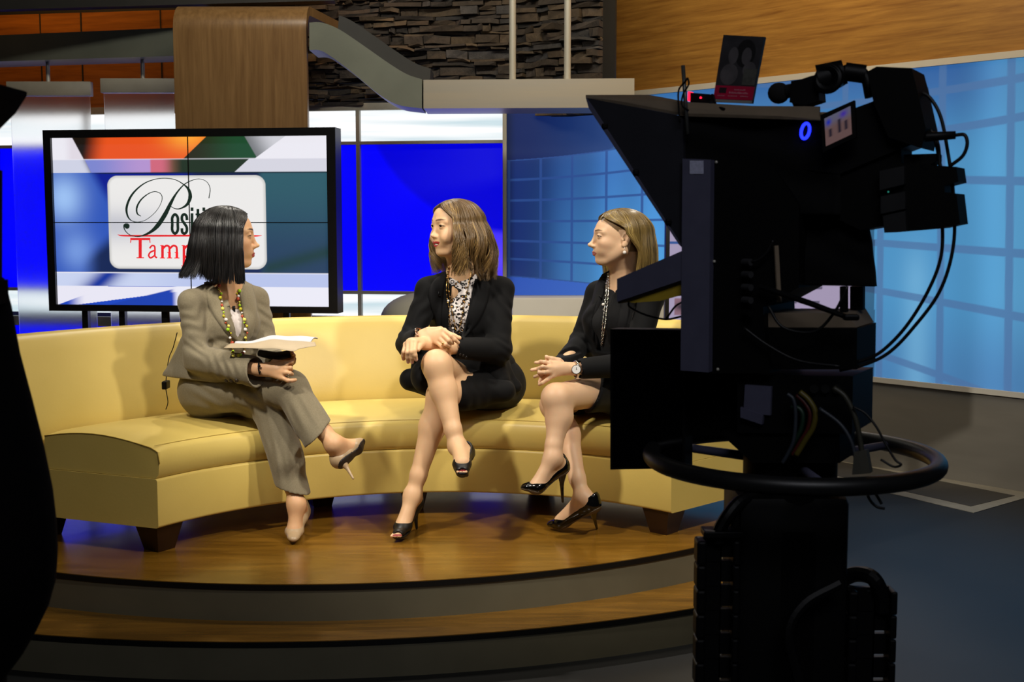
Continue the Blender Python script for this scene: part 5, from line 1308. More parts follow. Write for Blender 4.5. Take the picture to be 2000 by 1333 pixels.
def draped(pts, hit, lift, n=8, fb=5.3):
    sp = spline([Vector((p[0], p[1], 0)) for p in pts], n); out = []; lastY = fb
    for q in sp:
        h = hit(q.x, q.y, lift)
        if h is None or (out and h.y > lastY+.06): h = P(q.x, q.y, lastY)
        out.append(h); lastY = h.y
    for _ in range(2): out = [out[0]]+[(out[i-1]+out[i]*2+out[i+1])/4 for i in range(1, len(out)-1)]+[out[-1]]
    return out

def cutend(F, p, n, c, rad):
    """plane cut limited to a ball: cloth ends such as cuffs and hems"""
    X, Y, Z = F.ax[0][:, None, None], F.ax[1][None, :, None], F.ax[2][None, None, :]; n = nrm(n)
    d = (X-p[0])*n[0]+(Y-p[1])*n[1]+(Z-p[2])*n[2]; r = np.sqrt((X-c[0])**2+(Y-c[1])**2+(Z-c[2])**2)
    F.a[:] = np.where(r < rad, np.maximum(F.a, d), F.a)
# ================================================================== MIDDLE WOMAN
w2 = thing('person', 'seated woman in black suit and leopard-print top, wavy light-brown hair, between the other two', 'person', (-.15, 5.55, .75))
fy = np.array([-.85, -.53, -.04]); H2 = Head(pp(841, 461, 5.40), fy, sc=(1.13, 1.20, 1.14), nz=-.006)
N2 = np.array([-.12, -.99, .05]); N2 = nrm(N2)                     # chest direction
J = dict(shR=pp(838, 567, 5.47), shL=pp(978, 567, 5.53), elR=pp(800, 672, 5.40), elL=pp(972, 684, 5.40), wrR=pp(826, 657, 5.18), wrL=pp(862, 679, 5.20),
         pel=np.array([-.15, 5.60, .88]), wai=pp(915, 680, 5.60), rib=pp(910, 615, 5.56), nb=pp(903, 552, 5.52),
         hiR=np.array([-.25, 5.58, .86]), hiL=np.array([-.05, 5.58, .85]), knR=pp(853, 713, 5.09), knL=pp(862, 772, 5.17), anR=pp(893, 872, 4.99), anL=pp(806, 968, 5.09))
tR, bR, hR_ = pp(903, 927, 4.80), pp(902, 915, 4.86), pp(909, 893, 5.02)      # dangling right foot
tL = np.array(G(776, 1052, .30)); bL = np.array(G(786, 1040, .305)); hL_ = bL+np.array([.045, .125, .075])
def w2_limbs(F, grow=0.0, legs=True):
    pass
lo = np.array([-.62, 4.72, .27]); hi = np.array([.12, 5.85, 1.72])
F = Field(lo, hi, .0042, fine=([(-.40, -.24, .0017), (-.24, -.13, .0028)], [(5.35, 5.50, .0019), (5.0, 5.25, .003)], [(1.38, 1.56, .0017), (.98, 1.10, .003)]))
F.cone(J['pel'], J['wai'], .145, .125, .04, (N2, .75)); F.cone(J['wai'], J['rib'], .118, .135, .04, (N2, .75)); F.cone(J['rib'], J['nb']-np.array([0, 0, .05]), .135, .10, .04, (N2, .7))
F.cone(J['shR'], J['shL'], .048, .048, .04); F.cone(J['shR']*.4+J['nb']*.6+np.array([0, 0, .0]), J['shL']*.4+J['nb']*.6, .05, .05, .03)
limb(F, [J['shR'], J['elR']], [.046, .038]); limb(F, [J['elR'], J['wrR']], [.036, .0245]); limb(F, [J['shL'], J['elL']], [.046, .038]); limb(F, [J['elL'], J['wrL']], [.036, .0245])
for a, b, kk, an in (('hiR', 'knR', 'R', 'anR'), ('hiL', 'knL', 'L', 'anL')):
    F.cone(J[a], J[b], .088, .060, .02)
    k_, n_ = J[b], J[an]; c = k_*.68+n_*.32; bk = np.array([0, .018, 0])
    F.cone(k_, c+bk, .057, .054, .03); F.cone(c+bk, k_*.2+n_*.8, .053, .034, .03); F.cone(k_*.2+n_*.8, n_, .034, .031, .02); F.ell(k_+np.array([-.0, -.008, .002]), (.046, .044, .048), None, .02)
foot(F, J['anR'], hR_, bR, tR, (0.05, -.55, .8)); foot(F, J['anL'], hL_, bL, tL, (0, .15, 1))
for i, o_ in enumerate((-.018, -.006, .005, .015)):   # toes in the peep openings
    F.cone(tR+np.array([o_, .02, .012]), tR+np.array([o_, -.004, .010]), .0075, .0065, .002); F.cone(tL+np.array([o_, .02, .010]), tL+np.array([o_*1.1-.004, -.002, .009]), .0078-.0006*i, .0065, .002)
# right hand lying across, ring on it, pointing right
q = lambda zx, zy, Y: pp(770+zx/9.52, 610+zy/9.52, Y)
hand(F, J['wrR'], [q(930, 345, 5.13), q(905, 430, 5.12), q(860, 505, 5.12), q(800, 560, 5.13)],
     [[q(1060, 440, 5.10), q(1125, 510, 5.10), q(1192, 568, 5.11)], [q(1010, 525, 5.09), q(1085, 580, 5.11)], [q(955, 600, 5.09), q(1030, 635, 5.11)], [q(880, 635, 5.10), q(940, 660, 5.12)]],
     [q(640, 330, 5.17), q(860, 320, 5.16), q(1100, 440, 5.15), q(1215, 480, 5.15)], (0, -.7, .7), fr=.0095)
F.cone(q(560, 420, 5.19), q(900, 430, 5.14), .024, .018, .015, ((0, -.7, .7), .8)); F.cone(J['wrR'], q(620, 400, 5.18), .026, .026, .01)
# left hand hanging over the knee, fingers down
hand(F, q(600, 590, 5.16), [q(395, 560, 5.06), q(330, 545, 5.07), q(270, 560, 5.08), q(215, 600, 5.10)],
     [[q(375, 720, 5.02), q(390, 800, 5.02), q(408, 885, 5.03)], [q(320, 740, 5.02), q(325, 850, 5.03), q(333, 935, 5.04)], [q(245, 750, 5.03), q(245, 850, 5.04), q(258, 930, 5.05)], [q(178, 740, 5.06), q(165, 810, 5.07), q(172, 872, 5.08)]],
     [q(520, 600, 5.10), q(470, 640, 5.06), q(445, 700, 5.04)], (0, -1, .3), fr=.0098)
F.cone(J['wrL'], q(560, 590, 5.14), .026, .024, .01); F.cone(q(560, 580, 5.14), q(330, 570, 5.08), .026, .022, .015, ((0, -.8, .5), .7))
head_field(F, H2, 'smile', neck=(J['nb'], .052, .060), ear=False)
F.cone(J['nb']+np.array([-.06, 0, -.045]), J['nb']+np.array([.06, 0, -.045]), .034, .034, .04)
pt = face_paint(H2, '#e3b98e', '#a8242f', '#40291a', '#4a3220', .088, smile=True)
def paint2(V):
    c = pt(V)
    for tip in [q(172, 872, 5.08), q(258, 930, 5.05), q(333, 935, 5.04), q(408, 885, 5.03)]:
        m = np.linalg.norm(V-tip-np.array([0, -.004, 0]), axis=1) < .0075; c[m] = np.array(lin('#e8b9a8')[:3])
    for t_ in (tR, tL):
        m = (np.linalg.norm((V-t_)/np.array([.03, .010, .02]), axis=1) < 1) & (V[:, 2] > t_[2]+.010); c[m] = np.array(lin('#8e1226')[:3])
    return c
skinobj('body', F, skinmat('fair_skin'), w2, paint2, it=2)
body2 = [o for o in w2.children][-1]
eyes(H2, w2, H2.R @ np.array([1, .18, 0]), '#4a3524')
tm = MB(); V = []
for i in range(13):
    t = -1+2*i/12
    for z_ in (-.0588, -.0665): V.append(Vector(H2.w(.0905-.010*t*t, t*.020, z_)))
tm.add(V, [(2*i, 2*i+2, 2*i+3, 2*i+1) for i in range(12)]); tm.build('teeth', mat('teeth_ivory', '#efe8da', .3, noise=(30, '#e6dece', .3)), w2, smooth=True)
# blouse
lo = np.array([-.45, 5.35, .85]); hi = np.array([.12, 5.75, 1.50])
F = Field(lo, hi, .005)
F.cone(J['pel'], J['wai'], .155, .133, .04, (N2, .78)); F.cone(J['wai'], J['rib'], .128, .143, .04, (N2, .78)); F.cone(J['rib'], J['nb']-np.array([0, 0, .05]), .142, .108, .04, (N2, .74))
for s_ in (-1, 1): F.ell(J['rib']+N2*.075+np.array([.065*s_, 0, .01]), (.062, .055, .06), None, .03)
F.cone(J['shR']*.30+J['nb']*.70+N2*.012, J['shL']*.30+J['nb']*.70+N2*.012, .052, .052, .03)
F.ell(pp(899, 517, 5.43), (.054, .12, .066), None, .006, 'carve')
# leopard print
def leopard():
    m = bpy.data.materials.new('leopard_print'); m.use_nodes = True; nt = m.node_tree; b = nt.nodes['Principled BSDF']; b.inputs['Roughness'].default_value = .6
    tc = nt.nodes.new('ShaderNodeTexCoord'); n0 = nt.nodes.new('ShaderNodeTexNoise'); n0.inputs['Scale'].default_value = 45; nt.links.new(tc.outputs['Object'], n0.inputs[0])
    mxv = nt.nodes.new('ShaderNodeMix'); mxv.data_type = 'RGBA'; mxv.blend_type = 'LINEAR_LIGHT'; mxv.inputs['Factor'].default_value = .012
    nt.links.new(tc.outputs['Object'], mxv.inputs['A']); nt.links.new(n0.outputs['Color'], mxv.inputs['B'])
    vo = nt.nodes.new('ShaderNodeTexVoronoi'); vo.inputs['Scale'].default_value = 58; nt.links.new(mxv.outputs['Result'], vo.inputs['Vector'])
    cr = nt.nodes.new('ShaderNodeValToRGB'); cr.color_ramp.interpolation = 'CONSTANT'; e = cr.color_ramp.elements
    e[0].position = 0; e[0].color = lin('#c98a3e'); e[1].position = .20; e[1].color = lin('#140f0c'); x = e.new(.50); x.color = lin('#ece4e0')
    nt.links.new(vo.outputs['Distance'], cr.inputs[0])
    n1 = nt.nodes.new('ShaderNodeTexNoise'); n1.inputs['Scale'].default_value = 90; nt.links.new(tc.outputs['Object'], n1.inputs[0])
    cr2 = nt.nodes.new('ShaderNodeValToRGB'); cr2.color_ramp.interpolation = 'CONSTANT'; cr2.color_ramp.elements[1].position = .60; nt.links.new(n1.outputs[0], cr2.inputs[0])
    mx = nt.nodes.new('ShaderNodeMix'); mx.data_type = 'RGBA'; nt.links.new(cr2.outputs[0], mx.inputs['Factor']); nt.links.new(cr.outputs[0], mx.inputs['A']); mx.inputs['B'].default_value = lin('#ece4e0')
    nt.links.new(mx.outputs['Result'], b.inputs['Base Color']); return m
o = skinobj('blouse', F, leopard(), w2, it=2); o['label'] = 'white leopard-print blouse'
blouse2 = o
# skirt
M_suit = mat('black_suit_wool', '#070708', .8, noise=(260, '#0b0b0c', .5), bump=(400, .15, .0006), sheen=.02, spec=.2)
lo = np.array([-.62, 4.95, .70]); hi = np.array([.22, 5.85, 1.10]); F = Field(lo, hi, .006)
F.cone(J['hiR'], pp(838, 735, 5.24), .108, .080, .04); F.cone(J['hiL'], pp(900, 772, 5.25), .112, .064, .04); F.cone(J['pel'], J['wai'], .162, .142, .05, (N2, .8))
F.cone(J['hiR'], pp(802, 742, 5.38), .095, .050, .05); F.cone(J['hiL'], pp(985, 768, 5.36), .09, .035, .05); F.cone(pp(900, 775, 5.28), pp(990, 762, 5.36), .045, .03, .05)
F.ripple(pp(900, 750, 5.3), .2, (1, .3, .2), .05, .003)
kd = nrm(J['knR']-J['hiR'])
F.half(J['knR']-kd*.085, kd)
F.cone(J['knL']-nrm(J['knL']-J['hiL'])*.03, J['knL']+nrm(J['knL']-J['hiL'])*.2+np.array([0, 0, .03]), .058, .09, .004, None, 'carve')
skinobj('skirt', F, M_suit, w2, it=2)
# jacket
lo = np.array([-.64, 5.0, .74]); hi = np.array([.22, 5.90, 1.50]); F = Field(lo, hi, .0048)
F.cone(J['pel']+np.array([0.0, 0, .02]), J['wai'], .175, .150, .05, (N2, .82)); F.cone(J['wai'], J['rib'], .145, .160, .05, (N2, .85)); F.cone(J['rib'], J['nb']-np.array([0, 0, .06]), .160, .120, .05, (N2, .8))
for s_ in (-1, 1): F.ell(J['rib']+N2*.07+np.array([.072*s_, 0, .012]), (.068, .062, .075), None, .03)
F.cone(J['shR']+np.array([-.008, 0, .004]), J['nb']+np.array([-.060, .01, .016]), .050, .036, .03); F.cone(J['shL']+np.array([.008, 0, .004]), J['nb']+np.array([.060, .01, .016]), .050, .036, .03); F.cone(J['nb']+np.array([-.05, .05, .02]), J['nb']+np.array([.05, .05, .02]), .03, .03, .03)
limb(F, [J['shR'], J['elR']], [.054, .054], .03); limb(F, [J['elR'], J['wrR']*.78+J['elR']*.22], [.055, .044], .03)
limb(F, [J['shL'], J['elL']], [.056, .058], .03); limb(F, [J['elL'], J['wrL']*.72+J['elL']*.28], [.058, .046], .03)
F.cone(J['shR']*.55+J['nb']*.45+np.array([0, 0, -.01]), J['shL']*.55+J['nb']*.45+np.array([0, 0, -.01]), .058, .058, .03)
# tails spreading on the seat
F.cone(pp(950, 690, 5.50), pp(975, 745, 5.42), .075, .05, .04); F.cone(pp(965, 700, 5.50), pp(1008, 757, 5.46), .05, .020, .03); F.cone(pp(1008, 755, 5.46), pp(930, 775, 5.36), .020, .02, .03); F.cone(pp(850, 690, 5.5), pp(822, 722, 5.40), .07, .045, .05)
for e_, a_ in (('elR', (0, -.3, 1)), ('elL', (.3, 0, 1))): F.ripple(J[e_], .11, a_, .046, .0035, warp=2.2)
F.ripple(J['wai']+N2*.1, .22, (.2, 0, 1), .07, .004, warp=2); F.ripple(pp(990, 600, 5.45), .13, (.8, 0, .6), .045, .003, warp=1); F.ripple(pp(822, 600, 5.4), .12, (-.8, 0, .6), .045, .003, warp=1)
# open front
F.carvebox([(pp(870, 587, 5.3), (-1, .12, .11)), (pp(912, 587, 5.3), (1, -.10, -.15)), ((0, 5.56, 0), (0, 1, 0)), (pp(890, 657, 5.3), (0, 0, -1))])
F.ell(J['nb']+np.array([-.012, -.05, .035]), (.050, .10, .056), None, .006, 'carve')
for w_, e_, r_ in (('wrR', 'elR', .034), ('wrL', 'elL', .036)):
    a_ = J[w_]*.80+J[e_]*.20; F.cone(J[w_]*1.05-J[e_]*.05, a_-(J[w_]-J[e_])*.06, r_, r_, .002, None, 'carve')
jk = skinobj('jacket', F, M_suit, w2, it=2)
hit = caster([jk]); hitb = caster([jk, blouse2, body2])
M_lap = mat('black_lapel_wool', '#09090a', .75, noise=(260, '#0d0d0f', .5), bump=(400, .15, .0006), sheen=.02, spec=.2)
cloth_strip('lapel', [(875, 532), (872, 546), (866, 568), (863, 610), (861, 655)], [(860, 540), (846, 550), (836, 574), (846, 620), (858, 656)], 6, 6, hit, .004, .006, M_lap, w2, 5.40, .005)
cloth_strip('lapel', [(924, 532), (924, 546), (921, 568), (914, 610), (900, 662)], [(938, 538), (952, 550), (957, 574), (938, 625), (903, 664)], 6, 6, hit, .004, .006, M_lap, w2, 5.40, .005)
M_but = mat('black_horn_button', '#1c1a18', .25, noise=(60, '#100f0e', .5))
for x_, y_ in ((899, 692), (904, 694), (910, 697)):
    h = hit(x_, y_, .003)
    if h: MB().ball(h, .0055, sc=(1, .5, 1)).build('cuff_button', M_but, w2, smooth=True)
# necklace
M_gold = mat('gold_chain', '#d9b574', .25, 1, noise=(60, '#b8924e', .5)); M_pearl = mat('pearl_bead', '#efe6dc', .15, noise=(30, '#e2d6cb', .4), coat=.5)
mb = MB()
for pts in ([(877, 522), (872, 560), (876, 600), (880, 640)], [(878, 522), (876, 560), (883, 610), (892, 650)], [(921, 525), (912, 570), (902, 620), (896, 650)]):
    dp = draped(pts, hitb, .005, 10, 5.4); mb.tube(dp, .0016, 6)
    for i in range(0, len(dp)-1, 2): mb.ball(dp[i], .0036 if i % 3 else .0050, 8, 6)
mb.build('necklace', M_gold, w2, smooth=True)
for x_, y_ in ((876, 588), (889, 612), (901, 600), (906, 622), (885, 640), (897, 580)):
    h = hitb(x_, y_, .006)
    if h: MB().ball(h, .0052, 10, 8).build('necklace_pearl', M_pearl, w2, smooth=True)
h = hit(856, 574, .006); mb = MB(); mb.tube([h+Vector((0, 0, .012)), h-Vector((0, 0, .010))], [.0042, .0035], 10); mb.box(h+Vector((.004, 0, -.008)), (.010, .006, .004))
o = mb.build('lapel_microphone', M_blk2, None, smooth=True); tag(o, 'tiny black clip microphone on the middle woman\'s lapel', 'microphone', 'clip microphones')
# bangle, ring
mb = MB(); c_ = Vector(q(478, 425, 5.185)); mb.torus(c_, .033, .0022, (.85, -.3, .45), 32, 8); mb.torus(c_+Vector((.008, 0, 0)), .032, .0016, (.8, -.35, .5), 32, 8); mb.build('bangle', mat('rose_gold', '#e3b49a', .2, 1, noise=(30, '#cf9c80', .4)), w2, smooth=True)
mb = MB(); c_ = Vector(q(905, 590, 5.095)); mb.torus(c_, .0098, .0018, (.8, 0, -.6), 20, 8); mb.ball(c_+Vector((-.001, -.010, .003)), .0045); mb.build('ring', M_gold, w2, smooth=True)
# hair
Lh = lambda ph: -.135 if ph < 0 else -.105
def fl2(ph, s_):
    a = abs(ph); b = .030*math.sin(PI*min(1, s_*1.05))+.010*s_+.035*max(0, s_-.6)**1.5
    if ph < 0 and a > 95: b += .055*s_**1.6
    return b
def fe2(side): return 57 if side > 0 else 70
hc = (lin('#3c2b19')[:3], lin('#654a2a')[:3], lin('#c09c5e')[:3])
strands('hair', H2, hairmat('light_brown_hair'), w2, 3600, 21, (-.012, .070, -.03), lambda ph: -.185 if abs(ph) > 95 else -.160, hc, 1.05, fe2, fl2, (.019, 1.25, .020), .0017, top=-.006, lift=.003, wob=.0010, nseg=28, endvar=.026, clump=.7)
# shoes
M_sat = mat('black_satin_shoe', '#0b0a0b', .4, noise=(60, '#060506', .5), spec=.5)
shoe('shoe', J['anR'], hR_, bR, tR, (0.05, -.55, .8), hR_+np.array([.004, .0, -.085]), M_sat, w2, M_sat, .012, True, 'black peep-toe shoe on the dangling foot', (.013, .010))
shoe('shoe', J['anL'], hL_, bL, tL, (0, .15, 1), np.array([hL_[0]+.004, hL_[1]+.012, .2805]), M_sat, w2, M_sat, .012, True, 'black peep-toe shoe planted on the stage')
# ================================================================== RIGHT WOMAN
w3 = thing('person', 'seated blonde woman in black jacket with hands clasped on her knee, beside the camera rig', 'person', (.48, 5.5, .75))
H3 = Head(pp(1147, 479, 5.33), np.array([-.992, -.12, .0]), sc=(1.22, 1.12, 1.06))
N3 = nrm((-.75, -.66, .05)); R3 = np.array([-.66, .75, 0])
K = dict(shR=pp(1168, 574, 5.54), shL=pp(1272, 578, 5.24), elR=pp(1134, 672, 5.50), elL=pp(1236, 712, 5.16), wrR=pp(1098, 712, 5.16), wrL=pp(1118, 722, 5.06),
         pel=np.array([.48, 5.50, .88]), wai=pp(1212, 690, 5.46), rib=pp(1210, 630, 5.42), nb=pp(1217, 558, 5.42),
         hiR=np.array([.44, 5.60, .86]), hiL=np.array([.50, 5.40, .87]), knR=pp(1083, 792, 5.24), knL=pp(1087, 778, 5.0), anR=pp(1139, 972, 5.06), anL=pp(1080, 895, 4.93))
tL3, bL3, hL3 = pp(1023, 955, 4.90), pp(1052, 962, 4.90), pp(1100, 921, 4.98)
bR3 = np.array(G(1098, 1030, .300)); tR3 = np.array(G(1074, 1030, .292)); hR3 = pp(1160, 996, 5.04)
lo = np.array([.02, 4.80, .27]); hi = np.array([.78, 5.80, 1.70])
F = Field(lo, hi, .0042, fine=([(.29, .42, .0018), (.42, .52, .0028), (.08, .29, .0032)], [(5.27, 5.42, .0022), (5.0, 5.18, .003)], [(1.38, 1.55, .0018), (.93, 1.08, .0028)]))
F.cone(K['pel'], K['wai'], .140, .122, .04, (N3, .75)); F.cone(K['wai'], K['rib'], .115, .130, .04, (N3, .75)); F.cone(K['rib'], K['nb']-np.array([0, 0, .05]), .130, .095, .04, (N3, .7))
F.cone(K['shR'], K['shL'], .045, .045, .04); F.cone(K['shR']*.4+K['nb']*.6, K['shL']*.4+K['nb']*.6, .048, .048, .03)
limb(F, [K['shR'], K['elR']], [.044, .036]); limb(F, [K['elR'], K['wrR']], [.034, .0235]); limb(F, [K['shL'], K['elL']], [.044, .036]); limb(F, [K['elL'], K['wrL']], [.035, .0245])
for a, b, an in (('hiR', 'knR', 'anR'), ('hiL', 'knL', 'anL')):
    F.cone(K[a], K[b], .084, .058, .02)
    k_, n_ = K[b], K[an]; c = k_*.68+n_*.32; bk = np.array([.016, .014, 0])
    F.cone(k_, c+bk, .055, .053, .03); F.cone(c+bk, k_*.2+n_*.8, .052, .033, .03); F.cone(k_*.2+n_*.8, n_, .033, .030, .02); F.ell(k_+np.array([-.008, -.006, .004]), (.048, .046, .05), None, .02)
foot(F, K['anR'], hR3, bR3, tR3, (-.15, 0, 1)); foot(F, K['anL'], hL3, bL3, tL3, (-.35, 0, .93))
q3 = lambda zx, zy, Y: pp(1020+zx/11.107, 670+zy/11.107, Y)
# near (left) hand, back towards us, fingers folded over the other hand
hand(F, q3(1060, 560, 5.06), [q3(590, 450, 5.02), q3(570, 540, 5.00), q3(590, 630, 5.00), q3(660, 710, 5.01)],
     [[q3(480, 420, 5.01), q3(400, 400, 5.03)], [q3(440, 520, 4.985), q3(350, 560, 5.00), q3(370, 590, 5.03)], [q3(480, 640, 4.985), q3(370, 640, 4.99), q3(360, 660, 5.02)], [q3(540, 800, 5.0), q3(440, 870, 5.0), q3(370, 905, 5.01)]],
     [q3(800, 380, 5.05), q3(640, 350, 5.04), q3(530, 310, 5.03)], (-.2, -.95, .1), fr=.0088)
F.cone(q3(1100, 560, 5.06), q3(720, 540, 5.03), .0245, .022, .012, ((0, -1, 0), .75))
# far (right) hand: fingers interleaved, tips pointing left
hand(F, K['wrR'], [q3(560, 420, 5.06), q3(520, 520, 5.06), q3(520, 620, 5.06), q3(520, 720, 5.07)],
     [[q3(400, 425, 5.035), q3(290, 430, 5.03)], [q3(330, 565, 5.04), q3(200, 590, 5.03)], [q3(380, 700, 5.035), q3(265, 735, 5.03)], [q3(400, 800, 5.03), q3(370, 850, 5.02)]],
     [q3(640, 380, 5.08), q3(560, 340, 5.06), q3(520, 300, 5.05)], (0, .9, .3), fr=.0086)
F.cone(K['wrR'], q3(700, 500, 5.08), .024, .024, .012)
head_field(F, H3, 'calm', neck=(K['nb'], .050, .056), ear=True)
pt3 = face_paint(H3, '#e6bd96', '#b0605c', '#523a22', '#86683f', .082)
skinobj('body', F, skinmat('fair_skin'), w3, pt3, it=2); body3 = list(w3.children)[-1]
eyes(H3, w3, H3.R @ np.array([1, .12, 0]), '#4a4a44')
# blouse (plain black knit) and skirt
lo = np.array([.20, 5.1, .85]); hi = np.array([.78, 5.75, 1.50]); F = Field(lo, hi, .006)
F.cone(K['pel'], K['wai'], .150, .130, .04, (N3, .78)); F.cone(K['wai'], K['rib'], .123, .138, .04, (N3, .78)); F.cone(K['rib'], K['nb']-np.array([0, 0, .045]), .137, .104, .04, (N3, .74))
for s_ in (-1, 1): F.ell(K['rib']+N3*.075+R3*.06*s_, (.060, .060, .06), None, .03)
F.ell(pp(1203, 545, 5.32), (.05, .07, .062), None, .006, 'carve')
o = skinobj('blouse', F, mat('black_knit', '#0a0a0b', .9, noise=(200, '#0f0f10', .5)), w3, it=2); bl3 = o
lo = np.array([.05, 5.0, .70]); hi = np.array([.78, 5.80, 1.10]); F = Field(lo, hi, .006)
F.cone(K['hiR'], K['knR']*.62+K['hiR']*.38, .105, .085, .04); F.cone(K['hiL'], K['knL']*.58+K['hiL']*.42, .108, .088, .04); F.cone(K['pel'], K['wai'], .160, .138, .05, (N3, .8))
F.cone(pp(1180, 740, 5.22), pp(1205, 800, 5.25), .03, .03, .05)
kd = nrm(K['knL']-K['hiL']); F.half(pp(1172, 770, 5.1), nrm((-.93, -.2, .42)))
skinobj('skirt', F, M_suit, w3, it=2)
lo = np.array([.08, 4.98, .76]); hi = np.array([.86, 5.85, 1.50]); F = Field(lo, hi, .005)
F.cone(K['pel']+np.array([0, 0, .02]), K['wai'], .168, .145, .05, (N3, .82)); F.cone(K['wai'], K['rib'], .140, .155, .05, (N3, .85)); F.cone(K['rib'], K['nb']-np.array([0, 0, .06]), .155, .115, .05, (N3, .8))
for s_ in (-1, 1): F.ell(K['rib']+N3*.07+R3*.068*s_, (.064, .064, .072), None, .03)
F.cone(K['shR']-np.array([0, 0, .0]), K['nb']+R3*.055+np.array([0, .01, .012]), .050, .036, .03); F.cone(K['shL'], K['nb']-R3*.055+np.array([0, .01, .012]), .052, .036, .03)
limb(F, [K['shR'], K['elR']], [.054, .050], .03); limb(F, [K['elR'], K['wrR']*.99+K['elR']*.01], [.050, .042], .03)
limb(F, [K['shL'], K['elL']], [.056, .055], .03); limb(F, [K['elL'], K['wrL']*.82+K['elL']*.18], [.054, .044], .03)
F.cone(K['shR']*.55+K['nb']*.45+np.array([0, 0, -.01]), K['shL']*.55+K['nb']*.45+np.array([0, 0, -.01]), .056, .056, .03)
F.cone(pp(1195, 715, 5.25), pp(1185, 760, 5.20), .05, .035, .04); F.cone(K['hiL'], pp(1215, 750, 5.25), .10, .07, .04)
for e_, a_ in (('elR', (-.3, -.3, 1)), ('elL', (.3, 0, 1))): F.ripple(K[e_], .11, a_, .046, .0035, warp=2.2)
F.ripple(K['wai']+N3*.1, .22, (.2, 0, 1), .07, .004, warp=1); F.ripple(pp(1160, 620, 5.4), .12, (-.8, 0, .6), .045, .003, warp=1)
F.carvebox([(pp(1184, 600, 5.3), -R3*-1+np.array([0, 0, -.0])), (pp(1206, 600, 5.25), -R3), (K['rib']+N3*.03, -N3), (pp(1190, 672, 5.3), (0, 0, -1))][0:0] or [(K['rib']+R3*.040, R3), (K['rib']-R3*.045, -R3), (K['rib']+N3*.02, -N3), (pp(1190, 690, 5.3), (0, 0, -1))])
F.ell(K['nb']+np.array([-.03, -.035, .035]), (.058, .075, .060), None, .008, 'carve')
for w_, e_, r_ in (('wrR', 'elR', .026), ('wrL', 'elL', .034)): F.cone(K[w_]*1.05-K[e_]*.05, K[w_]*.95+K[e_]*.05-(K[w_]-K[e_])*.05, r_, r_, .002, None, 'carve')
jk3 = skinobj('jacket', F, M_suit, w3, it=2); hit3 = caster([jk3]); hitb3 = caster([jk3, bl3, body3])
cloth_strip('lapel', [(1191, 528), (1183, 570), (1176, 620), (1170, 680)], [(1176, 536), (1160, 572), (1158, 620), (1164, 680)], 5, 6, hit3, .004, .006, M_lap, w3, 5.36, .004)
cloth_strip('lapel', [(1215, 560), (1212, 600), (1204, 640), (1192, 690)], [(1242, 556), (1244, 600), (1224, 650), (1196, 694)], 5, 6, hit3, .004, .006, M_lap, w3, 5.26, .004)
M_silv = mat('silver_chain', '#cfcac0', .2, 1, noise=(60, '#9b958a', .5))
mb = MB()
for pts in ([(1190, 534), (1187, 560), (1183, 600), (1179, 640), (1177, 676)], [(1191, 540), (1190, 570), (1187, 605), (1183, 640), (1178, 672)]):
    dp = draped(pts, hitb3, .006, 14, 5.3); mb.tube(dp, .0016, 6)
    for i in range(0, len(dp)-1): mb.ball(dp[i]+Vector((.002*math.sin(i*2.3), 0, 0)), .0026+.0022*(i % 3 == 0), 6, 5)
mb.build('necklace', M_silv, w3, smooth=True)
for x_, y_, r_ in ((1180, 596, .007), (1181, 606, .004), (1187, 554, .004)):
    h = hitb3(x_, y_, .006)
    if h: MB().ball(h, r_).build('necklace_pearl', M_pearl, w3, smooth=True)
h = hit3(1172, 582, .006); mb = MB(); mb.tube([h+Vector((-.006, 0, .012)), h+Vector((.004, 0, -.008))], [.0045, .0035], 10); mb.tube(spline([h, h+Vector((.006, 0, -.03)), h+Vector((.0, 0, -.09)), h+Vector((-.006, 0, -.12))], 6), .0012, 6)
o = mb.build('lapel_microphone', M_blk2, None, smooth=True); tag(o, 'tiny black clip microphone with thin cord on the right woman\'s lapel', 'microphone', 'clip microphones')
# watch
wc = q3(1175, 580, 5.03); mb = MB(); ax = nrm(K['wrL']-K['elL']); nW = nrm((-.15, -.98, .15))
cW = K['wrL']*.93+K['elL']*.07
mb.cyl(Vector(wc)+Vector(nW)*-.004, Vector(wc)+Vector(nW)*.004, .0205, .0195, n=32); mb.build('watch_case', M_silv, w3, auto=30); wt = list(w3.children)[-1]; wt['label'] = 'round silver wristwatch case'
mb = MB(); mb.cyl(Vector(wc)+Vector(nW)*.004, Vector(wc)+Vector(nW)*.0048, .0172, n=32); mb.build('watch_dial', mat('white_watch_dial', '#eceae6', .3, noise=(90, '#d8d6d2', .3)), w3)
mb = MB(); u_ = Vector((0, 0, 1)); wv = Vector(wc)+Vector(nW)*.0052; mb.box(wv+Vector((.003, 0, -.001)), (.009, .0008, .0012)); mb.box(wv+Vector((0, 0, .005)), (.0012, .0008, .010)); mb.build('watch_hands', M_blk2, w3)
mb = MB(); mb.torus(Vector(wc)+Vector((0, .030, -.002)), .0315, .0052, tuple(ax), 40, 10); mb.build('watch_band', M_silv, w3, smooth=True)
# pearl earring on the near ear
e_ = Vector(H3.w(-.002, .080, -.050)); mb = MB(); mb.ball(e_+Vector((0, -.004, -.008)), .0078, 14, 10); mb.cyl(e_+Vector((0, -.004, 0)), e_+Vector((0, -.003, .016)), .0009); mb.build('pearl_earring', M_pearl, w3, smooth=True)
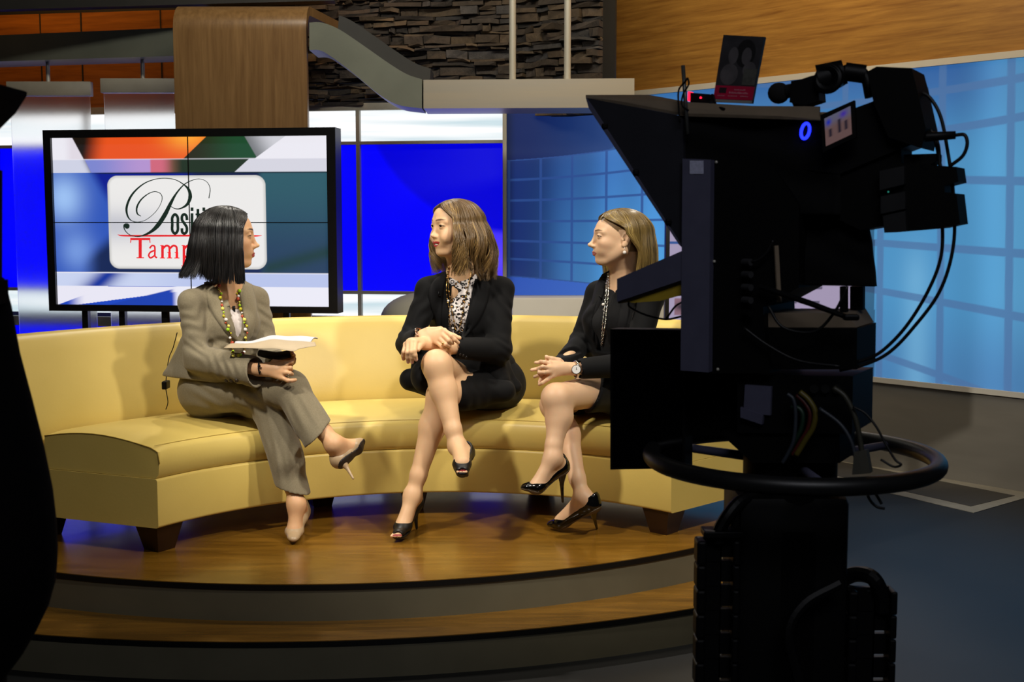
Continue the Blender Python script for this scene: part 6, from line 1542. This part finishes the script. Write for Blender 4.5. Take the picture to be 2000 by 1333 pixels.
# hair
def fe3(side): return 90 if side > 0 else 60
def fl3(ph, s_): return .010*math.sin(PI*s_)-.012*s_+(.018*s_*(abs(ph) > 120))
hc3 = (lin('#4c3a1c')[:3], lin('#7c6434')[:3], lin('#c8ac66')[:3])
strands('hair', H3, hairmat('blonde_hair', .5, .30), w3, 3400, 33, (.026, .072, -.03), lambda ph: -.175 if ph > 0 else -.195, hc3, 1.04, fe3, fl3, (.002, .6, .002), .0016, top=.006, lift=.003, wob=.0006, nseg=28, tuck=(1, 118, .07), clump=.2, endvar=.02)
# shoes
M_pat = mat('black_patent_leather', '#060607', .16, noise=(5, '#050505', .3), coat=.35, spec=.4); M_tan = mat('tan_shoe_sole', '#5c4c38', .5, noise=(20, '#4c3e2c', .5))
shoe('shoe', K['anL'], hL3, bL3, tL3, (-.35, 0, .93), pp(1099, 983, 4.99), M_pat, w3, M_tan, 0, False, 'black patent high heel on the dangling foot', (.014, .0052))
shoe('shoe', K['anR'], hR3, bR3, tR3, (-.15, 0, 1), np.array(G(1166, 1034, .281)), M_pat, w3, M_tan, 0, False, 'black patent high heel planted on the stage', (.014, .0052))
# ================================================================== LEFT WOMAN
w1 = thing('person', 'seated dark-haired woman in taupe trouser suit holding papers, leftmost on the sofa', 'person', (-1.3, 5.3, .75))
H1 = Head(pp(507.5, 480.5, 5.30), np.array([.975, .20, -.03]), sc=(1.16, 1.12, 1.16))
N1 = nrm((.72, -.69, .03)); R1 = np.array([-.69, -.72, 0])
Q = dict(shR=pp(372, 590, 5.15), shL=pp(500, 585, 5.44), elR=pp(385, 700, 5.12), elL=pp(522, 690, 5.36), wrR=pp(504, 722, 4.98), wrL=pp(548, 712, 5.08),
         pel=np.array([-1.30, 5.32, .88]), wai=pp(425, 690, 5.32), rib=pp(434, 632, 5.31), nb=pp(446, 570, 5.31),
         hiR=np.array([-1.33, 5.24, .87]), hiL=np.array([-1.24, 5.38, .86]), knR=pp(566, 760, 5.04), knL=pp(530, 795, 5.12), anR=pp(652, 868, 4.93), anL=pp(579, 985, 5.00))
hR1, bR1, tR1 = pp(668, 905, 4.93), pp(699, 881, 4.99), pp(707, 866, 5.02)
tL1 = np.array(G(573, 1060, .292)); bL1 = np.array(G(575, 1048, .300)); hL1 = bL1+np.array([.012, .115, .055])
lo = np.array([-1.56, 4.76, .27]); hi = np.array([-.58, 5.70, 1.66])
F = Field(lo, hi, .0045, fine=([(-1.17, -1.02, .0020), (-1.09, -.88, .003)], [(5.2, 5.36, .0026), (4.93, 5.08, .003)], [(1.38, 1.56, .0020), (.92, 1.02, .003)]))
F.cone(Q['pel'], Q['wai'], .14, .12, .04, (N1, .75)); F.cone(Q['wai'], Q['rib'], .115, .130, .04, (N1, .75)); F.cone(Q['rib'], Q['nb']-np.array([0, 0, .05]), .130, .095, .04, (N1, .7))
F.cone(Q['shR'], Q['shL'], .045, .045, .04); F.cone(Q['shR']*.4+Q['nb']*.6, Q['shL']*.4+Q['nb']*.6, .048, .048, .03)
limb(F, [Q['shR'], Q['elR']], [.044, .036]); limb(F, [Q['elR'], Q['wrR']], [.035, .0245]); limb(F, [Q['shL'], Q['elL']], [.044, .036]); limb(F, [Q['elL'], Q['wrL']], [.035, .0245])
for a, b, an in (('hiR', 'knR', 'anR'), ('hiL', 'knL', 'anL')):
    F.cone(Q[a], Q[b], .082, .055, .02); k_, n_ = Q[b], Q[an]; c = k_*.68+n_*.32
    F.cone(k_, c, .052, .050, .03); F.cone(c, k_*.2+n_*.8, .048, .031, .03); F.cone(k_*.2+n_*.8, n_, .031, .031, .02)
foot(F, Q['anR'], hR1, bR1, tR1, (-.45, .65, .55)) ; foot(F, Q['anL'], hL1, bL1, tL1, (0, -.1, 1))
q1 = lambda zx, zy, Y: pp(480+zx/9.52, 640+zy/9.52, Y)
hand(F, Q['wrR'], [q1(740, 670, 4.95), q1(745, 760, 4.935), q1(735, 840, 4.93), q1(660, 930, 4.935)],
     [[q1(850, 640, 4.95), q1(880, 620, 4.99)], [q1(830, 750, 4.93), q1(850, 790, 4.96)], [q1(820, 850, 4.92), q1(865, 870, 4.95)], [q1(780, 985, 4.925), q1(870, 985, 4.93), q1(925, 975, 4.94)]],
     [q1(520, 640, 4.98), q1(640, 600, 4.99), q1(760, 590, 5.0)], (-.1, -.95, .2), fr=.0092)
F.cone(Q['wrR'], q1(560, 790, 4.96), .026, .025, .012, ((0, -1, 0), .8))
hand(F, Q['wrL'], [q1(800, 560, 5.01), q1(820, 600, 5.01), q1(830, 640, 5.01), q1(830, 690, 5.01)],
     [[q1(850, 480, 4.99), q1(830, 430, 4.98)], [q1(890, 520, 4.99), q1(860, 500, 4.97)], [q1(900, 590, 4.99), q1(870, 590, 4.97)], [q1(890, 650, 4.99), q1(850, 670, 4.97)]],
     [q1(780, 480, 5.02), q1(800, 440, 5.0), q1(840, 425, 4.99)], (1, 0, 0), fr=.0088)
head_field(F, H1, 'closed', neck=(Q['nb'], .050, .056), ear=False)
pt1 = face_paint(H1, '#d9aa7e', '#9c3a3c', '#201612', '#14100e', .085)
skinobj('body', F, skinmat('fair_skin'), w1, pt1, it=2); body1 = list(w1.children)[-1]
eyes(H1, w1, H1.R @ np.array([1, 0, 0]), '#2a1a10')
M_taup = mat('taupe_suit_wool', '#7d735c', .85, noise=(180, '#8b8069', .6), bump=(500, .25, .0006), sheen=.15, spec=.2)
M_lap1 = mat('taupe_lapel_wool', '#81775f', .85, noise=(180, '#8f846c', .6), bump=(500, .25, .0006), sheen=.15, spec=.2)
# white camisole
F = Field(np.array([-1.45, 5.0, .95]), np.array([-.98, 5.55, 1.42]), .006)
F.cone(Q['wai'], Q['rib'], .122, .137, .04, (N1, .78)); F.cone(Q['rib'], Q['nb']-np.array([0, 0, .06]), .137, .10, .04, (N1, .74)); F.half(pp(450, 606, 5.2), (0, 0, 1))
for s_ in (-1, 1): F.ell(Q['rib']+N1*.070+R1*.058*s_, (.058, .058, .058), None, .03)
cam1 = skinobj('camisole', F, mat('white_camisole', '#e6dcd8', .7, noise=(80, '#dccfca', .4)), w1, it=2)
# trousers
F = Field(np.array([-1.56, 4.78, .38]), np.array([-.62, 5.62, 1.06]), .0052)
F.cone(Q['pel']-np.array([0, 0, .01]), Q['wai']-np.array([0, 0, .03]), .155, .135, .05, (N1, .82))
F.cone(Q['hiR'], Q['knR'], .104, .076, .03); F.cone(Q['hiL'], Q['knL'], .104, .072, .03)
hem1 = pp(619, 850, 4.96); F.cone(Q['knR'], pp(634, 869, 4.95), .072, .074, .03)
F.cone(Q['knL'], pp(580, 985, 5.02), .070, .067, .03); F.cone(Q['knL']+np.array([.0, 0, -.02]), pp(566, 900, 5.03), .066, .058, .04)
dR = nrm(Q['anR']-Q['knR']); dL = nrm(Q['anL']-Q['knL'])
# hems: cut ends and hollow them
X, Y, Z = F.ax[0][:, None, None], F.ax[1][None, :, None], F.ax[2][None, None, :]
def endcut(p, n, c, rad):
    d = (X-p[0])*n[0]+(Y-p[1])*n[1]+(Z-p[2])*n[2]; r = np.sqrt((X-c[0])**2+(Y-c[1])**2+(Z-c[2])**2)
    F.a[:] = np.where(r < rad, np.maximum(F.a, d), F.a)
endcut(pp(617, 851, 4.96), nrm((.72, .15, -.72)), pp(640, 880, 4.95), .15); endcut(pp(578, 960, 5.02), nrm((-.25, 0, -1)), pp(580, 995, 5.02), .14)

for A_h, B_h, r_h in ((Q['knR'], pp(634, 869, 4.95), .065), (Q['knL'], pp(580, 985, 5.02), .059)):
    F.cone(A_h+(B_h-A_h)*1.10, A_h+(B_h-A_h)*.84, r_h, r_h-.002, .002, None, 'carve')
F.ripple(pp(500, 770, 5.1), .13, (.6, 0, .8), .045, .005, warp=1.2); F.ripple(pp(560, 830, 5.02), .14, (.9, 0, .35), .05, .0045, warp=.6); F.ripple(pp(400, 770, 5.12), .13, (.4, 0, 1), .06, .004, warp=1); F.ripple(pp(610, 800, 4.95), .12, (.8, 0, .5), .045, .004, warp=.6)
F.ripple(pp(565, 900, 4.96), .15, (1, 0, .1), .045, .004, warp=.4)
tr1 = skinobj('trousers', F, M_taup, w1, it=2)
# jacket
F = Field(np.array([-1.66, 4.86, .80]), np.array([-.90, 5.68, 1.46]), .0046)
F.cone(Q['pel']+np.array([0, 0, .05]), Q['wai'], .172, .140, .05, (N1, .85)); F.cone(Q['wai'], Q['rib'], .136, .152, .04, (N1, .85)); F.cone(Q['rib'], Q['nb']-np.array([0, 0, .06]), .152, .115, .05, (N1, .8))
for s_ in (-1, 1): F.ell(Q['rib']+N1*.068+R1*.066*s_, (.064, .064, .070), None, .03)
F.cone(Q['shR'], Q['nb']+R1*.055+np.array([0, .01, .015]), .045, .036, .03); F.cone(Q['shL'], Q['nb']-R1*.055+np.array([0, .01, .015]), .045, .036, .03)
limb(F, [Q['shR'], Q['elR']], [.048, .053], .03); limb(F, [Q['elR'], Q['wrR']*1.05-Q['elR']*.05+np.array([0, 0, -.014])], [.056, .064], .03)
limb(F, [Q['shL'], Q['elL']], [.054, .052], .03); limb(F, [Q['elL'], Q['wrL']*.8+Q['elL']*.2], [.052, .044], .03)
F.cone(Q['shR']*.55+Q['nb']*.45+np.array([0, 0, -.01]), Q['shL']*.55+Q['nb']*.45+np.array([0, 0, -.01]), .056, .056, .03)
# peplum flaring behind
F.cone(pp(385, 700, 5.28), pp(340, 738, 5.24), .10, .050, .05); F.cone(pp(350, 735, 5.2), pp(400, 745, 5.14), .04, .035, .04); F.cone(pp(430, 720, 5.15), pp(480, 745, 5.12), .07, .04, .05)
F.half(pp(420, 748, 5.1), nrm((-.10, -.1, -1)))
F.ripple(Q['elR'], .13, (.5, .2, 1), .050, .0045, warp=2.5); F.ripple(Q['elR']+np.array([.06, 0, .02]), .09, (1, 0, .5), .038, .003, warp=2); F.ripple(pp(370, 630, 5.1), .12, (-.5, 0, 1), .055, .003, warp=2.5); F.ripple(pp(440, 725, 5.0), .13, (1, 0, .4), .04, .004, warp=1); F.ripple(Q['wai']+N1*.12, .16, (.1, 0, 1), .045, .0045, warp=1.2); F.ripple(pp(515, 620, 5.4), .1, (.5, 0, .8), .04, .004, warp=1)
F.carvebox([(Q['rib']+R1*.026, nrm(R1+np.array([0, 0, -.28]))), (Q['rib']-R1*.020, nrm(-R1+np.array([0, 0, -.05]))), (Q['rib']+N1*.02, -N1), (pp(475, 668, 5.15), (0, 0, -1))])
F.ell(Q['nb']+N1*.045+np.array([0, 0, .03]), (.036, .040, .036), None, .008, 'carve')
ca = nrm(Q['wrR']-Q['elR']); cp = Q['wrR']-ca*.010
cutend(F, cp, ca+np.array([.0, 0, .22]), Q['wrR']+ca*.05, .10); F.cone(Q['wrR']+ca*.08+np.array([0, 0, -.012]), cp-ca*.03+np.array([0, 0, -.012]), .056, .054, .002, None, 'carve')
F.cone(Q['wrL']*1.05-Q['elL']*.05, Q['wrL']*.93+Q['elL']*.07-(Q['wrL']-Q['elL'])*.08, .035, .035, .002, None, 'carve')
jk1 = skinobj('jacket', F, M_taup, w1, it=2); hit1 = caster([jk1]); hitb1 = caster([jk1, cam1, body1])
cloth_strip('lapel', [(432, 556), (446, 592), (462, 630), (474, 668)], [(398, 552), (408, 600), (440, 650), (470, 672)], 5, 7, hit1, .004, .006, M_lap1, w1, 5.15, .004)
cloth_strip('lapel', [(462, 556), (470, 592), (478, 630), (478, 668)], [(490, 556), (500, 600), (494, 648), (480, 672)], 5, 7, hit1, .004, .006, M_lap1, w1, 5.25, .004)
M_bb = mat('dark_horn_button', '#3c3020', .3, noise=(60, '#241c10', .5))
for x_, y_ in ((443, 743), (452.5, 743), (462, 743)):
    h = hit1(x_, y_, .003)
    if h: MB().ball(h, .0085, sc=(1, .45, 1)).build('cuff_button', M_bb, w1, smooth=True)
h = hit1(470, 676, .004)
if h: MB().ball(h, .0085, sc=(1, .5, 1)).build('jacket_button', M_bb, w1, smooth=True)
# beaded necklace
bc = [mat('bead_lime', '#a4d425', .2, noise=(30, '#94c41c', .4)), mat('bead_yellow', '#e8dc6a', .25, noise=(30, '#d8cc55', .4)), mat('bead_coral', '#b8482e', .3, noise=(30, '#a83c24', .4)), mat('bead_white', '#ece6e0', .2, noise=(30, '#dcd6d0', .4)), mat('bead_olive', '#bdb324', .3, noise=(30, '#ada31c', .4))]
lines = [[(425, 556), (432, 590), (438, 622), (448, 650), (455, 690), (460, 698)], [(464, 566), (470, 590), (476, 622), (480, 650), (474, 690), (466, 698)]]
chm = MB(); bds = MB(); k_ = 0
for pts in lines:
    dp = draped(pts, hitb1, .007, 9, 5.2); chm.tube(dp, .0016, 6)
    for i in range(len(dp)): chm.torus(dp[i], .0034, .0010, (math.sin(i), .4, math.cos(i)), 10, 5)
    for i in range(1, len(dp)-1, 2):
        bds.cur = (i*7+k_*3) % 5; bds.ball(dp[i]+Vector((.004*math.sin(i*1.7), -.003, 0)), .0042+.0018*((i*5) % 3), 10, 8)
    k_ += 1
chm.build('necklace_chain', M_gold, w1, smooth=True)
o = bds.build('necklace_beads', bc, w1, smooth=True); o['kind'] = 'stuff'
h = hitb1(455, 604, .008); mb = MB(); mb.tube([h+Vector((0, 0, .012)), h-Vector((-.002, 0, .012))], [.0065, .0045], 10); mb.box(h+Vector((-.008, 0, -.006)), (.012, .008, .004))
o = mb.build('lapel_microphone', M_blk2, None, smooth=True); tag(o, 'tiny black clip microphone at the neckline of the left woman', 'microphone', 'clip microphones')
# bracelet and ring
mb = MB(); c_ = Vector(q1(275, 755, 4.975)); mb.torus(c_, .029, .0026, (.98, -.1, .1), 32, 8); mb.ball(c_+Vector((.002, -.030, .012)), .005); mb.ball(c_+Vector((.002, -.030, -.012)), .005); mb.build('bracelet', M_blk2, w1, smooth=True)
mb = MB(); c_ = Vector(q1(800, 870, 4.925)); mb.torus(c_, .0102, .0016, (.95, 0, .1), 20, 8); mb.ball(c_+Vector((0, -.010, -.003)), .004); mb.build('ring', M_silv, w1, smooth=True)
# microphone pack at the waist and its cord
mp_ = thing('microphone_pack', 'small black microphone pack clipped behind the left woman\'s waist', 'microphone pack', tuple(P(323, 752, 5.3)))
mb = MB(); mb.box(P(324, 752, 5.32), (.022, .06, .035), bev=.004); mb.build('pack_body', M_blk2, mp_)
mb = MB(); mb.tube(spline([P(346, 650, 5.36), P(338, 680, 5.38), P(330, 700, 5.38), P(325, 735, 5.34), P(324, 760, 5.32), P(328, 785, 5.30), P(324, 800, 5.32)], 8), .0022, 6); mb.build('pack_cord', M_blk2, mp_, smooth=True)
# hair : straight bob
def fe1(side): return 57 if side < 0 else 68
def fl1(ph, s_): return .012*math.sin(PI*s_*.9)+.012*s_+(.13*max(0, s_-.6)**1.5 if abs(ph) > 130 else .05*max(0, s_-.6)**1.5)
hc1 = (lin('#080707')[:3], lin('#110e0c')[:3], lin('#201b18')[:3])
strands('hair', H1, hairmat('black_hair', .55, .34), w1, 3600, 11, (.004, .066, -.03), lambda ph: -.158+.012*(abs(ph) > 120), hc1, 1.06, fe1, fl1, (.002, .5, .002), .0018, top=.000, lift=.003, wob=.0006, nseg=24, clump=.12, endvar=.010)
# shoes
M_nude = mat('nude_leather', '#b59a78', .35, noise=(20, '#a98e6c', .4), spec=.5); M_ds = mat('dark_brown_sole', '#241b14', .5, noise=(20, '#1b140e', .5))
shoe('shoe', Q['anR'], hR1, bR1, tR1, (-.45, .65, .55), pp(691, 937, 4.90), M_nude, w1, M_ds, 0, False, 'nude pump on the dangling foot', (.012, .005))
shoe('shoe', Q['anL'], hL1, bL1, tL1, (0, -.1, 1), np.array([hL1[0]+.003, hL1[1]+.015, .2805]), M_nude, w1, M_ds, 0, False, 'nude pump planted on the stage', (.012, .005))
# papers and the dark thing held under them
M_paper = mat('white_paper', '#c4bfc4', .7, noise=(15, '#dcd8da', .4)); M_pap2 = mat('buff_paper_back', '#b3a184', .7, noise=(15, '#a8967a', .4))
pap = thing('paper_stack', 'curved sheaf of white papers held in the left woman\'s hands', 'papers', tuple(P(540, 680, 5.0)))
def sheet(name, edge_n, edge_f, m, th):
    a = spline(edge_n, 8); b = spline(edge_f, 8); n = min(len(a), len(b)); V = []
    for i in range(n):
        for j in range(7): t = j/6; V.append(a[i]*(1-t)+b[i]*t+Vector((0, 0, .012*math.sin(PI*t))))
    k = len(V); V += [p+Vector((0, 0, th)) for p in V]; F = [(i*7+j, (i+1)*7+j, (i+1)*7+j+1, i*7+j+1) for i in range(n-1) for j in range(6)]
    F += [tuple(k+q for q in f[::-1]) for f in F]
    for i in range(n-1): F += [(i*7, k+i*7, k+(i+1)*7, (i+1)*7), (i*7+6, (i+1)*7+6, k+(i+1)*7+6, k+i*7+6)]
    for j in range(6): F += [(j, j+1, k+j+1, k+j), ((n-1)*7+j+1, (n-1)*7+j, k+(n-1)*7+j, k+(n-1)*7+j+1)]
    return newobj(name, V, F, m, pap, True)
ne = [q1(-410, 385, 4.96), q1(0, 385, 4.93), q1(300, 400, 4.90), q1(560, 400, 4.88), q1(880, 445, 4.88), q1(1000, 400, 4.90), q1(1310, 345, 4.93)]
fe = [q1(-150, 330, 5.08), q1(100, 330, 5.08), q1(320, 260, 5.08), q1(520, 215, 5.08), q1(760, 235, 5.08), q1(1000, 260, 5.08), q1(1260, 320, 5.06)]
ne, fe = [Vector(x) for x in ne], [Vector(x) for x in fe]
sheet('buff_sheet', ne, fe, M_pap2, .0015)
fe2_ = [Vector(x) for x in [q1(-150, 322, 5.10), q1(100, 322, 5.10), q1(320, 245, 5.10), q1(500, 190, 5.12), q1(760, 205, 5.12), q1(1040, 192, 5.12), q1(1340, 215, 5.11)]]
ne2 = [(a*.25+b*.75)+Vector((0, 0, .004)) for a, b in zip(ne, fe)]; ne2[-1] = Vector(q1(1200, 300, 5.05))
sheet('white_sheets', ne2, fe2_, M_paper, .004)
dk = MB(); dk.tube([P(507, 690, 5.03), P(540, 697, 4.99), P(566, 692, 4.98)], [.014, .019, .016], 14)
o = dk.build('handheld_device', mat('black_handheld_plastic', '#0a0a0b', .5, noise=(30, '#060606', .5)), None, smooth=True); tag(o, 'small black object gripped under the papers by the left woman', 'handheld object')
